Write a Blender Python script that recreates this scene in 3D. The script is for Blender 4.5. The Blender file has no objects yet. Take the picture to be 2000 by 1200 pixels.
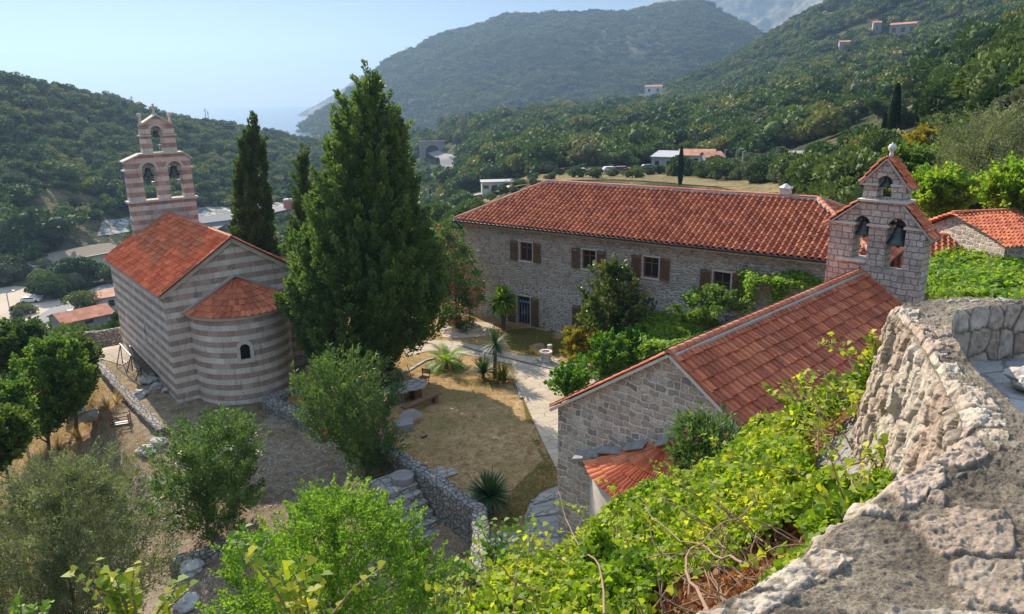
import bpy, bmesh, math, random
import numpy as np
from mathutils import Vector, Matrix
from mathutils.geometry import tessellate_polygon, delaunay_2d_cdt
R = math.radians
sc = bpy.context.scene
random.seed(7); rng = np.random.default_rng(7)

# ------------------------------------------------------------------ camera, sky, sun, exposure
FPX = 1450.0; CH = 16.0
_P = R(15.8); _RL = R(1.0)
cF = np.array([0, math.cos(_P), -math.sin(_P)]); _U0 = np.array([0, math.sin(_P), math.cos(_P)]); _R0 = np.array([1., 0, 0])
cR = math.cos(_RL)*_R0 - math.sin(_RL)*_U0; cU = math.sin(_RL)*_R0 + math.cos(_RL)*_U0
CAM = np.array([0, 0, CH])
cd = bpy.data.cameras.new('camera'); cam = bpy.data.objects.new('camera', cd); sc.collection.objects.link(cam)
cd.sensor_width = 36; cd.lens = 36*FPX/2000; cd.clip_start = 0.1; cd.clip_end = 40000
cam.matrix_world = Matrix(((cR[0], cU[0], -cF[0], 0), (cR[1], cU[1], -cF[1], 0), (cR[2], cU[2], -cF[2], CH), (0, 0, 0, 1)))
sc.camera = cam
SUN_EL = R(34); SUN_AZ = R(-33)          # azimuth measured from +Y towards +X
w = bpy.data.worlds.new('World'); sc.world = w; w.use_nodes = True
wn = w.node_tree; sky = wn.nodes.new('ShaderNodeTexSky'); sky.sky_type = 'NISHITA'; sky.sun_disc = False
sky.sun_elevation = SUN_EL; sky.sun_rotation = SUN_AZ; sky.air_density = 1.0; sky.dust_density = 0.3; sky.ozone_density = 2.0
wn.nodes['Background'].inputs[1].default_value = 0.15
gm_ = wn.nodes.new('ShaderNodeGamma'); gm_.inputs[1].default_value = 0.28; wn.links.new(sky.outputs[0], gm_.inputs[0])
hs_ = wn.nodes.new('ShaderNodeHueSaturation'); hs_.inputs['Saturation'].default_value = 1.5; wn.links.new(gm_.outputs[0], hs_.inputs['Color'])
# sky scaled by elevation: dimmed low, bluer above, gain added overhead to fill shade
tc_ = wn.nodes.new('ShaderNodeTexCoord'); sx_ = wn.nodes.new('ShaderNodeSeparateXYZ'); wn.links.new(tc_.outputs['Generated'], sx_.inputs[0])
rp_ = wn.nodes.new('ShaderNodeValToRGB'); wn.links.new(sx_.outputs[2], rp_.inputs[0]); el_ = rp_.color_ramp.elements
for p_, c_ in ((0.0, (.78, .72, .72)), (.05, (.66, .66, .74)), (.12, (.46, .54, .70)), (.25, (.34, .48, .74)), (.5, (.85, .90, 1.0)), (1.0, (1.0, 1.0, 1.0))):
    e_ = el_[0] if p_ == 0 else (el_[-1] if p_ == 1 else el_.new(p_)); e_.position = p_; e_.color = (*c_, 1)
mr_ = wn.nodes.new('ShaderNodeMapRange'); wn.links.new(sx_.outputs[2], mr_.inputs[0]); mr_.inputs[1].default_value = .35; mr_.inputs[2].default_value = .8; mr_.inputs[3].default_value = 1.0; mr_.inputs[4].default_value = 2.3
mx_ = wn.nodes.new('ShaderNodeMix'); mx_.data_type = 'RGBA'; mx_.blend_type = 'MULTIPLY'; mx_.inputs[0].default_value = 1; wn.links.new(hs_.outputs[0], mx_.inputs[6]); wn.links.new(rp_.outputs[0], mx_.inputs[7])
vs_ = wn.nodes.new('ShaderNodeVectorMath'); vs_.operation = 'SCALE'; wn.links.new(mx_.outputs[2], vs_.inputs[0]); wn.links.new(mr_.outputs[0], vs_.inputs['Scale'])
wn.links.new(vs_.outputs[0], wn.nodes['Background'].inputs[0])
sd = bpy.data.lights.new('sun', 'SUN'); sd.energy = 3.4; sd.angle = R(0.5); sd.color = (1, .89, .74)
so = bpy.data.objects.new('sun', sd); sc.collection.objects.link(so)
sv = Vector((math.sin(SUN_AZ)*math.cos(SUN_EL), math.cos(SUN_AZ)*math.cos(SUN_EL), math.sin(SUN_EL)))
so.rotation_euler = sv.to_track_quat('Z', 'Y').to_euler()
so.location = (0, 0, 60)
sc.view_settings.view_transform = 'Standard'; sc.view_settings.look = 'None'
sc.view_settings.exposure = 1.6; sc.view_settings.gamma = 1
sc.cycles.use_denoising = True
sc.cycles.max_bounces = 6; sc.cycles.diffuse_bounces = 4; sc.cycles.transparent_max_bounces = 8

# ------------------------------------------------------------------ tagging and meshes
def link(o): sc.collection.objects.link(o); return o
def tag(o, label=None, cat=None, group=None, kind=None):
    if label: o['label'] = label
    if cat: o['category'] = cat
    if group: o['group'] = group
    if kind: o['kind'] = kind
    return o
def empty(name, loc=(0, 0, 0), rz=0, **k):
    o = link(bpy.data.objects.new(name, None)); o.location = loc; o.rotation_euler = (0, 0, rz); o.empty_display_size = .3
    return tag(o, **k)
class MB:
    def __init__(s): s.v = []; s.f = []; s.m = []; s.mi = 0
    def add(s, vs, fs):
        b = len(s.v); s.v += [tuple(map(float, p)) for p in vs]
        for f in fs: s.f.append(tuple(b+i for i in f)); s.m.append(s.mi)
        return s
    def box(s, a, b):
        x0, y0, z0 = [min(p, q) for p, q in zip(a, b)]; x1, y1, z1 = [max(p, q) for p, q in zip(a, b)]
        return s.add([(x0,y0,z0),(x1,y0,z0),(x1,y1,z0),(x0,y1,z0),(x0,y0,z1),(x1,y0,z1),(x1,y1,z1),(x0,y1,z1)],
                     [(0,3,2,1),(4,5,6,7),(0,1,5,4),(1,2,6,5),(2,3,7,6),(3,0,4,7)])
    def obox(s, c, size, M=None, taper=1.0):
        M = M or Matrix.Identity(3); hx, hy, hz = [k/2 for k in size]; vs = []
        for z in (-1, 1):
            t = taper if z > 0 else 1
            for x, y in ((-1,-1),(1,-1),(1,1),(-1,1)):
                vs.append(Vector(c)+M@Vector((x*hx*t, y*hy*t, z*hz)))
        return s.add(vs, [(0,3,2,1),(4,5,6,7),(0,1,5,4),(1,2,6,5),(2,3,7,6),(3,0,4,7)])
    def bar(s, p, q, w, h=None):
        p, q = Vector(p), Vector(q); d = q-p; L = d.length
        M = d.to_track_quat('Z', 'Y').to_matrix()
        return s.obox((p+q)/2, (w, h or w, L), M)
    def tube(s, pts, rad, n=8, cap=True):
        pts = [Vector(p) for p in pts]; rad = rad if isinstance(rad, (list, tuple)) else [rad]*len(pts)
        vs = []; fs = []
        for i, p in enumerate(pts):
            d = (pts[min(i+1, len(pts)-1)]-pts[max(i-1, 0)]).normalized()
            M = d.to_track_quat('Z', 'Y').to_matrix()
            for k in range(n):
                a = 2*math.pi*k/n; vs.append(p+M@Vector((math.cos(a)*rad[i], math.sin(a)*rad[i], 0)))
        for i in range(len(pts)-1):
            for k in range(n): fs.append((i*n+k, i*n+(k+1)%n, (i+1)*n+(k+1)%n, (i+1)*n+k))
        if cap: fs.append(tuple(range(n))[::-1]); fs.append(tuple((len(pts)-1)*n+k for k in range(n)))
        return s.add(vs, fs)
    def lathe(s, prof, loc=(0, 0, 0), n=16, a0=0, a1=2*math.pi):
        full = abs(a1-a0-2*math.pi) < 1e-6; m = n if full else n+1; vs = []; fs = []
        for r, z in prof:
            for k in range(m):
                a = a0+(a1-a0)*k/n; vs.append((loc[0]+r*math.cos(a), loc[1]+r*math.sin(a), loc[2]+z))
        for i in range(len(prof)-1):
            for k in range(n if full else m-1):
                k2 = (k+1) % m; fs.append((i*m+k, i*m+k2, (i+1)*m+k2, (i+1)*m+k))
        if full:
            if prof[0][0] > 1e-4: fs.append(tuple(range(m))[::-1])
            if prof[-1][0] > 1e-4: fs.append(tuple((len(prof)-1)*m+k for k in range(m)))
        return s.add(vs, fs)
    def slab(s, outer, holes, y0, y1):
        """polygon in x-z with holes, extruded from y0 (front) to y1"""
        loops = [outer]+list(holes); pts = [p for l in loops for p in l]; n = len(pts)
        tri = tessellate_polygon([[Vector((p[0], p[1], 0)) for p in l] for l in loops])
        vs = [(p[0], y0, p[1]) for p in pts]+[(p[0], y1, p[1]) for p in pts]; fs = []
        for t in tri: fs.append(t); fs.append(tuple(i+n for i in t[::-1]))
        b = 0
        for l in loops:
            k = len(l)
            for i in range(k): fs.append((b+i, b+(i+1) % k, b+(i+1) % k+n, b+i+n))
            b += k
        return s.add(vs, fs)
    def build(s, name, mats, parent=None, smooth=False, uv=True, bevel=0, **k):
        me = bpy.data.meshes.new(name); me.from_pydata(s.v, [], s.f)
        mats = mats if isinstance(mats, (list, tuple)) else [mats]
        for m in mats: me.materials.append(m)
        if len(mats) > 1: me.polygons.foreach_set('material_index', s.m)
        bm = bmesh.new(); bm.from_mesh(me); bmesh.ops.recalc_face_normals(bm, faces=bm.faces); bm.to_mesh(me); bm.free()
        if uv: boxuv(me)
        if smooth: me.polygons.foreach_set('use_smooth', [True]*len(me.polygons))
        me.update()
        o = link(bpy.data.objects.new(name, me)); o.parent = parent
        if bevel:
            b = o.modifiers.new('bevel', 'BEVEL'); b.width = bevel; b.segments = 2
        return tag(o, **k)
def boxuv(me):
    l = me.uv_layers.new(name='UVMap'); n = len(me.loops)
    vi = np.zeros(n, int); me.loops.foreach_get('vertex_index', vi)
    co = np.zeros(len(me.vertices)*3); me.vertices.foreach_get('co', co); co = co.reshape(-1, 3)[vi]
    nr = np.zeros(len(me.polygons)*3); me.polygons.foreach_get('normal', nr); nr = nr.reshape(-1, 3)
    lt = np.zeros(len(me.polygons), int); me.polygons.foreach_get('loop_total', lt); nr = np.repeat(nr, lt, axis=0)
    a = np.abs(nr); u = np.where(a[:, 2] > .75, co[:, 0], np.where(a[:, 0] > a[:, 1], co[:, 1], co[:, 0]))
    v = np.where(a[:, 2] > .75, co[:, 1], co[:, 2])
    l.data.foreach_set('uv', np.stack([u, v], 1).ravel())
def npmesh(name, V, Fc, nper, mat, parent=None, rnd=None, smooth=False, uv=None, **k):
    """fast mesh: V (n,3), Fc (m,nper)"""
    me = bpy.data.meshes.new(name); V = np.asarray(V, np.float32); Fc = np.asarray(Fc, np.int32)
    me.vertices.add(len(V)); me.vertices.foreach_set('co', V.ravel())
    me.loops.add(Fc.size); me.loops.foreach_set('vertex_index', Fc.ravel())
    me.polygons.add(len(Fc)); me.polygons.foreach_set('loop_start', np.arange(len(Fc), dtype=np.int32)*nper)
    me.polygons.foreach_set('loop_total', np.full(len(Fc), nper, np.int32))
    if uv is not None:
        l = me.uv_layers.new(name='UVMap'); l.data.foreach_set('uv', np.asarray(uv, np.float32)[Fc.ravel()].ravel())
    me.update(calc_edges=True)
    if rnd is not None:
        at = me.attributes.new('rnd', 'FLOAT', 'FACE'); at.data.foreach_set('value', np.asarray(rnd, np.float32))
    if smooth: me.polygons.foreach_set('use_smooth', np.ones(len(Fc), bool))
    for m in (mat if isinstance(mat, (list, tuple)) else [mat]): me.materials.append(m)
    me.validate()
    o = link(bpy.data.objects.new(name, me)); o.parent = parent
    return tag(o, **k)

# ------------------------------------------------------------------ materials
class NT:
    def __init__(s, name, rough=.85, spec=.3):
        s.m = bpy.data.materials.new(name); s.m.use_nodes = True; s.t = s.m.node_tree
        s.b = s.t.nodes['Principled BSDF']; s.b.inputs['Roughness'].default_value = rough; s.b.inputs['Specular IOR Level'].default_value = spec
    def n(s, typ, inp=None, **pr):
        nd = s.t.nodes.new('ShaderNode'+typ)
        for k, v in pr.items(): setattr(nd, k, v)
        for k, v in (inp or {}).items():
            if isinstance(v, bpy.types.NodeSocket): s.t.links.new(v, nd.inputs[k])
            else: nd.inputs[k].default_value = v
        return nd
    def l(s, a, b): s.t.links.new(a, b)
    def math(s, op, a, b=0.0, c=0.0): return s.n('Math', {0: a, 1: b, 2: c}, operation=op).outputs[0]
    def noise(s, vec, scale, detail=4, rough=.55, dist=0): return s.n('TexNoise', {'Vector': vec, 'Scale': scale, 'Detail': detail, 'Roughness': rough, 'Distortion': dist}).outputs[0]
    def ramp(s, fac, stops, interp='LINEAR'):
        r = s.n('ValToRGB', {0: fac}); e = r.color_ramp.elements; r.color_ramp.interpolation = interp
        while len(e) < len(stops): e.new(.5)
        for i, (p, c) in enumerate(stops): e[i].position = p; e[i].color = (*c, 1) if len(c) == 3 else c
        return r.outputs[0]
    def mix(s, fac, a, b, bt='MIX'):
        nd = s.t.nodes.new('ShaderNodeMix'); nd.data_type = 'RGBA'; nd.blend_type = bt
        for i, v in ((0, fac), (6, a), (7, b)):
            if isinstance(v, bpy.types.NodeSocket): s.t.links.new(v, nd.inputs[i])
            else: nd.inputs[i].default_value = v if i == 0 else ((*v, 1) if len(v) == 3 else v)
        return nd.outputs[2]
    def col(s, c):
        if isinstance(c, bpy.types.NodeSocket): s.l(c, s.b.inputs['Base Color'])
        else: s.b.inputs['Base Color'].default_value = (*c, 1)
        return s
    def bump(s, h, st=.5, d=.02, prev=None):
        b = s.n('Bump', {'Height': h, 'Strength': st, 'Distance': d})
        if prev: s.l(prev, b.inputs['Normal'])
        s.l(b.outputs[0], s.b.inputs['Normal']); return b.outputs[0]
    def obj(s): return s.n('TexCoord').outputs['Object']
    def uv(s): return s.n('TexCoord').outputs['UV']
def plain(name, c, rough=.7, spec=.3, var=.25, sc_=6, metal=0, bump=.2):
    t = NT(name, rough, spec); v = t.obj(); f = t.noise(v, sc_, 5)
    t.col(t.mix(f, tuple(k*(1-var) for k in c), tuple(min(1, k*(1+var)) for k in c)))
    t.b.inputs['Metallic'].default_value = metal
    if bump: t.bump(t.noise(v, sc_*6, 3), bump, .01)
    return t.m
def masonry(name, cols, mortar, sx=3.0, sy=4.5, edge=.06, mvar=None, bump=.8, dirt=(.12, .11, .10), dirtamt=.35, lime=None):
    t = NT(name, .92, .15); uv = t.uv()
    nz = t.n('TexNoise', {'Vector': uv, 'Scale': 1.7, 'Detail': 3.0}).outputs['Color']
    ds = t.n('VectorMath', {0: nz, 1: (.5, .5, .5)}, operation='SUBTRACT').outputs[0]
    ds = t.n('VectorMath', {0: ds, 'Scale': .30}, operation='SCALE').outputs[0]
    v = t.n('VectorMath', {0: uv, 1: ds}, operation='ADD').outputs[0]
    v = t.n('Mapping', {'Vector': v, 'Scale': (sx, sy, 1)}).outputs[0]
    vo = t.n('TexVoronoi', {'Vector': v, 'Scale': 1.0, 'Randomness': .85}, voronoi_dimensions='2D')
    ve = t.n('TexVoronoi', {'Vector': v, 'Scale': 1.0, 'Randomness': .85}, voronoi_dimensions='2D', feature='DISTANCE_TO_EDGE')
    cell = t.n('SeparateColor', {0: vo.outputs['Color']}).outputs[0]
    n = len(cols); base = t.ramp(cell, [((i+.0)/n, c) for i, c in enumerate(cols)], 'CONSTANT')
    fn = t.noise(uv, 9, 6, .65)
    base = t.mix(t.math('MULTIPLY', fn, .5), base, tuple(k*.5 for k in cols[0]))
    grain = t.noise(uv, 55, 3, .7)
    base = t.mix(.35, base, t.ramp(grain, [(.3, (.5, .5, .5)), (.7, (1.25, 1.22, 1.2))]), 'MULTIPLY')
    e = t.math('ADD', ve.outputs['Distance'], t.math('MULTIPLY', t.math('SUBTRACT', t.noise(uv, 14, 3), .5), .09))
    mk = t.n('MapRange', {'Value': e, 'From Min': edge*.6, 'From Max': edge*1.5}, interpolation_type='SMOOTHSTEP').outputs[0]
    mcol = t.mix(t.noise(uv, 5, 4), mortar, tuple(k*.6 for k in mortar))
    if lime:   # lower zone re-pointed with whiter mortar (below height lime)
        z = t.n('SeparateXYZ', {0: uv}).outputs
        lim = t.math('ADD', z[1], t.math('MULTIPLY', t.math('SUBTRACT', t.noise(uv, .35, 2), .5), 3.5))
        lim = t.math('ADD', lim, t.math('MULTIPLY', t.math('SUBTRACT', z[0], 6.0), -.10))
        lf = t.n('MapRange', {'Value': lim, 'From Min': lime+.15, 'From Max': lime-.15}).outputs[0]
        mcol = t.mix(lf, mcol, (.72, .70, .68))
    c = t.mix(mk, mcol, base)
    stn = t.n('MapRange', {'Value': t.noise(uv, .7, 5, .6), 'From Min': .5, 'From Max': .75}).outputs[0]
    c = t.mix(t.math('MULTIPLY', stn, dirtamt), c, dirt)
    t.col(c)
    h = t.math('ADD', t.n('MapRange', {'Value': e, 'From Min': 0., 'From Max': edge*3}).outputs[0], t.math('MULTIPLY', fn, .7))
    h = t.math('ADD', h, t.math('MULTIPLY', grain, .15))
    t.bump(h, bump, .08); return t.m
def coursed(name, cols, mortar, bw=.46, rh=.27, dirt=(.12, .11, .10), da=.5, ms=.022, warp=.16):
    t = NT(name, .92, .15); uv = t.uv()
    nz = t.n('TexNoise', {'Vector': uv, 'Scale': 2.2, 'Detail': 4.0}).outputs['Color']
    ds = t.n('VectorMath', {0: t.n('VectorMath', {0: nz, 1: (.5, .5, .5)}, operation='SUBTRACT').outputs[0], 'Scale': warp}, operation='SCALE').outputs[0]
    v = t.n('VectorMath', {0: uv, 1: ds}, operation='ADD').outputs[0]
    br = t.n('TexBrick', {'Vector': v, 'Scale': 1.0, 'Mortar Size': ms, 'Mortar Smooth': .6, 'Brick Width': bw, 'Row Height': rh, 'Color1': (0, 0, 0, 1), 'Color2': (1, 1, 1, 1), 'Mortar': (.5, .5, .5, 1)}, offset=.5, offset_frequency=2, squash=.6, squash_frequency=3)
    rv = t.n('SeparateColor', {0: br.outputs['Color']}).outputs[0]; n = len(cols)
    c = t.ramp(rv, [(i/(n-1), q) for i, q in enumerate(cols)]); fn = t.noise(uv, 10, 7, .7)
    c = t.mix(.8, c, t.ramp(fn, [(.28, (.42, .40, .39)), (.5, (.95, .95, .95)), (.75, (1.3, 1.28, 1.25))]), 'MULTIPLY')
    c = t.mix(t.math('MULTIPLY', br.outputs['Fac'], .85), c, mortar)
    st = t.n('MapRange', {'Value': t.noise(uv, 1.3, 6, .68), 'From Min': .48, 'From Max': .66}).outputs[0]
    c = t.mix(t.math('MULTIPLY', st, da), c, dirt); t.col(c)
    t.bump(t.math('SUBTRACT', fn, t.math('MULTIPLY', br.outputs['Fac'], .9)), 1., .05); return t.m
def striped(name):
    t = NT(name, .9, .15); uv = t.uv(); s = t.n('SeparateXYZ', {0: uv}).outputs
    H = .318
    wz = t.math('ADD', s[1], t.math('MULTIPLY', t.math('SUBTRACT', t.noise(uv, .5, 2), .5), .05))
    row = t.math('FLOOR', t.math('DIVIDE', wz, H)); par = t.math('MODULO', t.math('ABSOLUTE', row), 2.0)
    cv = t.n('CombineXYZ', {0: s[0], 1: t.math('DIVIDE', wz, H)}).outputs[0]
    br = t.n('TexBrick', {'Vector': cv, 'Scale': 1.0, 'Mortar Size': .018, 'Mortar Smooth': .3, 'Brick Width': .52, 'Row Height': 1.0, 'Color1': (0, 0, 0, 1), 'Color2': (1, 1, 1, 1), 'Mortar': (.5, .5, .5, 1)}, offset=.5, squash=1.0)
    rv = t.n('SeparateColor', {0: br.outputs['Color']}).outputs[0]
    brown = t.ramp(rv, [(0, (.41, .305, .25)), (.5, (.33, .24, .195)), (1, (.49, .39, .32))])
    light = t.ramp(rv, [(0, (.68, .60, .50)), (.5, (.57, .51, .44)), (1, (.73, .66, .57))])
    # a few stones of the wrong colour in a band
    odd = t.math('GREATER_THAN', t.noise(t.n('VectorMath', {0: cv, 1: (1.9, 1, 1)}, operation='MULTIPLY').outputs[0], 1.4, 1), .72)
    par2 = t.math('ABSOLUTE', t.math('SUBTRACT', par, t.math('MULTIPLY', odd, .8)))
    c = t.mix(par2, light, brown)
    fn = t.noise(uv, 12, 6, .65); c = t.mix(.55, c, t.ramp(fn, [(.25, (.5, .5, .5)), (.75, (1.35, 1.33, 1.3))]), 'MULTIPLY')
    st = t.noise(t.n('Mapping', {'Vector': uv, 'Scale': (3.0, .35, 1)}).outputs[0], 1.6, 5, .65)
    sf = t.n('MapRange', {'Value': st, 'From Min': .54, 'From Max': .72}).outputs[0]
    c = t.mix(t.math('MULTIPLY', sf, .55), c, (.13, .125, .12))
    c = t.mix(t.math('MULTIPLY', br.outputs['Fac'], .75), c, (.46, .42, .37))
    t.col(c)
    t.bump(t.math('SUBTRACT', t.math('MULTIPLY', fn, .8), t.math('MULTIPLY', br.outputs['Fac'], .6)), .55, .03)
    return t.m
def tilemat(name, c0, c1, c2, lich=.25, dark=.3):
    t = NT(name, .8, .25); uv = t.uv(); ob = t.obj()
    fl = t.n('VectorMath', {0: uv}, operation='FLOOR').outputs[0]
    wn_ = t.n('TexWhiteNoise', {'Vector': fl}, noise_dimensions='2D').outputs['Value']
    c = t.ramp(wn_, [(0, c0), (.45, c1), (.9, c2), (1, tuple(k*1.1 for k in c2))])
    fn = t.noise(ob, 7, 6, .65)
    c = t.mix(.6, c, t.ramp(fn, [(.25, (.55, .5, .5)), (.75, (1.3, 1.3, 1.3))]), 'MULTIPLY')
    big = t.n('MapRange', {'Value': t.noise(ob, .8, 5, .6), 'From Min': .48, 'From Max': .7}).outputs[0]
    c = t.mix(t.math('MULTIPLY', big, dark), c, (.13, .075, .055))
    li = t.n('MapRange', {'Value': t.noise(ob, 3.2, 5, .7), 'From Min': .6, 'From Max': .72}).outputs[0]
    c = t.mix(t.math('MULTIPLY', li, lich), c, (.42, .36, .28))
    t.col(c); t.bump(fn, .3, .012); return t.m
def leafmat(name, c0, c1, c2, tr=.35, rough=.55):
    t = NT(name, rough, .25)
    a = t.n('Attribute', attribute_name='rnd').outputs['Fac']
    oi = t.n('ObjectInfo').outputs['Random']
    a = t.math('FRACT', t.math('ADD', a, t.math('MULTIPLY', oi, 0.0)))
    c = t.ramp(a, [(0, c0), (.55, c1), (1, c2)])
    t.col(c)
    tb = t.n('BsdfTranslucent', {'Color': t.mix(1.0, c, (1.5, 1.55, .7), 'MULTIPLY')})
    ms = t.n('MixShader', {0: tr, 1: t.b.outputs[0], 2: tb.outputs[0]})
    t.l(ms.outputs[0], t.t.nodes['Material Output'].inputs[0]); return t.m
def farleaf(name, stops, tr=.2):
    t = NT(name, .7, .15); oi = t.n('ObjectInfo').outputs['Random']
    a = t.n('Attribute', attribute_name='rnd').outputs['Fac']
    c = t.ramp(oi, stops); c = t.mix(.6, c, t.ramp(a, [(0, (.65, .65, .65)), (1, (1.35, 1.35, 1.3))]), 'MULTIPLY')
    t.col(c); tb = t.n('BsdfTranslucent', {'Color': t.mix(1.0, c, (1.4, 1.5, .7), 'MULTIPLY')})
    ms = t.n('MixShader', {0: tr, 1: t.b.outputs[0], 2: tb.outputs[0]}); t.l(ms.outputs[0], t.t.nodes['Material Output'].inputs[0]); return t.m

m_strip = striped('striped_limestone')
m_lime = plain('pale_dressed_stone', (.55, .49, .42), .9, .15, .3, 4, bump=.5)
m_dark = plain('dark_opening', (.012, .012, .013), .5, .3, .2)
m_iron = plain('dark_iron', (.035, .035, .038), .45, .5, .4, 8, .6)
m_bronze = plain('weathered_bronze', (.06, .075, .07), .45, .5, .5, 5, .6)
m_steel = plain('grey_steel', (.30, .31, .32), .45, .5, .3, 9, .6)
m_wood = plain('brown_wood', (.16, .085, .05), .7, .3, .4, 7)
m_shut = plain('brown_shutter_paint', (.15, .088, .045), .65, .3, .25, 9)
m_frame = plain('reddish_window_wood', (.19, .075, .035), .5, .4, .25, 7)
m_glass = NT('window_glass', .08, .6).col((.025, .03, .035)).m
m_white = plain('white_render', (.60, .57, .52), .85, .2, .12, 2)
m_tin = plain('pale_metal_sheet', (.38, .38, .36), .5, .4, .1, 2)
m_grey = plain('grey_plaster', (.36, .35, .33), .9, .2, .2, 2)
m_main = masonry('rubble_masonry_main', [(.53, .44, .36), (.62, .54, .45), (.40, .31, .25), (.59, .51, .43), (.47, .36, .29), (.68, .61, .52), (.56, .46, .38)], (.70, .63, .54), 3.3, 5.4, .085, bump=1.0, lime=3.1, dirtamt=.2)
m_chap = coursed('rubble_masonry_chapel', [(.25, .215, .19), (.47, .37, .31), (.36, .30, .265), (.60, .50, .41), (.50, .38, .32), (.66, .58, .48)], (.70, .62, .50), .46, .24, (.15, .135, .12), .40, .045, .36)
m_belf = coursed('rough_block_masonry', [(.46, .39, .32), (.58, .52, .44), (.52, .44, .37), (.64, .59, .51)], (.24, .20, .17))
m_dry = masonry('dry_stone', [(.36, .33, .29), (.27, .255, .24), (.44, .40, .35), (.31, .275, .25)], (.17, .155, .14), 3.4, 4.6, .05, bump=1.0, dirtamt=.35)
m_cap = masonry('flat_capstones', [(.46, .43, .39), (.38, .36, .335), (.50, .46, .41), (.42, .36, .32)], (.30, .28, .25), 2.2, 2.6, .05, bump=.9, dirtamt=.3)
m_pave = masonry('pale_paving_slabs', [(.50, .41, .31), (.46, .38, .29), (.54, .45, .34), (.49, .40, .30)], (.34, .27, .19), 1.0, 1.7, .018, bump=.4, dirtamt=.3, dirt=(.24, .19, .13))
m_slate = plain('grey_stone_slab', (.24, .225, .21), .8, .3, .4, 4, bump=.9)
m_tile1 = tilemat('orange_roof_tiles', (.42, .105, .045), (.52, .15, .065), (.62, .22, .105), .2, .25)
m_tile2 = tilemat('red_roof_tiles', (.25, .070, .035), (.33, .098, .047), (.41, .145, .07), .08, .15)
m_tile3 = tilemat('weathered_roof_tiles', (.30, .080, .040), (.43, .118, .054), (.54, .17, .08), .16, .30)
m_tile4 = tilemat('mossy_roof_tiles', (.25, .085, .055), (.40, .15, .09), (.45, .28, .2), .75, .6)
m_capt = tilemat('ridge_tiles', (.42, .12, .06), (.50, .16, .08), (.55, .24, .14), .5, .2)
m_mort = plain('ridge_mortar', (.42, .38, .33), .95, .1, .3, 6, bump=.8)
m_bark = plain('bark', (.13, .10, .08), .95, .1, .5, 9, bump=1.0)
m_barkp = plain('pale_bark', (.24, .19, .15), .95, .1, .4, 9, bump=1.0)
m_twig = plain('dry_twig', (.26, .18, .12), .9, .1, .3, 9)

# foliage
l_cyp = leafmat('cypress_foliage', (.05, .09, .03), (.095, .16, .05), (.17, .24, .075), .35)
l_cypd = leafmat('dark_cypress_foliage', (.035, .065, .022), (.06, .105, .033), (.10, .15, .045), .3)
l_lent = leafmat('bright_bush_foliage', (.07, .15, .018), (.14, .25, .028), (.25, .36, .05), .45)
l_olive = leafmat('olive_foliage', (.085, .11, .055), (.14, .165, .085), (.23, .245, .15), .32)
l_olean = leafmat('oleander_foliage', (.045, .09, .03), (.085, .15, .045), (.16, .22, .08), .35)
l_ivy = leafmat('ivy_foliage', (.07, .14, .012), (.20, .29, .02), (.50, .47, .05), .5)
l_vine = leafmat('vine_foliage', (.08, .17, .02), (.17, .28, .03), (.34, .37, .05), .5)
l_citr = leafmat('citrus_foliage', (.05, .12, .02), (.09, .19, .025), (.16, .27, .04), .4)
l_magn = leafmat('magnolia_foliage', (.04, .08, .025), (.09, .13, .04), (.28, .26, .11), .25, .35)
l_yuc = leafmat('yucca_foliage', (.035, .075, .035), (.055, .11, .045), (.09, .15, .06), .2)
l_palm = leafmat('palm_foliage', (.09, .19, .025), (.17, .29, .035), (.32, .38, .06), .45)
l_shrub = leafmat('shrub_foliage', (.045, .085, .02), (.09, .14, .03), (.18, .21, .05), .3)
l_bush = leafmat('hillside_bush_foliage', (.05, .10, .022), (.10, .18, .035), (.21, .28, .06), .38)
l_autm = leafmat('yellowing_foliage', (.12, .15, .025), (.26, .22, .03), (.36, .22, .04), .35)
l_dry = leafmat('dry_grass_blades', (.28, .17, .07), (.42, .28, .12), (.55, .40, .20), .3)
l_gras = leafmat('green_grass_blades', (.09, .12, .02), (.16, .17, .03), (.26, .22, .06), .3)
l_dead = leafmat('dead_leaves', (.16, .06, .025), (.30, .12, .05), (.42, .22, .11), .2)
l_pink = leafmat('pink_petals', (.55, .03, .12), (.70, .07, .2), (.8, .2, .3), .3)
l_whit = leafmat('white_petals', (.7, .55, .5), (.8, .72, .68), (.85, .8, .78), .3)

# ------------------------------------------------------------------ pixel rays and the lie of the land
def ray(x, y): return cF*FPX+cR*(x-1000)-cU*(y-600)
def onz(x, y, z=0.):
    d = ray(x, y); return CAM+d*(z-CH)/d[2]
def ond(x, y, D):
    d = ray(x, y); return CAM+d*D/math.hypot(d[0], d[1])
def azel(x, y):
    d = ray(x, y); return math.atan2(d[0], d[1]), math.atan2(d[2], math.hypot(d[0], d[1]))
def sst(a, b, x):
    t = np.clip((x-a)/(b-a), 0, 1); return t*t*(3-2*t)

def vnoise(x, y, s, seed=0):
    x = np.asarray(x, float)/s; y = np.asarray(y, float)/s; xi = np.floor(x).astype(np.int64); yi = np.floor(y).astype(np.int64)
    fx = x-xi; fy = y-yi; fx = fx*fx*(3-2*fx); fy = fy*fy*(3-2*fy)
    def h(a, b):
        n = (a*374761393+b*668265263+seed*974634777) & 0x7fffffff; n = ((n ^ (n >> 13))*1274126177) & 0x7fffffff
        return ((n ^ (n >> 16)) & 0xffff)/65535.
    return (h(xi, yi)*(1-fx)+h(xi+1, yi)*fx)*(1-fy)+(h(xi, yi+1)*(1-fx)+h(xi+1, yi+1)*fx)*fy
def fbm(x, y, s, o=4, seed=0): return sum(vnoise(x, y, s/2**k, seed+k)*.5**k for k in range(o))/sum(.5**k for k in range(o))

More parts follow.
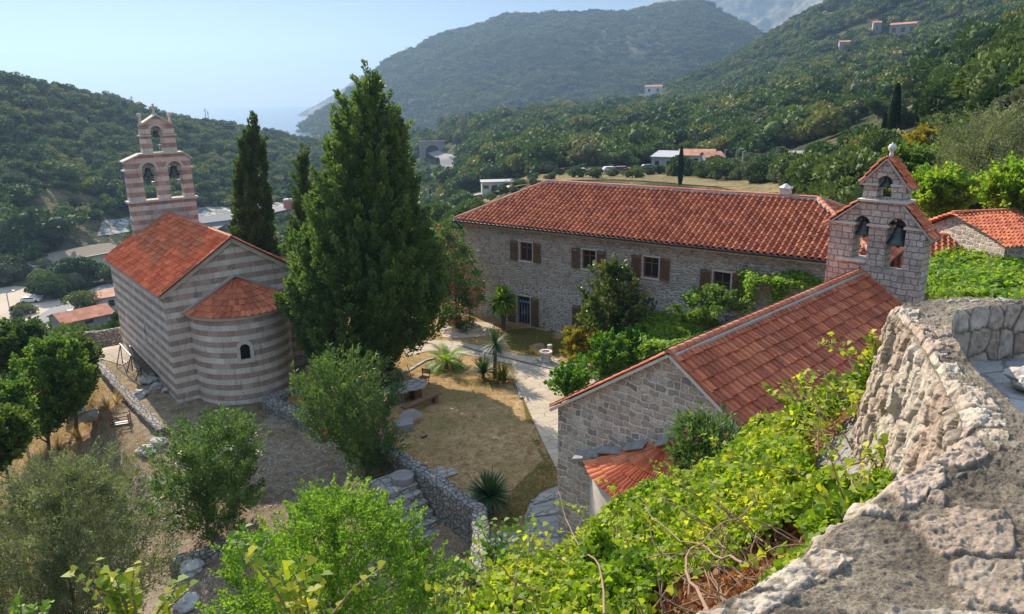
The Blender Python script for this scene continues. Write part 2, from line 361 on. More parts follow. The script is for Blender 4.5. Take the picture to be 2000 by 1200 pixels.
COLS = [-500, -100, 0, 200, 440, 640, 760, 845, 950, 1050, 1200, 1400, 1600, 1800, 2000, 2400]
def Y(y, sub=0): return ('y', y, sub)
ROWS = [
 [(62,-14),(62,-14),(62,-13),(62,-7),(62,-6),(62,-4),(62,-3),(62,-2),(62,-1),(62,-.3),(62,0),(62,.3),(62,1),(62,5),(62,7),(62,9)],
 [(100,-22),(100,-22),(100,-21),(100,-18),(100,-16),(100,-14),(100,-12),(100,-10),(100,-6),(100,-1.2),(100,-.5),(100,0),(100,2.5),(100,6.5),(100,9.5),(100,13)],
 [(150,-29),(150,-29),(150,-29),(150,-29),(150,-29),(150,-27),(150,-24),(150,-18),(150,-7),(150,-1.5),(150,-1),(150,-1.5),(150,2),(150,8.5),(150,14),(150,20)],
 [(225,-29),(225,-29),(225,-29),(250,-30),(300,-31),(330,-31),(300,-30),(250,-26),(240,-15),(240,-8),(240,-6),(240,-6),(240,3),(240,14),(240,26),(240,36)],
 [(300,0),(300,-8),(300,-8),(350,-10),(400,-16),(450,-26),(480,-31),(495,-31),(400,Y(296)),(400,Y(282)),(400,Y(262)),(400,Y(240)),(400,Y(200)),(400,Y(165)),(350,Y(140)),(350,Y(110))],
 [(430,Y(90,4)),(430,Y(125,4)),(430,Y(146,4)),(500,Y(196,4)),(600,Y(234,4)),(700,Y(272,4)),(620,-31),(560,-20),(550,Y(262)),(560,Y(250)),(600,Y(230)),(650,Y(195)),(650,Y(130)),(650,Y(80)),(600,Y(40)),(600,Y(-10))],
 [(600,0),(600,-6),(600,-10),(650,-20),(700,-28),(850,-44),(700,-28),(640,Y(243,6)),(700,Y(232,6)),(750,Y(216,6)),(880,Y(192,6)),(1000,Y(128,6)),(1000,Y(8,6)),(1000,Y(-70,6)),(900,Y(-120,6)),(900,Y(-170,6))],
 [(900,-60),(900,-60),(900,-60),(900,-60),(900,-60),(1000,-60),(900,-55),(900,-60),(1000,-50),(1100,-30),(1250,0),(1400,40),(1500,120),(1500,180),(1400,200),(1400,230)],
]
def prep(cols, rows, yh=lambda px: 195-.0165*(px-500)):
    azs = np.array([azel(px, 195)[0] for px in cols]); D = []; Z = []
    for r in rows:
        dd = []; zz = []
        for px, (d, z) in zip(cols, r):
            if isinstance(z, tuple):
                e = azel(px, z[1])[1]; z = CH+d*math.tan(e)-z[2]
            dd.append(d); zz.append(z)
        D.append(dd); Z.append(zz)
    return azs, np.array(D, float), np.array(Z, float)
LAND = prep(COLS, ROWS)
def smooth_interp(x, xp, fp):
    # monotone-ish cubic interpolation (Catmull-Rom limited)
    xp = np.asarray(xp); fp = np.asarray(fp); m = np.zeros(len(xp)); dl = np.diff(fp)/np.diff(xp)
    for i in range(1, len(xp)-1):
        m[i] = 0 if dl[i-1]*dl[i] <= 0 else 2*dl[i-1]*dl[i]/(dl[i-1]+dl[i])
    m[0] = dl[0]; m[-1] = dl[-1]
    x = np.clip(x, xp[0], xp[-1]); i = np.clip(np.searchsorted(xp, x)-1, 0, len(xp)-2)
    h = xp[i+1]-xp[i]; t = (x-xp[i])/h
    return (2*t**3-3*t**2+1)*fp[i]+(t**3-2*t**2+t)*h*m[i]+(-2*t**3+3*t**2)*fp[i+1]+(t**3-t**2)*h*m[i+1]
def land_cols(L, az):
    return np.array([smooth_interp(az, L[0], r) for r in L[1]]), np.array([smooth_interp(az, L[0], r) for r in L[2]])
_azg = np.linspace(LAND[0][0], LAND[0][-1], 400)
_Dg, _Zg = land_cols(LAND, _azg)
def far_h(x, y):
    x = np.atleast_1d(np.asarray(x, float)); y = np.atleast_1d(np.asarray(y, float))
    az = np.arctan2(x, y); d = np.hypot(x, y)
    i = np.clip(np.round((az-_azg[0])/(_azg[1]-_azg[0])).astype(int), 0, 399)
    fi = np.clip((az-_azg[0])/(_azg[1]-_azg[0]), 0, 398.999); i0 = fi.astype(int); ft = fi-i0
    z = np.zeros_like(d); Dc = _Dg[:, i0]*(1-ft)+_Dg[:, i0+1]*ft; Zc = _Zg[:, i0]*(1-ft)+_Zg[:, i0+1]*ft
    z = np.where(d <= Dc[0], Zc[0], Zc[-1])
    for k in range(len(Dc)-1):
        m = (d > Dc[k]) & (d <= Dc[k+1]); t = (d-Dc[k])/np.maximum(Dc[k+1]-Dc[k], 1e-6)
        tt = .55*t+.45*t*t*(3-2*t)
        z = np.where(m, Zc[k]+(Zc[k+1]-Zc[k])*tt, z)
    amp = sst(70, 350, d)*(1-sst(-24, -28, z)*.85)
    z = z+(fbm(x, y, 110, 4, 3)-.5)*22*amp*sst(150, 600, d)+(fbm(x, y, 26, 3, 9)-.5)*5*amp
    return z
# court edge: the high ground (court) lies to the right of / behind this line, the lower yard in front
EDGE = [(-13.2, 60), (-13.0, 39.0), (-9.6, 36.4), (-8.2, 33.8), (-5.6, 31.3), (-1.35, 26.0), (-1.45, 22.5), (-1.0, 10.0)]
def edge_side(x, y):
    """signed distance: positive = court side"""
    best = np.full(x.shape, 1e9); sg = np.ones(x.shape)
    for (ax, ay), (bx, by) in zip(EDGE[:-1], EDGE[1:]):
        dx, dy = bx-ax, by-ay; L2 = dx*dx+dy*dy; t = np.clip(((x-ax)*dx+(y-ay)*dy)/L2, 0, 1)
        px, py = ax+t*dx, ay+t*dy; d = np.hypot(x-px, y-py); s = np.where(dx*(y-ay)-dy*(x-ax) > 0, 1., -1.)
        m = d < best-1e-9; best = np.where(m, d, best); sg = np.where(m, s, sg)
    return best*sg
WALLL = [(-31.0, 48.5), (-26.2, 42.6), (-20.6, 35.6), (-19.6, 34.2)]   # boundary wall on the left of the church
def near_h(x, y):
    x = np.asarray(x, float); y = np.asarray(y, float)
    court = -0.55*(1-sst(25, 37, y))*1.0
    court = court-1.0*(1-sst(18, 25, y))
    low = -.55-1.5*(1-sst(22, 37, y+.25*(x+10)))
    low = low+.75*sst(40, 49, y)
    s = edge_side(x, y); h = low+(court-low)*sst(-.25, .25, s)
    # left of boundary wall: falls away
    ax, ay = WALLL[2]; bx, by = WALLL[0]; nx, ny = (by-ay), -(bx-ax); L = math.hypot(nx, ny); nx /= L; ny /= L
    dl = -((x-ax)*nx+(y-ay)*ny)      # positive to the left
    dl = np.where(nx*(-1) > 0, dl, -dl) if False else dl
    if ((-40-ax)*nx+(40-ay)*ny) > 0: dl = -dl
    dd = np.maximum(dl, 0); yy = sst(30, 36, y)
    drop = 1.3*sst(.1, .5, dl)+.28*dd+.030*dd**2
    h = h-drop*sst(-10, -17, x)*np.where(y > 36, 1, .25+.75*sst(26, 36, y))
    h = h-1.5*sst(-12, -22, x)*(1-sst(24, 34, y))
    # rising ground on the right behind the chapel
    h = h+4.6*sst(16.5, 23, x-.15*(y-30))*sst(20, 30, y)
    h = h+(fbm(x, y, 4, 3, 5)-.5)*.22
    return h
def ground(x, y):
    x = np.atleast_1d(np.asarray(x, float)); y = np.atleast_1d(np.asarray(y, float))
    d = np.hypot(x, y); t = sst(54, 70, d); return near_h(x, y)*(1-t)+far_h(x, y)*t
def gz(x, y): return float(ground(x, y)[0])
def gpx(px, py, d0=14., d1=1400.):
    """where the view ray of a pixel first meets the ground"""
    r = ray(px, py); r = r/math.hypot(r[0], r[1]); ds = np.concatenate([np.arange(d0, 90, .08), np.geomspace(90, d1, 3000)])
    P = CAM[None]+r[None]*ds[:, None]; g = ground(P[:, 0], P[:, 1]); k = np.argmax(P[:, 2] <= g)
    if P[k, 2] > g[k]: k = len(ds)-1
    return Vector((P[k, 0], P[k, 1], g[k]))

# ------------------------------------------------------------------ ground meshes
def grid_mesh(name, X, Yg, Z, mat, **k):
    n, m = X.shape; V = np.stack([X, Yg, Z], -1).reshape(-1, 3); i = np.arange(n*m).reshape(n, m)
    Fc = np.stack([i[:-1, :-1], i[:-1, 1:], i[1:, 1:], i[1:, :-1]], -1).reshape(-1, 4)
    return npmesh(name, V, Fc, 4, mat, smooth=True, uv=V[:, :2], **k)
def ground_mat():
    t = NT('dry_earth', .95, .1); v = t.obj()
    n1 = t.noise(v, .35, 5, .6); n2 = t.noise(v, 2.6, 6, .65); n3 = t.noise(v, 22, 4, .7)
    c = t.ramp(n2, [(.3, (.20, .125, .06)), (.48, (.36, .23, .11)), (.7, (.50, .35, .18))])
    g = t.n('MapRange', {'Value': t.math('ADD', n1, t.math('MULTIPLY', n2, .35)), 'From Min': .66, 'From Max': .80}).outputs[0]
    c = t.mix(t.math('MULTIPLY', g, .45), c, t.ramp(n3, [(.3, (.09, .10, .02)), (.7, (.20, .18, .05))]))
    ga = t.n('Attribute', attribute_name='lower_yard').outputs['Fac']; c = t.mix(t.math('MULTIPLY', ga, .85), c, t.ramp(t.math('ADD', t.math('MULTIPLY', n2, .6), t.math('MULTIPLY', n3, .4)), [(.36, (.12, .095, .07)), (.5, (.24, .19, .145)), (.66, (.36, .30, .23))]))  # mixes the lower yard towards a darker grey-brown
    st = t.n('TexVoronoi', {'Vector': v, 'Scale': 9.0, 'Randomness': 1.0}).outputs['Distance']
    st = t.math('MULTIPLY', t.math('LESS_THAN', st, .16), t.math('GREATER_THAN', t.noise(v, .9, 2), .52))
    c = t.mix(t.math('MULTIPLY', st, .8), c, (.42, .39, .35))
    c = t.mix(.7, c, t.ramp(n3, [(.32, (.42, .42, .42)), (.66, (1.35, 1.35, 1.3))]), 'MULTIPLY'); c = t.mix(.5, c, t.ramp(t.noise(v, 7, 5, .7), [(.35, (.5, .5, .48)), (.6, (1.25, 1.25, 1.25))]), 'MULTIPLY')
    t.col(c); t.bump(t.math('ADD', n3, t.math('ADD', n2, t.math('MULTIPLY', st, .5))), .8, .06); return t.m
def slope_mat(name, dark, mid, dry, rock, s=1., rk=.62):
    t = NT(name, .95, .05); v = t.obj()
    a = t.noise(v, .012*s, 5, .6); b = t.noise(v, .09*s, 6, .65); c_ = t.noise(v, .6*s, 4, .7)
    c = t.ramp(b, [(.32, dark), (.5, mid), (.66, dry)])
    rf = t.n('MapRange', {'Value': t.math('ADD', a, t.math('MULTIPLY', t.math('SUBTRACT', c_, .5), .5)), 'From Min': rk, 'From Max': rk+.1}).outputs[0]
    c = t.mix(t.math('MULTIPLY', rf, .8), c, rock)
    c = t.mix(.5, c, t.ramp(c_, [(.3, (.5, .5, .5)), (.7, (1.4, 1.4, 1.4))]), 'MULTIPLY')
    t.col(c); t.bump(t.math('ADD', b, c_), 1., 2.0); return t.m
m_ground = ground_mat()
m_slope = slope_mat('hillside_scrub', (.03, .042, .016), (.065, .07, .03), (.20, .16, .08), (.26, .24, .21))
gx, gy = np.meshgrid(np.arange(-48, 40.01, .35), np.arange(8, 70, .35))
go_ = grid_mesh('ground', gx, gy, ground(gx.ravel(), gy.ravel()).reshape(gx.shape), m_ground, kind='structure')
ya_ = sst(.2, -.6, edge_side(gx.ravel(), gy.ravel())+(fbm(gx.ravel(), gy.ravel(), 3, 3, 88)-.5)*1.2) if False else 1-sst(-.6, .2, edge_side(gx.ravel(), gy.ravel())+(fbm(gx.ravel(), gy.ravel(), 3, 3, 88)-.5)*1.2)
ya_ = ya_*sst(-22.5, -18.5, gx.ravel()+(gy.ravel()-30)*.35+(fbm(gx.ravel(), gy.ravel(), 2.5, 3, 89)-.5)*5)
at_ = go_.data.attributes.new('lower_yard', 'FLOAT', 'POINT'); at_.data.foreach_set('value', ya_.astype(np.float32))
az = np.linspace(LAND[0][0]+.002, LAND[0][-1]-.002, 560); dd = np.concatenate([np.geomspace(44, 1300, 330), [1500]])
AZ, DD = np.meshgrid(az, dd); X = np.sin(AZ)*DD; Yy = np.cos(AZ)*DD
Z = ground(X.ravel(), Yy.ravel()).reshape(X.shape); Z = Z-.35*(1-sst(60, 72, DD))-(.5*((np.abs(X) < 48) & (Yy < 70)))
grid_mesh('valley_slopes', X, Yy, Z, m_slope, kind='structure')

def hill(name, cols, foot, crest, mat, back=600, rough=40, seed=1, nd=90, na=420, mids=None):
    azs = np.array([azel(px, 195)[0] for px in cols]); a = np.linspace(azs[0], azs[-1], na)
    fd = smooth_interp(a, azs, np.array([f[0] for f in foot], float)); fz = smooth_interp(a, azs, np.array([f[1] for f in foot], float))
    cdist = smooth_interp(a, azs, np.array([c[0] for c in crest], float))
    cz = smooth_interp(a, azs, np.array([CH+c[0]*math.tan(azel(px, c[1])[1]) for px, c in zip(cols, crest)], float))
    t = np.concatenate([np.linspace(0, 1, nd), np.linspace(1.03, 1.5, 10)])[:, None]
    D = np.where(t <= 1, fd+(cdist-fd)*t, cdist+back*(t-1)*2)
    s = np.minimum(t, 1); Zz = np.where(t <= 1, fz+(cz-fz)*(.75*s**1.15+.25*s*s*(3-2*s)), cz-(t-1)*2*(cz-fz))
    Xh = np.sin(a)*D; Yh = np.cos(a)*D
    nz = (fbm(Xh.ravel(), Yh.ravel(), 260, 5, seed).reshape(Xh.shape)-.5)*rough
    Zz = Zz+nz*np.sin(np.clip(t, 0, 1)*math.pi)*1.0+(fbm(Xh.ravel(), Yh.ravel(), 50, 3, seed+7).reshape(Xh.shape)-.5)*rough*.22
    return grid_mesh(name, Xh, Yh, Zz, mat, kind='structure'), (a, D, Zz)
m_hill = slope_mat('distant_scrub_hill', (.04, .045, .03), (.09, .085, .05), (.17, .14, .09), (.22, .20, .18), .45, .60)
m_hill2 = slope_mat('far_mountain', (.07, .075, .05), (.16, .14, .10), (.26, .22, .16), (.36, .33, .30), .2, .5)
m_hill3 = slope_mat('far_headland', (.045, .05, .03), (.10, .095, .06), (.18, .15, .10), (.30, .28, .25), .3, .6)
c_ = [585, 640, 740, 830, 900, 1000, 1100, 1200, 1300, 1345, 1400, 1450, 1485, 1600, 1750]
_, FARHILL = hill('scrub_hill', c_, [(1500, -58)]+[(1150, -60)]*3+[(1100, -45)]*5+[(1200, -20)]*6,
     [(1600, 242), (1650, 208), (1700, 133), (1750, 84), (1780, 58), (1800, 30), (1800, 25), (1850, 25), (1900, 8), (1900, 2), (1900, 24), (1900, 49), (1900, 72), (1900, 150), (1900, 200)], m_hill, 500, 70, 21)
hill('headland', [556, 575, 610, 650, 700, 740, 900, 1100], [(3100, -60)]*8,
     [(3150, 243), (3200, 228), (3300, 208), (3400, 187), (3450, 155), (3500, 141), (3500, 120), (3500, 120)], m_hill3, 600, 60, 5, 60)
hill('far_mountain', [1150, 1240, 1300, 1400, 1500, 1600, 1800, 2100], [(2900, 0)]*8,
     [(3700, 60), (3700, 16), (3700, -4), (3700, -14), (3700, -25), (3700, -40), (3700, -80), (3700, -120)], m_hill2, 900, 160, 12, 70)
# sea
t = NT('sea_water', .18, .5).col((.02, .045, .06)); v = t.obj(); t.bump(t.noise(v, .25, 4), .5, .6)
a = np.linspace(-.9, .9, 60); dr = np.geomspace(600, 8400, 60); A, Dr = np.meshgrid(a, dr)
grid_mesh('sea', np.sin(A)*Dr, np.cos(A)*Dr, np.full(A.shape, -43.), t.m, kind='structure')

# ------------------------------------------------------------------ draped sheets
def sheet(name, poly, res, mat, lift=.03, gfun=ground, thick=0, **k):
    poly = [Vector((p[0], p[1])) for p in poly]; pts = []; n = len(poly); edges = []
    for i in range(n):
        a, b = poly[i], poly[(i+1) % n]; m = max(1, int((b-a).length/res))
        for j in range(m): pts.append(a+(b-a)*j/m)
    nb = len(pts); edges = [(i, (i+1) % nb) for i in range(nb)]
    xs = [p.x for p in poly]; ys = [p.y for p in poly]
    for x in np.arange(min(xs), max(xs), res):
        for y in np.arange(min(ys), max(ys), res): pts.append(Vector((x+random.uniform(-.1, .1)*res, y+random.uniform(-.1, .1)*res)))
    vs, es, fs, *_ = delaunay_2d_cdt(pts, edges, [list(range(nb))], 2, 1e-4)
    vx = np.array([v.x for v in vs]); vy = np.array([v.y for v in vs]); vz = gfun(vx, vy)+lift
    V = np.stack([vx, vy, vz], 1); F = np.array([f for f in fs if len(f) == 3])
    return npmesh(name, V, F, 3, mat, smooth=True, uv=V[:, :2], **k)
def ribbon(name, pts, width, mat, lift=.12, step=2., nx=6, **k):
    pts = [Vector((p[0], p[1])) for p in pts]; P = []
    for i in range(len(pts)-1):
        p0, p1, p2, p3 = pts[max(i-1, 0)], pts[i], pts[i+1], pts[min(i+2, len(pts)-1)]; n = max(2, int((p2-p1).length/step))
        for j in range(n):
            t = j/n; P.append(.5*((2*p1)+(p2-p0)*t+(2*p0-5*p1+4*p2-p3)*t*t+(3*p1-p0-3*p2+p3)*t**3))
    P.append(pts[-1]); A = np.array([(p.x, p.y) for p in P]); T = np.gradient(A, axis=0); T /= np.maximum(np.linalg.norm(T, axis=1), 1e-6)[:, None]
    Nn = np.stack([T[:, 1], -T[:, 0]], 1); s = np.linspace(-.5, .5, nx)*width
    X = A[:, 0][:, None]+Nn[:, 0][:, None]*s; Yr = A[:, 1][:, None]+Nn[:, 1][:, None]*s
    gzv = ground(X.ravel(), Yr.ravel()).reshape(X.shape); zc = gzv.max(axis=1)[:, None]; Zr = .3*gzv+.7*zc+lift
    return grid_mesh(name, X, Yr, Zr, mat, kind='structure', **k), A
EXC = []   # polygons kept clear of forest (world xy)
def pxpoly(pp): return [tuple(gpx(x, y)[:2]) for x, y in pp]
def inpoly(x, y, poly):
    r = np.zeros(x.shape, bool); j = len(poly)-1
    for i in range(len(poly)):
        xi, yi = poly[i]; xj, yj = poly[j]
        r ^= ((yi > y) != (yj > y)) & (x < (xj-xi)*(y-yi)/(yj-yi+1e-12)+xi); j = i
    return r
m_asph = plain('asphalt', (.20, .19, .18), .9, .2, .15, .5, bump=.1)
m_sand = plain('pale_dirt', (.42, .35, .27), .95, .1, .2, .1, bump=.3)
m_riv = masonry('pale_river_stones', [(.40, .39, .37), (.30, .29, .28), (.5, .48, .45), (.22, .23, .2)], (.12, .13, .09), .35, .35, .08, bump=.6, dirt=(.06, .08, .03), dirtamt=.7)
m_field = slope_mat('dry_field', (.16, .15, .06), (.33, .26, .13), (.42, .33, .17), (.45, .38, .25), 2., .7)
def asheet(name, pp, res, mat, lift=.15, ex=True, **k):
    p = pxpoly(pp)
    if ex: EXC.append(p)
    return sheet(name, p, res, mat, lift, kind='structure', **k)
asheet('gravel_lot', [(-60, 668), (60, 640), (105, 612), (120, 590), (90, 566), (30, 560), (-60, 572)], 4, m_sand)
asheet('warehouse_yard', [(40, 545), (110, 533), (215, 520), (215, 500), (90, 500), (20, 520)], 5, m_sand, .1)
asheet('river_bed', [(190, 462), (262, 452), (330, 450), (450, 432), (560, 418), (640, 410), (640, 398), (540, 396), (440, 404), (390, 406), (262, 424), (200, 432)], 5, m_riv)
_rd = [gpx(x, y) for x, y in ((-60, 690), (40, 655), (95, 628), (150, 597), (215, 566), (300, 530), (380, 470), (440, 437), (520, 418), (600, 402), (650, 395))]
_, RA = ribbon('valley_road', _rd, 8, m_asph, .35); EXC.append(('rib', RA, 8))
_rd2 = [gpx(x, y) for x, y in ((846, 303), (856, 310), (870, 318), (872, 330), (856, 345), (835, 365))]
_, RB = ribbon('tunnel_road', _rd2, 9, m_asph, .5); EXC.append(('rib', RB, 10))
asheet('dry_field', [(905, 392), (1000, 372), (1060, 356), (1200, 352), (1400, 366), (1540, 378), (1560, 362), (1450, 352), (1345, 344), (1200, 338), (1080, 342), (1000, 352), (940, 372)], 4, m_field)
_ft, RC = ribbon('dirt_track', [gpx(x, y) for x, y in ((880, 400), (930, 386), (985, 378), (1010, 372))], 4, m_sand, .3)

# haze: one closed box of thin air
def haze():
    mb = MB(); mb.box((-9000, -30, -62), (9000, 8600, 600))
    t = NT('haze_air'); t.t.nodes.remove(t.b)
    pv = t.n('VolumePrincipled', {'Color': (.34, .52, .78, 1), 'Density': 0.00019, 'Anisotropy': .42})
    t.l(pv.outputs[0], t.t.nodes['Material Output'].inputs['Volume'])
    o = mb.build('haze', t.m, uv=False, kind='stuff'); return o
haze()

#@@PART2
# ------------------------------------------------------------------ building helpers
class Frame:
    def __init__(s, ox, oy, ang):
        s.o = Vector((ox, oy, 0)); s.a = ang; s.M = Matrix.Rotation(ang, 3, 'Z'); s.I = s.M.inverted()
    def loc(s, p): return s.I@(Vector(p)-s.o)
    def wld(s, p): return s.o+s.M@Vector(p)
    def pl(s, px, py, y=0.):
        """local x, z where a pixel's ray meets the local plane y"""
        c = s.loc(CAM); d = s.I@Vector(ray(px, py)); q = c+d*((y-c.y)/d.y); return q.x, q.z
    def px_(s, px, py, x=0.):
        c = s.loc(CAM); d = s.I@Vector(ray(px, py)); q = c+d*((x-c.x)/d.x); return q.y, q.z
def tiles(name, O, U, V, ul, vl, per, crs, kind, mat, parent, clips=(), thick=.05, **k):
    """tiled roof slope: O corner, U along the eave, V up the slope, N outwards; corrugation and stepped courses are real"""
    O, U, V = Vector(O), Vector(U).normalized(), Vector(V).normalized(); N = U.cross(V); 
    if N.z < 0: N = -N
    nu = max(1, round(ul/per)); per = ul/nu; nv = max(1, round(vl/crs)); crs = vl/nv
    if kind == 'pan': prof = [(0, .0), (.10, .060), (.26, .095), (.42, .080), (.52, .022), (.62, .0), (.82, -.012)]
    elif kind == 'flat': prof = [(0, .0), (.06, .06), (.16, .078), (.28, .026), (.34, .006), (.62, .035), (.92, .0)]
    else: prof = [(0, 0), (.06, .06), (.2, .115), (.38, .115), (.5, .055), (.56, 0), (.78, -.05)]
    if kind == 'wave': prof = [(0, -.05), (.05, .035), (.16, .062), (.40, .060), (.62, .035), (.82, .040), (.95, .03)]
    us = []; 
    for i in range(nu):
        for t, h in prof: us.append(((i+t)*per, h, i+t*.98))
    us.append((ul, 0, nu-.01))
    vs_ = []; 
    for j in range(nv): vs_ += [(j*crs, .055, j+.01), ((j+1)*crs-.004, .0, j+.98)]
    verts = []; uvs = []; rr = random.Random(3)
    jit = {(i, j): (rr.uniform(-.010, .014), rr.uniform(-.025, .025)) for i in range(nu+1) for j in range(nv)}
    for a, (v, dv, jv) in enumerate(vs_):
        for u, h, iu in us:
            jz, jy = jit[(min(int(iu), nu), int(jv))]
            sag = .035*math.sin(u*.9+1)*math.sin(v*1.1+.5)+.02*math.sin(u*2.3+v); verts.append(O+U*u+V*(v+(jy if a % 2 == 0 and a else 0))+N*(h+dv+jz+sag*min(1, v))); uvs.append((iu, jv))
    m = len(us); fs = [(r*m+i, r*m+i+1, (r+1)*m+i+1, (r+1)*m+i) for r in range(len(vs_)-1) for i in range(m-1)]
    bm = bmesh.new(); bv = [bm.verts.new(p) for p in verts]; l = bm.loops.layers.uv.new('UVMap')
    for f in fs:
        bf = bm.faces.new([bv[i] for i in f])
        cu = sum(uvs[i][0] for i in f)/4; cv = min(uvs[i][1] for i in f)
        for lp, i in zip(bf.loops, f): lp[l].uv = (math.floor(cu)+.5, math.floor(cv)+.5)
    for co, no in clips:
        bmesh.ops.bisect_plane(bm, geom=bm.verts[:]+bm.edges[:]+bm.faces[:], plane_co=Vector(co), plane_no=Vector(no), clear_outer=True)
    bmesh.ops.recalc_face_normals(bm, faces=bm.faces)
    if bm.faces and sum(f.normal.z for f in bm.faces) < 0: bmesh.ops.reverse_faces(bm, faces=bm.faces)
    me = bpy.data.meshes.new(name); bm.to_mesh(me); bm.free(); me.materials.append(mat)
    o = link(bpy.data.objects.new(name, me)); o.parent = parent; return tag(o, **k)
def conetiles(name, apex, rad, drop, a0, a1, n, nc, mat, parent, prof=((0, 0), (.15, .05), (.35, .075), (.55, .04), (.65, 0), (.85, -.02)), n_out=None):
    verts = []; uvs = []; rows = []
    for j in range(nc):
        rows += [(1-j/nc, .035, j), (1-(j+1)/nc+.003, 0, j+.9)]
    r_m = rad(1.5*math.pi) if callable(rad) else rad; sl = math.hypot(r_m, drop); nr, nz = drop/sl, r_m/sl
    us = [(i+t, h) for i in range(n) for t, h in prof]+[(n, 0)]
    for f, dv, jv in rows:
        for iu, h in us:
            a = a0+(a1-a0)*iu/n; hh = h*(.25+.75*f)+dv; ra = rad(a) if callable(rad) else rad; r = ra*f+hh*nr
            verts.append((apex[0]+r*math.cos(a), apex[1]+r*math.sin(a), apex[2]-drop*f+hh*nz)); uvs.append((iu, jv))
    m = len(us); me = bpy.data.meshes.new(name); fs = [(r*m+i, r*m+i+1, (r+1)*m+i+1, (r+1)*m+i) for r in range(len(rows)-1) for i in range(m-1)]
    me.from_pydata(verts, [], fs); l = me.uv_layers.new(name='UVMap')
    for p in me.polygons:
        cu = math.floor(sum(uvs[i][0] for i in p.vertices)/4)+.5; cv = math.floor(min(uvs[i][1] for i in p.vertices))+.5
        for li in p.loop_indices: l.data[li].uv = (cu, cv)
    me.materials.append(mat); o = link(bpy.data.objects.new(name, me)); o.parent = parent; return o
def arch(x0, x1, z0, zs, n=10):
    """outline of an arched opening from z0 up to springing zs"""
    c = (x0+x1)/2; r = (x1-x0)/2
    return [(x0, z0), (x1, z0)]+[(c+r*math.cos(a), zs+r*math.sin(a)) for a in [math.pi*i/n for i in range(n+1)]]
def ridge_caps(mb, p, q, r=.11, step=.38, n=8):
    p, q = Vector(p), Vector(q); L = (q-p).length; k = max(1, int(L/step)); M = (q-p).to_track_quat('Y', 'Z').to_matrix()
    for i in range(k):
        a = p+(q-p)*(i/k); b = p+(q-p)*((i+1.08)/k); vs = []
        for c, rr in ((a, r*1.12), (b, r*.92)):
            for j in range(n+1):
                t = math.pi*j/n; vs.append(c+M@Vector((math.cos(t)*rr, 0, math.sin(t)*rr*.8)))
        mb.add(vs, [(j, j+1, n+2+j, n+1+j) for j in range(n)]+[tuple(range(n+1))])
    return mb
def build_each(mb, name, mat, parent, **k):
    """every separate piece of mb becomes a mesh of its own"""
    par = list(range(len(mb.v)))
    def fd(i):
        while par[i] != i: par[i] = par[par[i]]; i = par[i]
        return i
    for f in mb.f:
        for i in f[1:]: par[fd(i)] = fd(f[0])
    groups = {}
    for f in mb.f: groups.setdefault(fd(f[0]), []).append(f)
    for fs in groups.values():
        ids = sorted({i for f in fs for i in f}); mp = {a: b for b, a in enumerate(ids)}
        m2 = MB(); m2.add([mb.v[i] for i in ids], [tuple(mp[i] for i in f) for f in fs]); m2.build(name, mat, parent, **k)

# ------------------------------------------------------------------ striped church
FC = Frame(-19.14, 39.41, R(38.62)); CW, CL, CE, CA, CB = 8.03, 13.4, 5.95, 8.55, -1.3
ch = empty('striped_church', FC.o, FC.a, label='small church of brown and cream striped stone with a round apse and orange tiled roof', cat='church')
mb = MB()
gab = [(0, CB), (CW, CB), (CW, CE), (CW/2, CA), (0, CE)]
mb.slab(gab, [], 0, .5); mb.slab(gab, [], CL-.5, CL)
slit_y, slit_z = FC.px_(284, 650); 
def yslab(mb, x0, x1, outer, holes):
    t = MB(); t.slab(outer, holes, x0, x1)
    mb.add([(v[1], v[0], v[2]) for v in t.v], t.f)
sh = 0.52
yslab(mb, 0.0, .5, [(.502, CB), (CL-.502, CB), (CL-.502, CE), (.502, CE)], [arch(slit_y-.13, slit_y+.13, slit_z-.55, slit_z+.45)])
yslab(mb, CW-.5, CW, [(.502, CB), (CL-.502, CB), (CL-.502, CE), (.502, CE)], [])
wall = mb.build('wall', m_strip, ch)
mb = MB(); mb.box((.30, slit_y-.2, slit_z-.7), (.34, slit_y+.2, slit_z+.7)); mb.build('slit_window', m_dark, ch)
# apse
AX = 3.98; AR = 2.78; ae = FC.pl(462, 622, -2.95)[1]; AA = FC.pl(462, 541, 0)[1]
mb = MB(); wa = FC.loc((0, 0, 0))
# apse wall as a half cylinder with its own uv (arc length, z); a real window opening is left in it
wx, wz = FC.pl(478, 686, -2.6); wang = math.atan2(-math.sqrt(max(AR**2-(wx-AX)**2, .1)), wx-AX)
nseg = 72; angs = [math.pi+math.pi*i/nseg for i in range(nseg+1)]; zz = [CB]+list(np.linspace(-.6, ae, 34))
wa_ = wang % (2*math.pi); hw = .27/AR
V = []; UVs = []; Fs = []
for z in zz:
    for a in angs: V.append((AX+AR*math.cos(a), AR*math.sin(a), z)); UVs.append((a*AR, z))
m = nseg+1
for i in range(len(zz)-1):
    for j in range(nseg):
        ac = (angs[j]+angs[j+1])/2; zc = (zz[i]+zz[i+1])/2; top = wz+.2+math.sqrt(max(0, 1-((ac-wa_)/hw)**2))*.27 if abs(ac-wa_) < hw else -9
        if abs(ac-wa_) < hw and wz-.5 < zc < top: continue
        Fs.append((i*m+j, i*m+j+1, (i+1)*m+j+1, (i+1)*m+j))
npmesh('apse_wall', V, Fs, 4, m_strip, ch, smooth=True, uv=UVs)
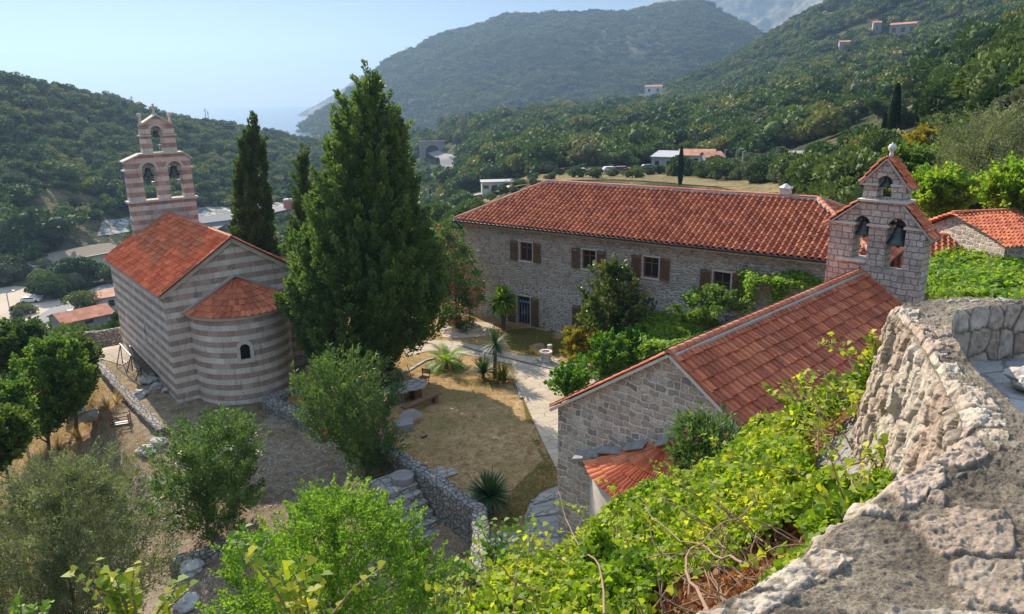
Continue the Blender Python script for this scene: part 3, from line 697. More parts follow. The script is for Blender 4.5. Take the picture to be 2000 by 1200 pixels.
# cornice ring, window surround
mb = MB(); mb.lathe([(AR, ae-.22), (AR+.10, ae-.2), (AR+.12, ae-.02), (AR-.1, ae)], (AX, 0, 0), 60, math.pi, 2*math.pi); mb.build('apse_cornice', m_lime, ch)
wr = empty('apse_window', (0, 0, 0)); wr.parent = ch
WM = Matrix.Rotation(wa_+math.pi/2, 4, 'Z'); wc = Vector((AX+AR*math.cos(wa_), AR*math.sin(wa_), 0)); wr.matrix_local = Matrix.Translation(wc)@WM
mb = MB(); mb.slab(arch(-.45, .45, wz-.68, wz+.18, 14), [arch(-.26, .26, wz-.48, wz+.18, 14)], -.06, .16); mb.build('stone_surround', m_lime, wr)
mb = MB(); mb.box((-.3, .18, wz-.6), (.3, .2, wz+.5)); mb.build('pane', m_dark, wr)
mb = MB()
for i in range(-2, 3): mb.bar((i*.1, .1, wz-.48), (i*.1, .1, wz+.42), .02)
for i in range(6): mb.bar((-.26, .12, wz-.4+i*.15), (.26, .12, wz-.4+i*.15), .02)
mb.build('grille', m_iron, wr)
conetiles('apse_roof', (AX, .04, AA), AR+.32, AA-ae-.0, math.pi, 2*math.pi, 24, 7, m_tile3, ch)
mb = MB()
for s in (-1, 1):
    p, q = Vector((AX+s*(AR+.35), -.08, ae+.06)), Vector((AX+s*.05, -.08, AA+.12)); mb.bar(p, q, .2, .12)
mb.build('apse_flashing', m_mort, ch)
# rakes under the roof, roofs
mb = MB()
for s in (0, 1):
    x0, x1 = (-.12, CW/2) if s == 0 else (CW+.12, CW/2)
    mb.bar((x0, -.07, CE-.22), (x1, -.07, CA-.16), .16, .16)
mb.build('gable_cornice', m_lime, ch)
rise = CA-CE; hw_ = CW/2; ov = .35; sl = math.hypot(hw_, rise); V1 = Vector((hw_, 0, rise)).normalized(); V2 = Vector((-hw_, 0, rise)).normalized()
e1 = Vector((0, -.22, CE+.06))-V1*ov; e2 = Vector((CW, -.22, CE+.06))-V2*ov
rf = tiles('roof', e1, (0, 1, 0), V1, CL+.44, sl+ov, .235, .36, 'pan', m_tile1, ch)
tiles('roof', e2, (0, 1, 0), V2, CL+.44, sl+ov, .235, .36, 'pan', m_tile1, ch)
mb = MB()
for p in (e1, e2):
    Vd = V1 if p is e1 else V2; a = p-Vector((0, 0, .07)); b = a+Vd*(sl+ov); mb.add([a, b, b+Vector((0, CL+.44, 0)), a+Vector((0, CL+.44, 0)), a-Vector((0, 0, .06)), b-Vector((0, 0, .06)), b+Vector((0, CL+.44, -.06)), a+Vector((0, CL+.44, -.06))], [(0,1,2,3),(7,6,5,4),(0,4,5,1),(1,5,6,2),(2,6,7,3),(3,7,4,0)])
mb.build('roof_deck', m_mort, ch)
mb = MB(); ridge_caps(mb, (CW/2, -.25, CA+.07), (CW/2, CL-.9, CA+.07), .13); mb.build('ridge_tiles', m_capt, rf)
# verge tiles and lead downpipe
mb = MB()
for s, Vd, p in ((0, V1, e1), (1, V2, e2)): ridge_caps(mb, p+Vector((0, .02, .03)), p+Vd*(sl+ov)+Vector((0, .02, .03)), .075, .36)
mb.build('verge_tiles', m_tile1, rf)
x, z = FC.pl(393, 720, -.08); mb = MB(); mb.tube([(x, -.09, -.5), (x-.03, -.09, z+.1)], .055); mb.build('short_downpipe', m_iron, ch)

# church belfry (bell gable standing on the far gable)
by0, by1 = CL-.62, CL+.12
def CP(x, y): return FC.pl(x, y, by0)
bf = empty('belfry', (0, 0, 0)); bf.parent = ch
L0 = CP(262, 450)[0]; R0_ = CP(389, 430)[0]
L1x = L0+.02; R1x = R0_-.02
zc1 = (CP(252, 395)[1]+CP(388, 385)[1])/2         # first cornice
zsh = (CP(247, 318)[1]+CP(376, 310)[1])/2         # outer shoulder
zfl = (CP(272, 303)[1]+CP(354, 300)[1])/2         # flat under the top stage
def span(a, b, ya): return CP(a, ya)[0], CP(b, ya)[0]
oa = span(279.5, 307, 350); ob_ = span(330.5, 357.5, 350); ac_ = [oa, ob_]
zsp = zsh-.50
tx0, tx1 = span(274.5, 342.5, 262); tz0 = zfl; tztop = (CP(273, 246)[1]+CP(339, 243)[1])/2; tapex = CP(303.5, 228)[1]
u0, u1 = span(297.5, 319.5, 280)
outer = [(L0, CE-.6), (R0_, CE-.6), (R1x-.05, zsh), (tx1+.32, zfl), (tx0-.32, zfl), (L1x+.05, zsh)]
holes = []
for a, b in ac_:
    r_ = (b-a)/2; holes.append(arch(a, b, zc1+.06, zsp-.05, 12))
mb = MB(); mb.slab(outer, holes, by0, by1)
mb.slab([(tx0, zfl+.10), (tx1, zfl+.10), (tx1-.03, tztop), ((tx0+tx1)/2, tapex), (tx0+.03, tztop)], [arch(u0, u1, zfl+.14, tztop-.42, 12)], by0+.06, by1-.06)
mb.build('belfry_wall', m_strip, bf)
mb = MB(); e = .10
mb.box((L0-.14, by0-e, zc1-.1), (R0_+.14, by1+e, zc1+.05))
for a, b in ((L0-.08, oa[0]), (oa[1], ob_[0]), (ob_[1], R0_+.08)):
    mb.box((a-.02, by0-.07, zsp-.12), (b+.02, by1+.07, zsp-.02))
mb.box((tx0-.34, by0-e, zfl-.01), (tx1+.34, by1+e, zfl+.11))
for xa, xb in ((L1x-.1, tx0-.3), (R1x+.1, tx1+.3)): mb.add([(xa, by0-e, zsh-.03), (xb, by0-e, zfl-.02), (xb, by1+e, zfl-.02), (xa, by1+e, zsh-.03), (xa, by0-e, zsh+.08), (xb, by0-e, zfl+.09), (xb, by1+e, zfl+.09), (xa, by1+e, zsh+.08)], [(0,3,2,1),(4,5,6,7),(0,1,5,4),(1,2,6,5),(2,3,7,6),(3,0,4,7)])
zi = zfl+(tztop-zfl)*.62
for a, b in ((tx0-.07, u0), (u1, tx1+.07)): mb.box((a-.02, by0, zi), (b+.02, by1, zi+.09))
mid = (tx0+tx1)/2
for s in (-1, 1): mb.bar((mid+s*(tx1-tx0)/2*.86, (by0+by1)/2, tztop+.07), (mid+s*.02, (by0+by1)/2, tapex+.09), .82, .11)
build_each(mb, 'cornice', m_lime, bf, bevel=.012)
mb = MB()   # arch rings
for (a, b), zs_, y_ in ((oa, zsp-.05, by0), (ob_, zsp-.05, by0), ((u0, u1), tztop-.42, by0+.06)):
    c = (a+b)/2; r_ = (b-a)/2; w_ = .17
    o_ = [(c+(r_+w_)*math.cos(t_), zs_+(r_+w_)*math.sin(t_)) for t_ in [math.pi*i/12 for i in range(13)]]; i_ = [(c+(r_+.003)*math.cos(t_), zs_+(r_+.003)*math.sin(t_)) for t_ in [math.pi*i/12 for i in range(12, -1, -1)]]
    mb.slab(o_+i_, [], y_-.025, y_+.1)
build_each(mb, 'arch_ring', m_lime, bf)
for xx in (tx0+.14, tx1-.14):
    mb = MB(); mb.lathe([(.13, 0), (.15, .06), (.10, .1), (.09, .42), (.12, .46), (.06, .5), (.12, .55), (.165, .66), (.12, .78), (0, .83)], (xx, (by0+by1)/2, tztop), 12); mb.build('finial', m_lime, bf, smooth=True)
mb = MB(); yb = (by0+by1)/2; mb.bar((mid, yb, tapex+.05), (mid, yb, tapex+.85), .12); mb.bar((mid-.28, yb, tapex+.6), (mid+.28, yb, tapex+.6), .12); mb.box((mid-.12, yb-.1, tapex+.05), (mid+.12, yb+.1, tapex+.22)); mb.build('stone_cross', m_lime, bf, bevel=.015)

def bell(loc, rz, r, label, group=None, wood=.9, beam=None, arm=0):
    b = empty('bell', loc, rz, label=label, cat='bell', group=group)
    mb = MB(); mb.lathe([(r*.98, -r*1.62), (r, -r*1.55), (r*.86, -r*1.35), (r*.62, -r*.95), (r*.53, -r*.5), (r*.50, -r*.22), (r*.36, -r*.05), (0, 0)], n=20)
    mb.lathe([(r*.92, -r*1.6), (r*.78, -r*1.35), (r*.5, -r*.5), (0, -r*.1)], n=20); mb.build('bell_body', m_bronze, b, smooth=True)
    mb = MB(); mb.tube([(0, 0, -r*.3), (0, 0, -r*1.75)], r*.05); mb.lathe([(0, -r*1.95), (r*.13, -r*1.85), (r*.13, -r*1.75), (0, -r*1.65)], n=8); mb.build('clapper', m_iron, b)
    mb = MB(); bw = beam or r*1.5; mb.box((-bw, -.06, .03), (bw, .06, .15)); mb.box((-r*.35, -.05, -.03), (r*.35, .05, .3))
    for s in (-1, 1): mb.box((s*bw-.04, -.09, .0), (s*bw+.04, .09, .22)); mb.tube([(s*r*.3, 0, .15), (s*r*.3, 0, -r*.1)], .02)
    if arm: mb.tube([(bw*.7, 0, .1), (bw*.7, -.12, -.6), (bw*.55, -.12, -1.05)], .03); mb.box((bw*.35, -.25, -1.3), (bw*.75, .0, -.95))
    mb.build('yoke', m_steel if arm else m_iron, b); return b
for k, ((a, b), zt, rr_, lab) in enumerate(((oa, zsp+.1, .36, 'left of the two large bells in the lower arches of the striped belfry'), (ob_, zsp+.12, .40, 'right of the two large bells in the lower arches of the striped belfry'), ((u0, u1), tztop-.32, .27, 'small single bell in the top arch of the striped belfry'))):
    p = FC.wld(((a+b)/2, (by0+by1)/2, 0)); bell((p.x, p.y, zt-.05), FC.a, rr_, lab, beam=(b-a)/2-.03, arm=1)

# ------------------------------------------------------------------ windows and doors of houses
def window(fr_parent, name, x0, x1, z0, z1, depth=.16, shut=None, surround=True, kind='window', bars=True):
    """in local x-z of the wall whose face is y=0 (outside is -y)"""
    w_ = x1-x0; h = z1-z0; e = empty(name, ((x0+x1)/2, 0, z0)); e.parent = fr_parent
    mb = MB(); hx = w_/2
    f_ = .07
    mb.box((-hx, depth-.03, 0), (-hx+f_, depth+.05, h)); mb.box((hx-f_, depth-.03, 0), (hx, depth+.05, h)); mb.box((-hx+f_, depth-.03, h-f_), (hx-f_, depth+.05, h)); mb.box((-hx+f_, depth-.03, 0), (hx-f_, depth+.05, f_))
    if bars:
        mb.box((-.035, depth-.02, f_), (.035, depth+.045, h-f_)); mb.box((-hx+f_, depth-.015, h*.68), (-.036, depth+.04, h*.68+.06)); mb.box((.036, depth-.015, h*.68), (hx-f_, depth+.04, h*.68+.06))
    mb.build('frame', m_frame, e)
    mb = MB(); mb.box((-hx, depth+.06, 0), (hx, depth+.08, h)); mb.build('pane', m_glass, e)
    if surround:
        mb = MB(); mb.box((-hx-.14, -.035, -.12), (hx+.14, depth-.04, -.003)); mb.box((-hx-.1, -.012, h+.003), (hx+.1, depth-.04, h+.10))
        for s in (-1, 1): mb.box((s*(hx+.003), -.012, 0), (s*(hx+.075), depth-.04, h))
        mb.build('stone_surround', m_lime, e, bevel=.01)
    for s in (shut if shut is not None else (-1, 1)):
        mb = MB(); sw = .64; xa = hx+.15 if s > 0 else -hx-.15-sw; y0 = -.10
        for a, b in ((xa, xa+.06), (xa+sw-.06, xa+sw)): mb.box((a, y0, -.02), (b, y0+.05, h+.04))
        for zz_ in (-.02, h*.5-.02, h-.02): mb.box((xa+.06, y0, zz_), (xa+sw-.06, y0+.05, zz_+.06))
        k = int((h-.1)/.075)
        for i in range(k):
            zc = .05+i*.075+.02; mb.obox(((xa+xa+sw)/2, y0+.028, zc), (sw-.125, .04, .05), Matrix.Rotation(R(35), 3, 'X'))
        mb.build('shutter', m_shut, e)
    return e

# ------------------------------------------------------------------ long stone monastery house
_d = math.atan2(-.604, .797); FM = Frame(-3.6, 55.25, _d); ML, MD, ME, MR = 28.6, 10.0, 7.15, 9.75
mh = empty('monastery_house', FM.o, FM.a, label='long two storey stone house with brown shutters under a ribbed red tile roof', cat='house')
def MP(x, y): return FM.pl(x, y, 0)
def mrect(xa, xb, ya, yb):
    ax, _ = MP(xa, (ya+yb)/2); bx_, _ = MP(xb, (ya+yb)/2); xm = (xa+xb)/2; return ax, bx_, MP(xm, yb)[1], MP(xm, ya)[1]
WIN = [mrect(1015, 1039, 474, 510), mrect(1137, 1163, 489, 526), mrect(1256, 1286, 503, 543), mrect(1393, 1427, 519, 562), mrect(1010.5, 1035, 583, 632), mrect(1138, 1162, 600, 652)]
W2 = []
for i, (a, b, c, d) in enumerate(WIN):
    if i == 4: c, d = .0, 2.1
    if i == 5: c, d = .0, 2.1
    if i == 3: c, d = 3.6, 5.75
    W2.append((a, b, c, d))
mb = MB(); mb.slab([(0, -.8), (ML, -.8), (ML, ME), (0, ME)], [[(a, c), (b, c), (b, d), (a, d)] for a, b, c, d in W2], 0, .45)
mb.slab([(0, -.8), (ML, -.8), (ML, ME), (0, ME)], [], MD-.45, MD)
mb.box((0, .452, -3), (.45, MD-.452, ME)); mb.box((ML-.45, .452, -2), (ML, MD-.452, ME)); mb.build('wall', m_main, mh)
mb = MB(); mb.box((-.03, -.05, ME-.24), (ML+.03, -.003, ME-.02)); mb.build('plaster_band', m_lime, mh)
for i, (a, b, c, d) in enumerate(W2):
    if i < 3: window(mh, 'window', a, b, c, d)
    elif i == 3: window(mh, 'balcony_door', a, b, c, d)
    elif i == 4: 
        e_ = window(mh, 'door', a, b, c, d, shut=(-1, 1), bars=False)
        mb = MB(); q = (b-a)/2-.09
        for k in range(5): mb.bar((-q+k*q/2, .12, .1), (-q+k*q/2, .12, 1.5), .03)
        for k in range(4): mb.lathe([(.07, 0), (.09, .09), (.0, .2)], (-q+(k+.5)*q/2, .13, 1.6), 8)
        mb.build('grille', plain('blue_grey_paint', (.16, .26, .42), .5, .3, .1), e_)
    else: window(mh, 'door', a, b, c, d)
OV = .45
ry0 = MD/2; sl = math.hypot(ry0+OV, MR-ME); rr2 = (MR-ME)/(ry0)
# slopes: front, back, hip ends; ridge from hx0 to hx1
hx0, hx1 = 4.35, ML-4.6
ez = ME+.08; ua = Vector((-OV, -OV, ez)); 
Vf = Vector((0, ry0+OV, MR-ez)).normalized(); Vb = Vector((0, -(ry0+OV), MR-ez)).normalized()
r1 = Vector((hx0, ry0, MR)); r2 = Vector((hx1, ry0, MR)); c00 = Vector((-OV, -OV, ez)); c10 = Vector((ML+OV, -OV, ez)); c01 = Vector((-OV, MD+OV, ez)); c11 = Vector((ML+OV, MD+OV, ez))
def hipclip(a, b, keep):
    n = (b-a).cross(Vector((0, 0, 1))).normalized()
    if n.dot(keep-a) > 0: n = -n
    return (a, n)
cen = Vector((ML/2, 0, 0))
slf = math.hypot(ry0+OV, MR-ez)
mr = tiles('roof', c00, (1, 0, 0), Vf, ML+2*OV, slf, .375, .40, 'barrel', m_tile2, mh, [hipclip(c00, r1, cen), hipclip(c10, r2, cen)])
tiles('roof', c01, (1, 0, 0), Vb, ML+2*OV, slf, .375, .40, 'barrel', m_tile2, mh, [hipclip(c01, r1, cen), hipclip(c11, r2, cen)])
Vl = (Vector((hx0, 0, MR))-Vector((-OV, 0, ez))).normalized(); tiles('roof', c00, (0, 1, 0), Vl, MD+2*OV, math.hypot(hx0+OV, MR-ez), .375, .4, 'barrel', m_tile2, mh, [hipclip(c00, r1, Vector((-1, 5, 0))), hipclip(c01, r1, Vector((-1, 5, 0)))])
Vr = (Vector((hx1, 0, MR))-Vector((ML+OV, 0, ez))).normalized(); tiles('roof', c10, (0, 1, 0), Vr, MD+2*OV, math.hypot(ML+OV-hx1, MR-ez), .375, .4, 'barrel', m_tile2, mh, [hipclip(c10, r2, Vector((ML+1, 5, 0))), hipclip(c11, r2, Vector((ML+1, 5, 0)))])
up = Vector((0, 0, .10)); mb = MB()
ridge_caps(mb, r1+up, r2+up, .14, .4)
for a, b in ((c00, r1), (c01, r1), (c10, r2), (c11, r2)): ridge_caps(mb, a+up, b+up, .14, .4)
mb.build('ridge_tiles', m_capt, mr)
mb = MB(); dn = Vector((0, 0, .035))
for a, b in ((r1, r2), (c00, r1), (c10, r2), (c01, r1), (c11, r2)): mb.bar(a+dn, b+dn, .34, .12)
mb.build('ridge_mortar', plain('bluish_ridge_mortar', (.40, .42, .45), .9, .1, .2, 6, bump=.6), mr)
mb = MB(); q = .06; mb.add([c00-up*.8, c10-up*.8, c11-up*.8, c01-up*.8, r1-up*.8, r2-up*.8], [(0, 1, 5, 4), (1, 2, 5), (2, 3, 4, 5), (3, 0, 4), (0, 3, 2, 1)]); mb.build('roof_deck', m_wood, mr)
mb = MB()
mb.tube([c00+Vector((0, -.06, -.06)), c10+Vector((0, -.06, -.06))], .075, 10); mb.tube([c00+Vector((-.06, 0, -.06)), c01+Vector((-.06, 0, -.06))], .075, 10); mb.build('gutter', m_iron, mh)
mb = MB(); mb.tube([(-.25, -OV-.05, ez-.1), (-.05, -.3, ez-.45), (.06, -.08, ez-.6), (.06, -.08, 0)], .05); mb.build('drainpipe', m_iron, mh)
cx, cz = FM.pl(1535, 366, ry0+.2)
mb = MB(); mb.box((cx-.28, ry0-.1, MR-.6), (cx+.28, ry0+.5, cz-.1)); chm = mb.build('chimney', m_white, mh, bevel=.02)
mb = MB(); mb.box((cx-.34, ry0-.16, cz-.1), (cx+.34, ry0+.56, cz)); mb.lathe([(.42, 0), (.05, .22)], (cx, ry0+.2, cz), 4)
for k in range(4): mb.box((cx-.3, ry0-.12, cz-.35-k*.22), (cx+.3, ry0+.52, cz-.31-k*.22))
mb.build('chimney_cap', m_white, chm)
# wing behind the bell gable: lower tiled range running on to the right
FW = Frame(*FM.wld((ML-1.5, 2.5, 0))[:2], FM.a+R(12))
wg = empty('side_wing', FW.o, FW.a, label='lower red roofed wing of the long stone house behind the chapel bells', cat='house')
mb = MB(); WLn, WD_, WE, WR_ = 6.0, 6.5, 6.1, 7.9
gw = [(0, -.5), (WLn, -.5), (WLn, WE), (0, WE)]
mb.slab(gw, [[(4.4, 3.6), (5.3, 3.6), (5.3, 5.4), (4.4, 5.4)]], 0, .4); mb.box((0, .402, -.5), (.4, WD_-.4, WE)); mb.box((WLn-.4, .402, -.5), (WLn, WD_-.4, WE)); mb.box((0, WD_-.398, -.5), (WLn, WD_, WE)); mb.build('wall', m_main, wg)
window(wg, 'door', 4.4, 5.3, 3.6, 5.4, shut=())
a_ = Vector((-.3, -.35, WE)); Vw = Vector((0, WD_/2+.35, WR_-WE)).normalized(); sw_ = math.hypot(WD_/2+.35, WR_-WE)
wr_ = tiles('roof', a_, (1, 0, 0), Vw, WLn+.6, sw_, .30, .38, 'pan', m_tile2, wg)
tiles('roof', Vector((-.3, WD_+.35, WE)), (1, 0, 0), Vector((0, -(WD_/2+.35), WR_-WE)), WLn+.6, sw_, .30, .38, 'pan', m_tile2, wg)
mb = MB(); ridge_caps(mb, (-.3, WD_/2, WR_+.08), (WLn+.3, WD_/2, WR_+.08), .13); mb.build('ridge_tiles', m_capt, wr_)
mb = MB()
for x in (0.02, WLn-.42): 
    mb.add([(x, .1, WE-.01), (x, WD_-.1, WE-.01), (x, WD_/2, WR_-.1), (x+.4, .1, WE-.01), (x+.4, WD_-.1, WE-.01), (x+.4, WD_/2, WR_-.1)], [(0,1,2),(3,5,4),(0,2,5,3),(1,4,5,2),(0,3,4,1)])
build_each(mb, 'gable', m_main, wg)

# ------------------------------------------------------------------ chapel
FK = Frame(1.61, 24.95, R(-45.75)); KW, KL, KE, KA = 9.4, 15.55, 5.22, 8.35
kc = empty('stone_chapel', FK.o, FK.a, label='rough stone chapel in the foreground with a red tiled saddle roof and a bell gable', cat='chapel')
mb = MB(); gab = [(0, -2.2), (KW, -2.2), (KW, KE-.12), (KW/2, KA-.12), (0, KE-.12)]
mb.slab(gab, [], 0, .7); mb.slab([(0, -1), (KW, -1), (KW, KE-.12), (KW/2, KA-.12), (0, KE-.12)], [], KL-.7, KL)
mb.box((0, .702, -1.5), (.7, KL-.702, KE-.12)); mb.box((KW-.7, .702, -1.5), (KW, KL-.702, KE-.12)); mb.build('wall', m_chap, kc)
V1 = Vector((KW/2, 0, KA-KE)).normalized(); V2 = Vector((-KW/2, 0, KA-KE)).normalized(); sl = math.hypot(KW/2, KA-KE); ov = .3
e1 = Vector((0, -.15, KE))-V1*ov; e2 = Vector((KW, -.15, KE))-V2*ov
kr = tiles('roof', e1, (0, 1, 0), V1, KL+.0, sl+ov, .30, .40, 'flat', m_tile3, kc)
tiles('roof', e2, (0, 1, 0), V2, KL+.0, sl+ov, .27, .42, 'wave', m_tile3, kc)
mb = MB(); ridge_caps(mb, (KW/2, -.18, KA+.03), (KW/2, KL-.95, KA+.03), .15, .42); mb.build('ridge_tiles', m_capt, kr)
mb = MB()
for s in (-1, 1): mb.bar((KW/2+s*.17, -.12, KA-.035), (KW/2+s*.17, KL-.95, KA-.035), .12, .10)
mb.build('ridge_mortar', m_mort, kr)
mb = MB()
for Vd, p in ((V1, e1), (V2, e2)):
    a = p-Vector((0, -.03, .06)); b = a+Vd*(sl+ov-.02); mb.bar(a, b, .14, .09)
mb.build('verge_mortar', m_lime, kr)
mb = MB(); ridge_caps(mb, e1+Vector((0, .05, .05)), e1+V1*(sl+ov)+Vector((0, .05, .05)), .09, .42); ridge_caps(mb, e2+Vector((0, .05, .04)), e2+V2*(sl+ov)+Vector((0, .05, .04)), .07, .42); mb.build('verge_tiles', m_tile3, kr)
mb = MB()
for Vd, p in ((V1, e1), (V2, e2)):
    a = p-Vector((0, 0, .07)); b = a+Vd*(sl+ov); D_ = Vector((0, KL, 0)); dz = Vector((0, 0, .06)); mb.add([a, b, b+D_, a+D_, a-dz, b-dz, b+D_-dz, a+D_-dz], [(0,1,2,3),(7,6,5,4),(0,4,5,1),(1,5,6,2),(2,6,7,3),(3,7,4,0)])
mb.build('roof_deck', m_mort, kr)
mb = MB(); p = (.05, -.16, KE+.12); mb.tube([e1+Vector((.02, -.06, .16)), e1+V1*(sl+ov)*.5+Vector((0, -.06, .18)), e1+V1*(sl+ov)+Vector((0, -.06, .2)), (KW/2, KL-1, KA+.2)], .02, 6); mb.build('lightning_wire', m_iron, kc)
# chapel apse
KX, KR = 4.7, 3.25
kz = FK.pl(1136, 889, 0)[1]; kap = FK.pl(1306, 862, 0)[1]
KRR, KCC = 4.2, 2.75
def arad(a, ex=0.): return KCC*math.sin(a)+math.sqrt((KRR+ex)**2-(KCC*math.cos(a))**2)
vs = []; nA = 48
for z in (-2.2, kz+.02):
    for i in range(nA+1):
        a = math.pi+math.pi*i/nA; r_ = arad(a); vs.append((KX+r_*math.cos(a), r_*math.sin(a), z))
mb = MB(); mb.add(vs, [(i, i+1, nA+2+i, nA+1+i) for i in range(nA)]); ao = mb.build('apse_wall', m_lime, kc, smooth=True)
conetiles('apse_roof', (KX, .02, kap), lambda a: arad(a, .22), kap-kz, math.pi, 2*math.pi, 30, 6, m_tile1, kc)
rs = random.Random(5); pts_ = 9
for i in range(pts_):
    t_ = .05+.9*i/(pts_-1); ang = math.pi-t_*math.pi; x = KX+math.cos(ang)*(KR+.15); z = kz+.12+(kap-kz)*(1-abs(math.cos(ang)))
    mb = MB(); M = Matrix.Rotation(rs.uniform(-.15, .15)+math.atan2((kap-kz)*(-1 if t_ > .5 else 1), KR)*(-.85 if 1 else 0), 3, 'Y')@Matrix.Rotation(R(24)+rs.uniform(-.1, .1), 3, 'X')
    mb.obox((x, -.16, z), (.85+rs.uniform(-.1, .2), .42+rs.uniform(-.08, .1), .08), M, .82); mb.build('flashing_slab', m_slate, kc, bevel=.02)

# chapel bell gable on the far end
ky0, ky1 = KL-.85, KL+.05
def KP(x, y): return FK.pl(x, y, ky0)
kb = empty('bell_gable', (0, 0, 0)); kb.parent = kc
lx0 = KP(1616, 500)[0]; lx1 = KP(1662, 500)[0]; mx0 = KP(1690, 510)[0]; mx1 = KP(1726, 500)[0]; rx0 = KP(1761, 520)[0]; rx1 = KP(1800, 520)[0]
zl = (KP(1622, 435)[1]+KP(1808, 462)[1])/2; zf = (KP(1677, 393)[1]+KP(1770, 399)[1])/2
sx0, sx1 = KP(1678, 393)[0]+.1, KP(1771, 399)[0]-.1
zsill = (KP(1680, 512)[1]+KP(1745, 510)[1])/2
zsp1 = KP(1677, 419)[1]-(mx0-lx1)/2; zsp2 = KP(1747, 427)[1]-(rx0-mx1)/2; zs_ = (zsp1+zsp2)/2
mb = MB()
mb.slab([(lx0-.12, -.5), (rx1+.06, -.5), (rx1, zl), (sx1, zf), (sx0, zf), (lx0, zl)], [arch(lx1, mx0, zsill-.1, zs_, 14), arch(mx1, rx0, zsill-.35, zs_-.05, 14)], ky0, ky1)
ux0, ux1 = KP(1684, 375)[0], KP(1768, 375)[0]; uz1 = (KP(1683, 354)[1]+KP(1775, 362)[1])/2; uap = KP(1737, 315)[1]; ua0, ua1 = KP(1711, 375)[0], KP(1739, 375)[0]
umid = (ux0+ux1)/2
mb.slab([(ux0, zf+.10), (ux1, zf+.10), (ux1, uz1), (umid, uap), (ux0, uz1)], [arch(ua0, ua1, zf+.14, KP(1727, 344)[1]-(ua1-ua0)/2, 14)], ky0+.08, ky1-.08)
mb.build('bell_gable_wall', m_belf, kb)
mb = MB()
mb.box((sx0-.16, ky0-.12, zf), (sx1+.16, ky1+.12, zf+.10))
for a, b in ((lx0-.08, lx1+.1), (mx0-.1, mx1+.1), (rx0-.1, rx1+.08)): mb.box((a, ky0-.06, zs_-.1), (b, ky1+.06, zs_-.0))
mb.box((lx1-.45, ky0-.16, zsill-.12), (mx0+.04, ky1+.1, zsill-.02))
for a, b in ((ux0-.06, ua0+.04), (ua1-.04, ux1+.06)): mb.box((a, ky0+.02, uz1-.14), (b, ky1-.02, uz1-.05))
build_each(mb, 'cornice', m_lime, kb, bevel=.015)
def coping(name, xa, za, xb, zb, w_=1.15, per=.34):
    a = Vector((xa, 0, za)); b = Vector((xb, 0, zb)); L = (b-a).length; Vd = (b-a).normalized()
    tiles(name, (xa, (ky0+ky1)/2-w_/2, za), (0, 1, 0), Vd, w_, L, w_/3, .36, 'flat', m_tile1, kb)
    mb = MB(); q = Vector((0, (ky0+ky1)/2, 0)); mb.bar(a+q-Vector((0, 0, .06)), b+q-Vector((0, 0, .06)), w_-.04, .07); mb.build('coping_bed', m_mort, kb)
def bar_y(): pass
coping('coping_tiles', lx0-.28, zl-.02, sx0-.05, zf-.02); coping('coping_tiles', rx1+.32, zl-.22, sx1+.02, zf-.02)
coping('coping_tiles', KP(1680, 356)[0], uz1-.05, umid-.02, uap+.12, 1.0); coping('coping_tiles', KP(1781, 364)[0], uz1-.22, umid+.02, uap+.12, 1.0)
mb = MB(); yy_ = (ky0+ky1)/2; mb.lathe([(.10, 0), (.08, .18), (.05, .22), (.14, .30), (.17, .40), (.13, .52), (.03, .57), (.02, .62)], (umid, yy_, uap+.12), 14); fb = mb.build('finial', m_white, kb, smooth=True)
mb = MB(); mb.tube([(umid, yy_, uap+.7), (umid+.08, yy_, uap+1.45)], .018, 6); mb.build('lightning_rod', m_iron, fb)
for (a, b, zt, rr_, lab) in ((lx1, mx0, zs_+.12, .42, 'dark bell hanging in the left arch of the pink stone bell gable'), (mx1, rx0, zs_-.02, .50, 'largest dark bell, in the right arch of the pink stone bell gable'), (ua0, ua1, zf+1.12, .31, 'small bell in the top opening under the little tiled gable')):
    p = FK.wld(((a+b)/2, (ky0+ky1)/2, 0)); bell((p.x, p.y, zt), FK.a, rr_, lab, beam=(b-a)/2-.02)
#@@PART3
# ------------------------------------------------------------------ foliage builders
def frames(D, Nn):
    D = D/np.maximum(np.linalg.norm(D, axis=1), 1e-6)[:, None]; X = np.cross(D, Nn); X /= np.maximum(np.linalg.norm(X, axis=1), 1e-6)[:, None]
    return X, D, np.cross(X, D)
T_LEAF = (np.array([(0, 0, 0), (.42, .42, .06), (0, 1, 0), (-.42, .42, .06)]), 4)
T_LONG = (np.array([(0, 0, 0), (.14, .45, .03), (0, 1, -.06), (-.14, .45, .03)]), 4)
T_TUFT = (np.array([(-.3, 0, 0), (.3, .1, .05), (.22, .9, -.05), (-.12, 1, .1)]), 4)
T_IVY = (np.array([(0, .06, 0), (.40, -.06, .05), (.46, .38, .08), (0, 1, -.06), (-.46, .38, .08), (-.40, -.06, .05)]), 6)
T_BLADE = (np.array([(-.035, 0, 0), (.035, 0, 0), (.02, .6, .03), (0, 1, .0)]), 4)
def leaves(name, C, S, D, Nn, tm, mat, rnd, parent=None, **k):
    T, n = tm; X, Yv, Zv = frames(D, Nn); S = np.asarray(S)[:, None, None]
    V = C[:, None, :]+S*(T[None, :, 0:1]*X[:, None, :]+T[None, :, 1:2]*Yv[:, None, :]+T[None, :, 2:3]*Zv[:, None, :])
    F = np.arange(len(C)*n).reshape(-1, n)
    return npmesh(name, V.reshape(-1, 3), F, n, mat, parent, rnd=rnd, **k)
def unit(n, r=rng):
    v = r.normal(size=(n, 3)); return v/np.linalg.norm(v, axis=1)[:, None]
RIGHT = np.array([1., 0, 0])
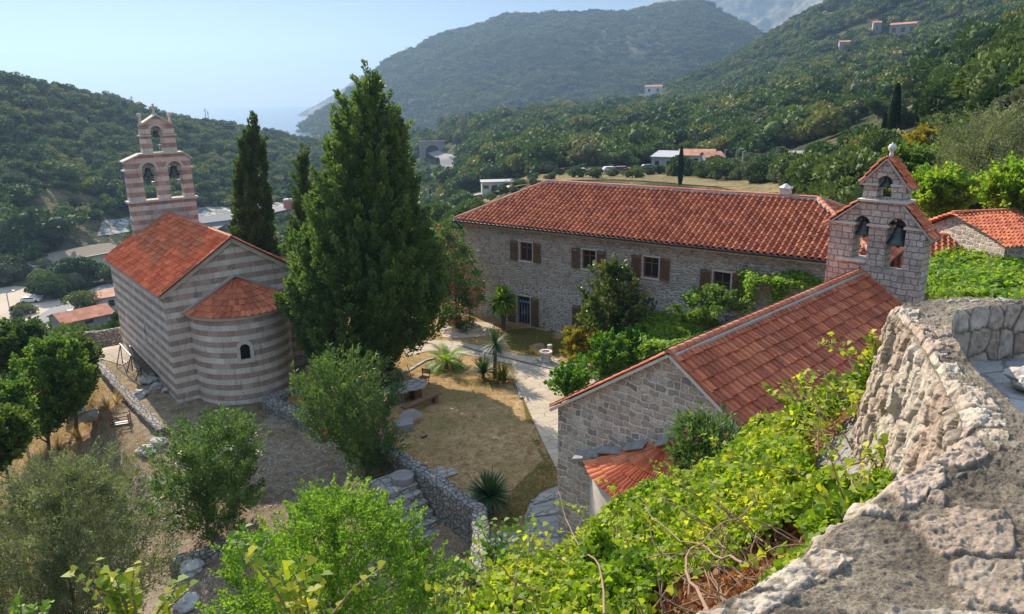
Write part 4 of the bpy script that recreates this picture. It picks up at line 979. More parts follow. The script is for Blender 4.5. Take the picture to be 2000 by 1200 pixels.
def body_clumps(prof, D, n, crad, seed, inner=.25, lump=.16, az0=None):
    """crown of revolution from a silhouette: prof rows (py, xl, xr) seen at horizontal distance D -> clump centres, crown axis"""
    r = np.random.default_rng(seed); rows = []
    for py, xl, xr in prof:
        a = ond(xl, py, D); b = ond(xr, py, D); c = (a+b)/2; rows.append((c[2], c[0], c[1], np.hypot(*(b-a)[:2])/2))
    rows = np.array(sorted(rows)); z = rows[:, 0]
    zz_ = np.linspace(z[0], z[-1], 200); rr = np.interp(zz_, z, rows[:, 3]); cdf = np.cumsum(rr+.15); cdf /= cdf[-1]
    t = np.interp(r.random(n), cdf, zz_); a = r.random(n)*2*np.pi; rad = np.interp(t, z, rows[:, 3])
    lum = 1+lump*(np.sin(a*3+t*1.1+seed)+np.sin(a*5-t*1.9))*.5+r.normal(size=n)*lump*.35
    q = np.where(r.random(n) < inner, r.random(n)*.75, 1-.12*r.random(n)); rho = np.maximum(rad*lum*q-crad*.5, 0)
    cx, cy = np.interp(t, z, rows[:, 1]), np.interp(t, z, rows[:, 2])
    C = np.stack([cx+rho*np.cos(a), cy+rho*np.sin(a), t], 1); O = np.stack([np.cos(a), np.sin(a), np.zeros(n)], 1)
    return C, O, rows
def fill(C, O, K, crad, lsz, seed, up=.3, zs=1.0, outw=1.0, spread=.6):
    r = np.random.default_rng(seed+99); n = len(C); i = np.repeat(np.arange(n), K); u = unit(len(i), r); rad = crad*(.55+.45*r.random(len(i)))*np.repeat(.7+.6*r.random(n), K)
    u = u+O[i]*.35; u /= np.linalg.norm(u, axis=1)[:, None]
    P = C[i]+u*rad[:, None]*np.array([1, 1, zs]); D = u*outw+O[i]*.5+np.array([0, 0, up])+unit(len(i), r)*spread
    Nn = unit(len(i), r); S = lsz*(.65+.7*r.random(len(i))); cl = r.random(n)[i]
    rnd = np.clip(.45*cl+.55*r.random(len(i)), 0, 1); return P, S, D, Nn, rnd
def sprays(C, O, K, L, wd, lsz, seed, up=.8, spread=.4):
    """each clump is a pointed spray of leaves along its own axis"""
    r = np.random.default_rng(seed+99); n = len(C); i = np.repeat(np.arange(n), K); ax = O*.8+np.array([0, 0, up])+r.normal(size=(n, 3))*.28; ax /= np.linalg.norm(ax, axis=1)[:, None]
    Ln = L*(.6+.8*r.random(n)); t = r.random(len(i))**.8; u = unit(len(i), r); P = C[i]+ax[i]*((t-.35)*Ln[i])[:, None]+u*(wd*(.18+.95*np.sqrt(np.maximum(1-t, 0))*np.minimum(1, t*5+.3)))[:, None]*r.random(len(i))[:, None]**.5
    D = ax[i]*1.0+u*.55+unit(len(i), r)*spread; rnd = np.clip(.5*r.random(n)[i]+.5*r.random(len(i))+.12*(t-.5), 0, 1)
    return P, lsz*(.65+.7*r.random(len(i))), D, unit(len(i), r), rnd
def crown(name, mat, prof, D, n, K, crad, lsz, tm, seed, parent=None, flowers=None, up=.3, zs=1., inner=.25, lump=.16, spread=.6, spray=None, **k):
    C, O, rows = body_clumps(prof, D, n, crad, seed, inner, lump)
    P, S, Dd, Nn, rnd = fill(C, O, K, crad, lsz, seed, up, zs, spread=spread) if spray is None else sprays(C, O, K, spray[0], spray[1], lsz, seed, up, spread)
    o = leaves(name, P, S, Dd, Nn, tm, mat, rnd, parent, **k); fl = None
    if flowers:
        fm, cnt, fs = flowers; r = np.random.default_rng(seed+5); C2, O2, _ = body_clumps(prof, D, cnt, crad*.1, seed+3, 0, lump)
        i = np.repeat(np.arange(cnt), 7); u = unit(len(i), r)*fs*.8; Pf = C2[i]+O2[i]*crad*.5+u
        fl = leaves('flowers', Pf, np.full(len(i), fs)*(.7+.6*r.random(len(i))), u+O2[i]*fs, unit(len(i), r), T_LEAF, fm, r.random(len(i)), parent, kind='stuff')
    return o, rows
def limbs(base, rows, r0, nl, mat, parent, seed=1, nm='trunk', top=.75, lean=0):
    rs = random.Random(seed); mb = MB(); z0 = base[2]; zt = rows[0][0]+(rows[-1][0]-rows[0][0])*top; ax = (rows[len(rows)//2][1], rows[len(rows)//2][2])
    pts = []; 
    for i in range(7):
        t = i/6; z = z0-.15+(zt-z0+.15)*t; pts.append((base[0]+(ax[0]-base[0])*t+rs.uniform(-.5, .5)*r0*(i > 0), base[1]+(ax[1]-base[1])*t+rs.uniform(-.5, .5)*r0, z))
    mb.tube(pts, [r0*1.35]+[r0*(1-.85*i/6) for i in range(1, 7)], 10)
    for k in range(nl):
        t = .25+.6*rs.random(); i = min(5, int(t*6)); p = Vector(pts[i]).lerp(Vector(pts[i+1]), t*6-i); a = rs.uniform(0, 6.28); R_ = np.interp(p.z+1, rows[:, 0], rows[:, 3])*.8
        q = p+Vector((math.cos(a)*R_, math.sin(a)*R_, R_*rs.uniform(.5, 1.0))); m_ = p.lerp(q, .5)+Vector((rs.uniform(-.2, .2), rs.uniform(-.2, .2), .15))*R_*.4
        rr_ = r0*(1-.8*t)*.6; mb.tube([p, m_, q], [rr_, rr_*.6, rr_*.2], 6)
    return mb.build(nm, mat, parent, smooth=True, uv=False)
def tree(name, label, cat, prof, basepx, D=None, base=None, n=120, K=60, crad=.5, lsz=.12, tm=T_LEAF, mat=None, trunk=.12, nl=6, seed=1, group=None, bark=None, **k):
    if base is None:
        base = gpx(*basepx) if D is None else None
        if base is None: b = ond(basepx[0], basepx[1], D); base = Vector((b[0], b[1], gz(b[0], b[1])))
    D = D or math.hypot(base[0], base[1])
    e = empty(name, base, label=label, cat=cat, group=group); bpy.context.view_layer.update() if False else None
    o, rows = crown('crown', mat, prof, D, n, K, crad, lsz, tm, seed, None, **k)
    inv = Matrix.Translation(-Vector(base)); ch_ = [o]
    if trunk: ch_.append(limbs(base, rows, trunk, nl, bark or m_bark, None, seed))
    fl = [x for x in sc.objects if x.name.startswith('flowers') and x.parent is None]
    for c in ch_+fl: c.data.transform(inv); c.parent = e
    return e

# ------------------------------------------------------------------ the trees and bushes around the court
tb = Vector((-7.75, 41.2, gz(-7.75, 41.2)))
big = [(160, 718, 730), (195, 698, 745), (220, 674, 762), (260, 658, 784), (300, 645, 797), (350, 631, 806), (400, 615, 816), (450, 594, 831), (490, 578, 845), (530, 568, 858), (580, 567, 863), (620, 576, 858), (660, 592, 838), (690, 612, 802), (714, 645, 770)]
bt = tree('conifer', 'huge broad cone shaped cypress standing between the striped church and the court', 'tree', big, None, D=41.9, base=tb, n=1250, K=115, crad=.5, lsz=.16, tm=T_TUFT, mat=l_cyp, trunk=.36, nl=10, seed=11, up=1.5, inner=.3, lump=.13, spread=.35, spray=(1.45, .36))
mb = MB(); p2 = gpx(688, 700)-tb; mb.tube([(p2.x, p2.y, p2.z-.2), (p2.x*.9, p2.y*.9, 2.0), (p2.x*.5, p2.y*.4, 5)], [.42, .33, .2], 10); mb.build('trunk', m_barkp, bt, smooth=True)
tree('cypress', 'tall dark columnar cypress right behind the striped church roof', 'tree', [(238, 493, 500), (262, 479, 509), (300, 466, 520), (350, 459, 526), (400, 456, 532), (450, 452, 538), (500, 452, 548), (560, 455, 545), (640, 462, 538)], None, D=58, base=Vector((-18.6, 55, gz(-18.6, 55))), n=560, K=80, crad=.4, lsz=.17, tm=T_TUFT, mat=l_cypd, trunk=.25, nl=0, seed=3, up=2.6, lump=.07, spread=.3, spray=(1.1, .24))
tree('cypress', 'thin wispy cypress between the dark columnar cypress and the huge one', 'tree', [(302, 592, 596), (330, 585, 602), (380, 574, 611), (430, 572, 614), (480, 570, 616), (540, 570, 616)], None, D=56, base=Vector((-14.3, 54, gz(-14.3, 54))), n=190, K=55, crad=.3, lsz=.16, tm=T_TUFT, mat=l_cypd, trunk=.16, nl=0, seed=4, up=1.8, lump=.25, spread=.4, spray=(1.2, .22))
tree('oleander', 'tall oleander with pink flowers at the left end of the long stone house', 'shrub', [(440, 860, 872), (465, 850, 890), (500, 846, 915), (540, 848, 930), (580, 852, 937), (615, 862, 930), (636, 875, 915)], (892, 642), n=330, K=60, crad=.5, lsz=.20, tm=T_LONG, mat=l_olean, trunk=.08, seed=5, spray=(1.2, .3), lump=.3, flowers=(m_ := l_pink, 170, .11))
tree('magnolia', 'glossy leaved magnolia tree in front of the stone house wall', 'tree', [(520, 1188, 1202), (545, 1165, 1222), (575, 1150, 1248), (605, 1140, 1256), (640, 1138, 1256), (668, 1155, 1245)], (1203, 700), n=210, K=46, crad=.42, lsz=.2, tm=T_LEAF, mat=l_magn, trunk=.13, seed=6, lump=.42, up=.9, spray=(1.1, .26))
for (lab, prof, b, mt, sd_, ls) in (
    ('bright green citrus bush nearest the chapel roof edge, tallest of the row', [(648, 1240, 1268), (665, 1218, 1288), (690, 1212, 1292), (715, 1222, 1280)], (1252, 735), l_citr, 21, .17),
    ('bright green citrus bush in the middle of the row beside the path', [(665, 1170, 1200), (685, 1150, 1222), (710, 1145, 1225), (738, 1160, 1212)], (1186, 752), l_citr, 22, .17),
    ('low green bush hanging over the path at the end of the chapel eave', [(722, 1105, 1130), (738, 1088, 1148), (758, 1082, 1150), (775, 1092, 1135)], (1116, 782), l_citr, 23, .15),
    ('pale yellowing thin shrub behind the citrus bushes', [(648, 1115, 1135), (665, 1105, 1160), (690, 1104, 1165), (705, 1118, 1150)], (1134, 715), l_autm, 24, .15),
    ('citrus bush between the magnolia and the yellowing shrub', [(640, 1195, 1225), (655, 1160, 1240), (675, 1150, 1240)], (1195, 705), l_citr, 25, .17)):
    tree('citrus_bush' if mt is l_citr else 'shrub', lab, 'bush', prof, b, n=90, K=60, crad=.36, lsz=ls, mat=mt, trunk=.05, seed=sd_, lump=.4, up=.9, spray=(.8, .22), group='garden bushes along the path')
tree('oleander', 'dark oleander bush in the shade before the picnic table', 'shrub', [(712, 640, 690), (740, 612, 735), (775, 598, 765), (815, 602, 775), (850, 632, 775), (890, 680, 768), (920, 690, 765)], (720, 940), n=300, K=62, crad=.4, lsz=.19, tm=T_LONG, mat=l_olean, trunk=.06, nl=14, seed=8, flowers=(l_pink, 26, .06), up=1.3, spray=(1.3, .26), lump=.32)
tree('oleander', 'round oleander bush with white flowers standing in the lower yard', 'shrub', [(832, 405, 450), (850, 345, 480), (880, 312, 500), (920, 298, 508), (960, 296, 506), (1000, 320, 498), (1028, 350, 470)], (405, 1045), n=330, K=70, crad=.4, lsz=.18, tm=T_LONG, mat=l_olean, trunk=.06, nl=14, seed=9, flowers=(l_whit, 60, .075), up=1.0, spray=(1.1, .26), lump=.3)
tree('olive_bush', 'wide grey green olive bush in the bottom left corner', 'bush', [(925, 110, 190), (945, 30, 225), (980, -60, 262), (1020, -90, 290), (1070, -110, 305), (1130, -110, 302), (1190, -100, 290), (1270, -80, 250)], None, D=22.5, base=Vector((-13.0, 18.6, gz(-13.0, 18.6))), n=1300, K=80, crad=.4, lsz=.095, tm=T_LONG, mat=l_olive, trunk=.13, nl=18, seed=10, up=.9, lump=.34, inner=.35, bark=m_barkp, spray=(.9, .17))
tree('evergreen_bush', 'big bright green rounded bush at the bottom centre', 'bush', [(978, 645, 685), (1000, 575, 730), (1030, 520, 765), (1065, 480, 805), (1105, 445, 838), (1150, 425, 862), (1200, 415, 875), (1300, 430, 870), (1400, 460, 840)], None, D=18.5, base=Vector((-5.6, 17.6, gz(-5.6, 17.6))), n=1700, K=60, crad=.3, lsz=.075, tm=T_LEAF, mat=l_lent, trunk=.14, nl=24, seed=12, up=.9, lump=.22, bark=m_barkp, spray=(.75, .17))
tree('oleander', 'oleander with pink flowers behind the ivy at the chapel gable', 'shrub', [(838, 1360, 1380), (856, 1335, 1440), (885, 1330, 1455), (915, 1335, 1450), (965, 1345, 1430)], None, D=14.5, base=Vector((3.9, 14.0, 4.5)), n=150, K=42, crad=.2, lsz=.15, tm=T_LONG, mat=l_olean, trunk=.04, nl=10, seed=13, flowers=(l_pink, 90, .05), up=1.0, spray=(.6, .17), lump=.3)
# bushes on the slope left of the boundary wall
for (lab, prof, D_, sd_, mt) in (
    ('big leafy bush crowding the outside of the boundary wall', [(668, 80, 125), (695, 48, 165), (735, 25, 176), (780, 15, 165), (820, 25, 140), (845, 50, 110)], 45, 31, l_bush),
    ('leafy tree at the left edge of the picture above the slope', [(760, 0, 40), (785, -30, 58), (820, -60, 66), (855, -60, 60), (890, -50, 40)], 40, 32, l_bush),
    ('dark bush at the far left edge beside the road', [(635, 5, 60), (655, -30, 80), (690, -40, 85), (720, -30, 60)], 52, 33, l_cypd),
    ('yellow green bush low at the left edge', [(825, -20, 25), (845, -40, 45), (875, -40, 42), (905, -30, 25)], 34, 34, l_shrub),
    ('dense green shrub just outside the near part of the wall', [(670, 120, 160), (700, 105, 185), (750, 110, 183), (800, 115, 160)], 47, 35, l_shrub)):
    b = ond((prof[-1][1]+prof[-1][2])/2, prof[-1][0], D_)
    tree('slope_bush', lab, 'bush', prof, None, D=D_, base=Vector((b[0], b[1], gz(b[0], b[1]))), n=340, K=64, crad=.5, lsz=.15, mat=mt, trunk=.12, seed=sd_, lump=.36, up=.7, spray=(.95, .28), group='bushes on the slope outside the boundary wall')
# trees behind the chapel on the right
for (nm, lab, prof, D_, sd_, mt, ls, tm_) in (
    ('olive_tree', 'large old olive tree above the small stone outbuilding', [(222, 1910, 1985), (245, 1870, 2040), (280, 1845, 2090), (320, 1832, 2100), (350, 1850, 2090), (378, 1880, 2040)], 62, 41, l_olive, .22, T_LONG),
    ('deciduous_tree', 'yellow tinted tree left of the large olive', [(262, 1800, 1830), (280, 1780, 1850), (310, 1770, 1858), (345, 1785, 1850)], 84, 42, l_autm, .3, T_LEAF),
    ('deciduous_tree', 'green tree directly behind the chapel bell gable', [(300, 1760, 1800), (320, 1745, 1838), (355, 1750, 1850), (400, 1765, 1840)], 66, 43, l_bush, .26, T_LEAF),
    ('fig_bush', 'bright leafy bush behind the ridge of the outbuilding', [(352, 1815, 1860), (368, 1790, 1885), (390, 1790, 1890), (415, 1800, 1860)], 56, 44, l_vine, .24, T_LEAF),
    ('fig_bush', 'leafy bush with yellow leaves at the right edge above the outbuilding roof', [(335, 1975, 2010), (360, 1950, 2060), (395, 1945, 2060), (420, 1960, 2050)], 52, 45, l_vine, .22, T_LEAF)):
    b = ond((prof[-1][1]+prof[-1][2])/2, prof[-1][0], D_)
    tree(nm, lab, 'tree' if 'tree' in nm else 'bush', prof, None, D=D_, base=Vector((b[0], b[1], gz(b[0], b[1]))), n=420, K=60, crad=.6, lsz=ls*.85, tm=tm_, mat=mt, trunk=.2, nl=10, seed=sd_, lump=.38, up=.7, inner=.2, spray=(1.6, .36))

def rosette(parent, c, n, L, w_, droop, mat, seed, name='leaves', up0=.15, up1=1.4, seg=5):
    """arching strap leaves"""
    r = random.Random(seed); V = []; F = []; rn = []
    for i in range(n):
        a = r.uniform(0, 6.283); el = up0+(up1-up0)*r.random(); l = L*r.uniform(.75, 1.1); p = Vector(c); d = Vector((math.cos(a)*math.cos(el), math.sin(a)*math.cos(el), math.sin(el))); sd = Vector((-math.sin(a), math.cos(a), 0)); b = len(V); q = r.random()
        for k in range(seg+1):
            t = k/seg; ww = w_*(1-t**1.5)*(.6+.8*min(1, t*4))+.004; V += [p-sd*ww/2, p+sd*ww/2]
            d = (d+Vector((0, 0, -droop/seg*(1.2-abs(el)*.5)))).normalized(); p = p+d*l/seg
            if k < seg: F.append((b+2*k, b+2*k+1, b+2*k+3, b+2*k+2)); rn.append(q)
    return npmesh(name, V, F, 4, mat, parent, rnd=rn)
def fronds(parent, c, n, L, mat, seed, name='fronds', up0=.1, up1=1.3, droop=1.5, ll=.46):
    r = random.Random(seed); V = []; F = []; rn = []
    for i in range(n):
        a = 6.283*i/n*1.618+r.uniform(-.2, .2); el = r.uniform(up0, up1); d = Vector((math.cos(a)*math.cos(el), math.sin(a)*math.cos(el), math.sin(el))); sd = Vector((-math.sin(a), math.cos(a), 0)); p = Vector(c); q = r.random(); l = L*r.uniform(.8, 1.1)
        for k in range(16):
            t = k/16; p = p+d*l/16; d = (d+Vector((0, 0, -droop/16))).normalized(); n_ = sd.cross(d)
            for s in (-1, 1):
                le = ll*math.sin(math.pi*(.12+.83*t))*r.uniform(.85, 1.1); e = p+(sd*s*.85+d*.6-Vector((0, 0, .2))).normalized()*le; b = len(V)
                V += [p-d*.035, p+d*.05, e]; F.append((b, b+1, b+2)); rn.append(q*.6+r.random()*.4)
    return npmesh(name, V, F, 3, mat, parent, rnd=rn)
b = gpx(983, 646); pm = empty('fan_palm', b, label='short palm with a shaggy trunk left of the ground floor door', cat='palm'); th = ond(978, 590, math.hypot(b.x, b.y))[2]-b.z
mb = MB(); mb.tube([(0, 0, -.2), (.03, 0, th*.5), (0, 0, th)], [.16, .2, .17], 10); mb.build('trunk', m_bark, pm)
rosette(pm, (0, 0, th), 420, 1.35, .17, .75, l_palm, 3, 'fronds', -.45, 1.5)
b = gpx(872, 720); pm = empty('cycad', b, label='small feathery palm on the dry lawn right of the huge cypress', cat='palm'); mb = MB(); mb.tube([(0, 0, -.1), (0, 0, .35)], [.16, .13], 9); mb.build('trunk', m_bark, pm); fronds(pm, (0, 0, .35), 34, 1.75, l_palm, 4)
rosette(pm, (.75, .1, .1), 50, .7, .06, .8, l_yuc, 41, 'undergrowth')
yg = 'yuccas beside the path'
b = gpx(966, 738); y1 = empty('yucca', b, label='tall yucca with a bare stem in the group beside the path', cat='yucca', group=yg); th = ond(970, 672, math.hypot(b.x, b.y))[2]-b.z
mb = MB(); mb.tube([(0, 0, -.1), (.05, 0, th*.5), (.1, 0, th)], [.13, .1, .09], 8); mb.build('trunk', m_bark, y1); rosette(y1, (.1, 0, th), 120, 1.15, .07, .5, l_yuc, 5, 'leaves', -.7, 1.5)
b = gpx(944, 740); y2 = empty('yucca', b, label='low dark green yucca left of the tall one beside the path', cat='yucca', group=yg); mb = MB(); mb.tube([(0, 0, -.1), (0, 0, .4)], .1, 8); mb.build('trunk', m_bark, y2); rosette(y2, (0, 0, .4), 150, 1.15, .07, .4, l_yuc, 6)
b = gpx(982, 748); y3 = empty('yucca', b, label='yellow green grassy plant right of the tall yucca', cat='plant', group=yg); rosette(y3, (0, 0, .1), 220, 1.25, .045, .9, l_gras, 7, up0=.4)
b = gpx(957, 1002); y4 = empty('yucca', b, label='large spiky yucca behind the corner of the retaining wall', cat='yucca'); mb = MB(); mb.tube([(0, 0, -.2), (0, 0, .5)], .14, 8); mb.build('trunk', m_bark, y4); rosette(y4, (0, 0, .75), 330, 1.15, .075, .45, l_yuc, 8, up0=-.5, up1=1.5)
b = gpx(40, 985); ag = empty('agave', b+Vector((0, 0, 0)), label='blue green agave beside the olive bush', cat='agave'); rosette(ag, (0, 0, .1), 16, 1.3, .2, .1, l_yuc, 9, up0=.5)

# vines on frames: a leafy roof over posts
def pergola(label, poly, z, n, lsz, mat, seed, curtains=(), posts=(), th=.45, frame=True, nm='vine_pergola', zb=None):
    P = [onz(x, y, z) for x, y in poly]; pl = [(p[0], p[1]) for p in P]; o0 = Vector((sum(p[0] for p in P)/len(P), sum(p[1] for p in P)/len(P), 0)); o0.z = gz(o0.x, o0.y)
    e = empty(nm, o0, label=label, cat='pergola'); r = np.random.default_rng(seed); xs = [p[0] for p in pl]; ys = [p[1] for p in pl]
    X = r.uniform(min(xs)-.2, max(xs)+.2, n*4); Yq = r.uniform(min(ys)-.2, max(ys)+.2, n*4)
    ok = inpoly(X+r.normal(size=n*4)*.12, Yq+r.normal(size=n*4)*.12, pl); X = X[ok][:n]; Yq = Yq[ok][:n]
    h = (fbm(X, Yq, 1.6, 3, seed)-.5)*1.1; Zq = z+h+th*(r.random(len(X))-.8); C = np.stack([X, Yq, Zq], 1)
    for (xa, ya, xb, yb, dz, cn) in curtains:
        A = onz(xa, ya, z); B = onz(xb, yb, z); t_ = r.random(cn); s_ = r.random(cn)**1.2; q = A[None]*(1-t_[:, None])+B[None]*t_[:, None]; q[:, 2] -= s_*dz*(.6+.4*np.sin(t_*17)); q += r.normal(size=(cn, 3))*.15; C = np.vstack([C, q])
    m = len(C); Dv = unit(m, r)+np.array([0, 0, -.25]); Nn = unit(m, r)*.5+np.array([0, 0, 1.]); C = C-np.array(o0)
    leaves('leaves', C, lsz*(.6+.8*r.random(m)), Dv, Nn, T_IVY, mat, np.clip(fbm(C[:, 0], C[:, 1], 1.2, 2, seed)*.5+.5*r.random(m), 0, 1), e)
    mb = MB(); rs = random.Random(seed)
    for (x, y) in posts:
        q = onz(x, y, z-.3); g = gz(q[0], q[1]); mb = MB(); mb.tube([(q[0]-o0.x, q[1]-o0.y, g-o0.z), (q[0]-o0.x, q[1]-o0.y, z-.3-o0.z)], .045, 8); mb.build('post', m_steel, e)
    mb = MB()
    for k in range(12):
        a = rs.choice(pl); b_ = rs.choice(pl)
        if a != b_: mb.tube([(a[0]-o0.x, a[1]-o0.y, z-.35-o0.z), ((a[0]+b_[0])/2-o0.x, (a[1]+b_[1])/2-o0.y, z-.3-o0.z), (b_[0]-o0.x, b_[1]-o0.y, z-.35-o0.z)], .025, 6)
    mb.build('stems', m_bark, e); return e
pergola('low pergola roofed with dense green vine beside the magnolia', [(1256, 628), (1290, 604), (1350, 590), (1430, 592), (1510, 606), (1470, 628), (1400, 660), (1320, 696), (1262, 676)], 2.7, 15000, .16, l_vine, 51, posts=((1324, 655), (1270, 650), (1440, 612)), curtains=((1262, 672, 1330, 696, 1.4, 900), (1254, 628, 1262, 676, 1.2, 600)))
pergola('upper pergola of climbing vine along the eave of the stone house', [(1440, 505), (1500, 490), (1560, 500), (1640, 508), (1640, 552), (1560, 552), (1500, 545), (1462, 545)], 6.1, 8000, .16, l_vine, 52, posts=((1475, 540), (1600, 550)), curtains=((1441, 510, 1470, 548, 2.4, 1300), (1512, 545, 1535, 550, 2.4, 600)))
pergola('wide sunlit vine pergola filling the terrace right of the bell gable', [(1822, 500), (1850, 488), (1930, 478), (2080, 470), (2080, 620), (1860, 620), (1850, 560), (1815, 520)], 7.2, 16000, .2, l_vine, 53, posts=((1830, 520), (1990, 500)), curtains=((1815, 520, 1850, 575, 1.2, 700),))
tree('climbing_shrub', 'dark climbing shrub below the upper window shutters', 'shrub', [(562, 1385, 1405), (574, 1362, 1425), (592, 1335, 1435), (612, 1320, 1435)], None, D=42.5, base=Vector((*ond(1370, 620, 42.5)[:2], gz(*ond(1370, 620, 42.5)[:2]))), n=70, K=50, crad=.25, lsz=.15, mat=l_bush, trunk=.07, seed=54, lump=.4, spray=(.7, .2))
# terrace in front of the upper floor
tt = empty('stone_terrace', FM.wld((21.6, -3.4, 0)), FM.a, label='raised stone terrace under the vine by the upper door', cat='terrace')
mb = MB(); mb.box((0, 0, -.8), (6.5, 3.3, 3.2)); mb.build('wall', m_chap, tt); mb = MB(); mb.box((-.1, -.1, 3.203), (6.6, 3.3, 3.32)); mb.build('paving', m_pave, tt)
mb = MB(); 
for i in range(4): mb.bar((.3+i*1.7, .1, 3.3), (.3+i*1.7, .1, 4.1), .04)
mb.bar((.2, .1, 4.1), (6.2, .1, 4.1), .05); mb.build('railing', m_iron, tt)

# small stone outbuilding on the right
A_ = onz(1806, 441, 8.2); B_ = onz(1964, 478, 8.2); an = math.atan2(B_[1]-A_[1], B_[0]-A_[0]); wH = math.hypot(B_[0]-A_[0], B_[1]-A_[1])
hu = empty('stone_outbuilding', (A_[0], A_[1], 0), an, label='small stone outbuilding with a patched mossy tile roof at the right edge', cat='outbuilding'); FH = Frame(A_[0], A_[1], an)
hm = .40*wH; ha = 8.2+(.42*wH)*.42; hl = 8.5
mb = MB(); mb.slab([(0, 2), (wH, 2), (wH, 8.15), (hm, ha-.1), (0, 8.15)], [], 0, .5); mb.box((0, .502, 2), (.5, hl, 8.1)); mb.box((wH-.5, .502, 2), (wH, hl, 8.1)); mb.build('wall', m_chap, hu)
Vl_ = Vector((hm, 0, ha-8.2)); Vr_ = Vector((-(wH-hm), 0, ha-8.2)); 
hr = tiles('roof', Vector((0, -.3, 8.22))-Vl_.normalized()*.4, (0, 1, 0), Vl_, hl+.4, Vl_.length+.4, .25, .36, 'barrel', m_tile1, hu)
tiles('roof', Vector((wH, -.3, 8.22))-Vr_.normalized()*.4, (0, 1, 0), Vr_, hl*.45, Vr_.length+.4, .25, .38, 'pan', m_tile3, hu)
tiles('roof', Vector((wH, -.3+hl*.45, 8.25))-Vr_.normalized()*.4, (0, 1, 0), Vr_, hl*.55+.3, Vr_.length+.4, .25, .38, 'barrel', m_tile4, hu)
mb = MB(); ridge_caps(mb, (hm, -.3, ha+.08), (hm, hl, ha+.08), .13); mb.build('ridge_tiles', m_capt, hr)
#@@PART4
# ------------------------------------------------------------------ forest and scattered trees
def blob_tree(name, r, h, nq, q, seed, mat, squash=.8):
    """low crown: leafy clumps over a lumpy core"""
    rs = np.random.default_rng(seed); nc = 9; cc = rs.normal(size=(nc, 3))*np.array([.42, .42, .28])*r; cr = r*(.42+.25*rs.random(nc))
    i = rs.integers(0, nc, nq); u = unit(nq, rs); u[:, 2] = np.abs(u[:, 2])*1.0-.25*rs.random(nq); P = cc[i]+u*cr[i][:, None]*np.array([1, 1, squash]); P[:, 2] += h-r*.55
    D = u+unit(nq, rs)*.7; S = q*(.6+.8*rs.random(nq)); X, Yv, Zv = frames(D, unit(nq, rs)); T = T_TUFT[0]
    V = P[:, None]+S[:, None, None]*(T[None, :, 0:1]*X[:, None]*1.4+T[None, :, 1:2]*Yv[:, None]+T[None, :, 2:3]*Zv[:, None])
    V = V.reshape(-1, 3); F = np.arange(nq*4).reshape(-1, 4); rn = list(.3*rs.random(nc)[i]+.7*rs.random(nq))
    # core made of quads spheres
    cv = []; cf = []
    for k in range(nc):
        b = len(V)+len(cv); n1, n2 = 7, 5
        for a in range(n2+1):
            for c in range(n1): th = math.pi*a/n2; ph = 2*math.pi*c/n1; cv.append(cc[k]+cr[k]*.70*np.array([math.sin(th)*math.cos(ph), math.sin(th)*math.sin(ph), math.cos(th)*squash])+np.array([0, 0, h-r*.55]))
        for a in range(n2):
            for c in range(n1): cf.append((b+a*n1+c, b+a*n1+(c+1) % n1, b+(a+1)*n1+(c+1) % n1, b+(a+1)*n1+c)); rn.append(.3)
    V = np.vstack([V, np.array(cv)]); F = np.vstack([F, np.array(cf)])
    o = npmesh(name, V, F, 4, mat, rnd=rn); return o
f_for = farleaf('forest_foliage', [(0, (.028, .055, .022)), (.25, (.05, .095, .03)), (.5, (.082, .13, .038)), (.7, (.125, .17, .05)), (.85, (.20, .20, .06)), (.93, (.12, .135, .09)), (1, (.055, .10, .035))], .16)
f_scr = farleaf('scrub_foliage', [(0, (.035, .055, .025)), (.5, (.06, .085, .03)), (1, (.11, .12, .045))])
f_oli = farleaf('olive_grove_foliage', [(0, (.085, .105, .06)), (.5, (.11, .13, .075)), (1, (.15, .165, .10))])
f_cyp = farleaf('far_cypress_foliage', [(0, (.018, .036, .016)), (1, (.03, .055, .022))])
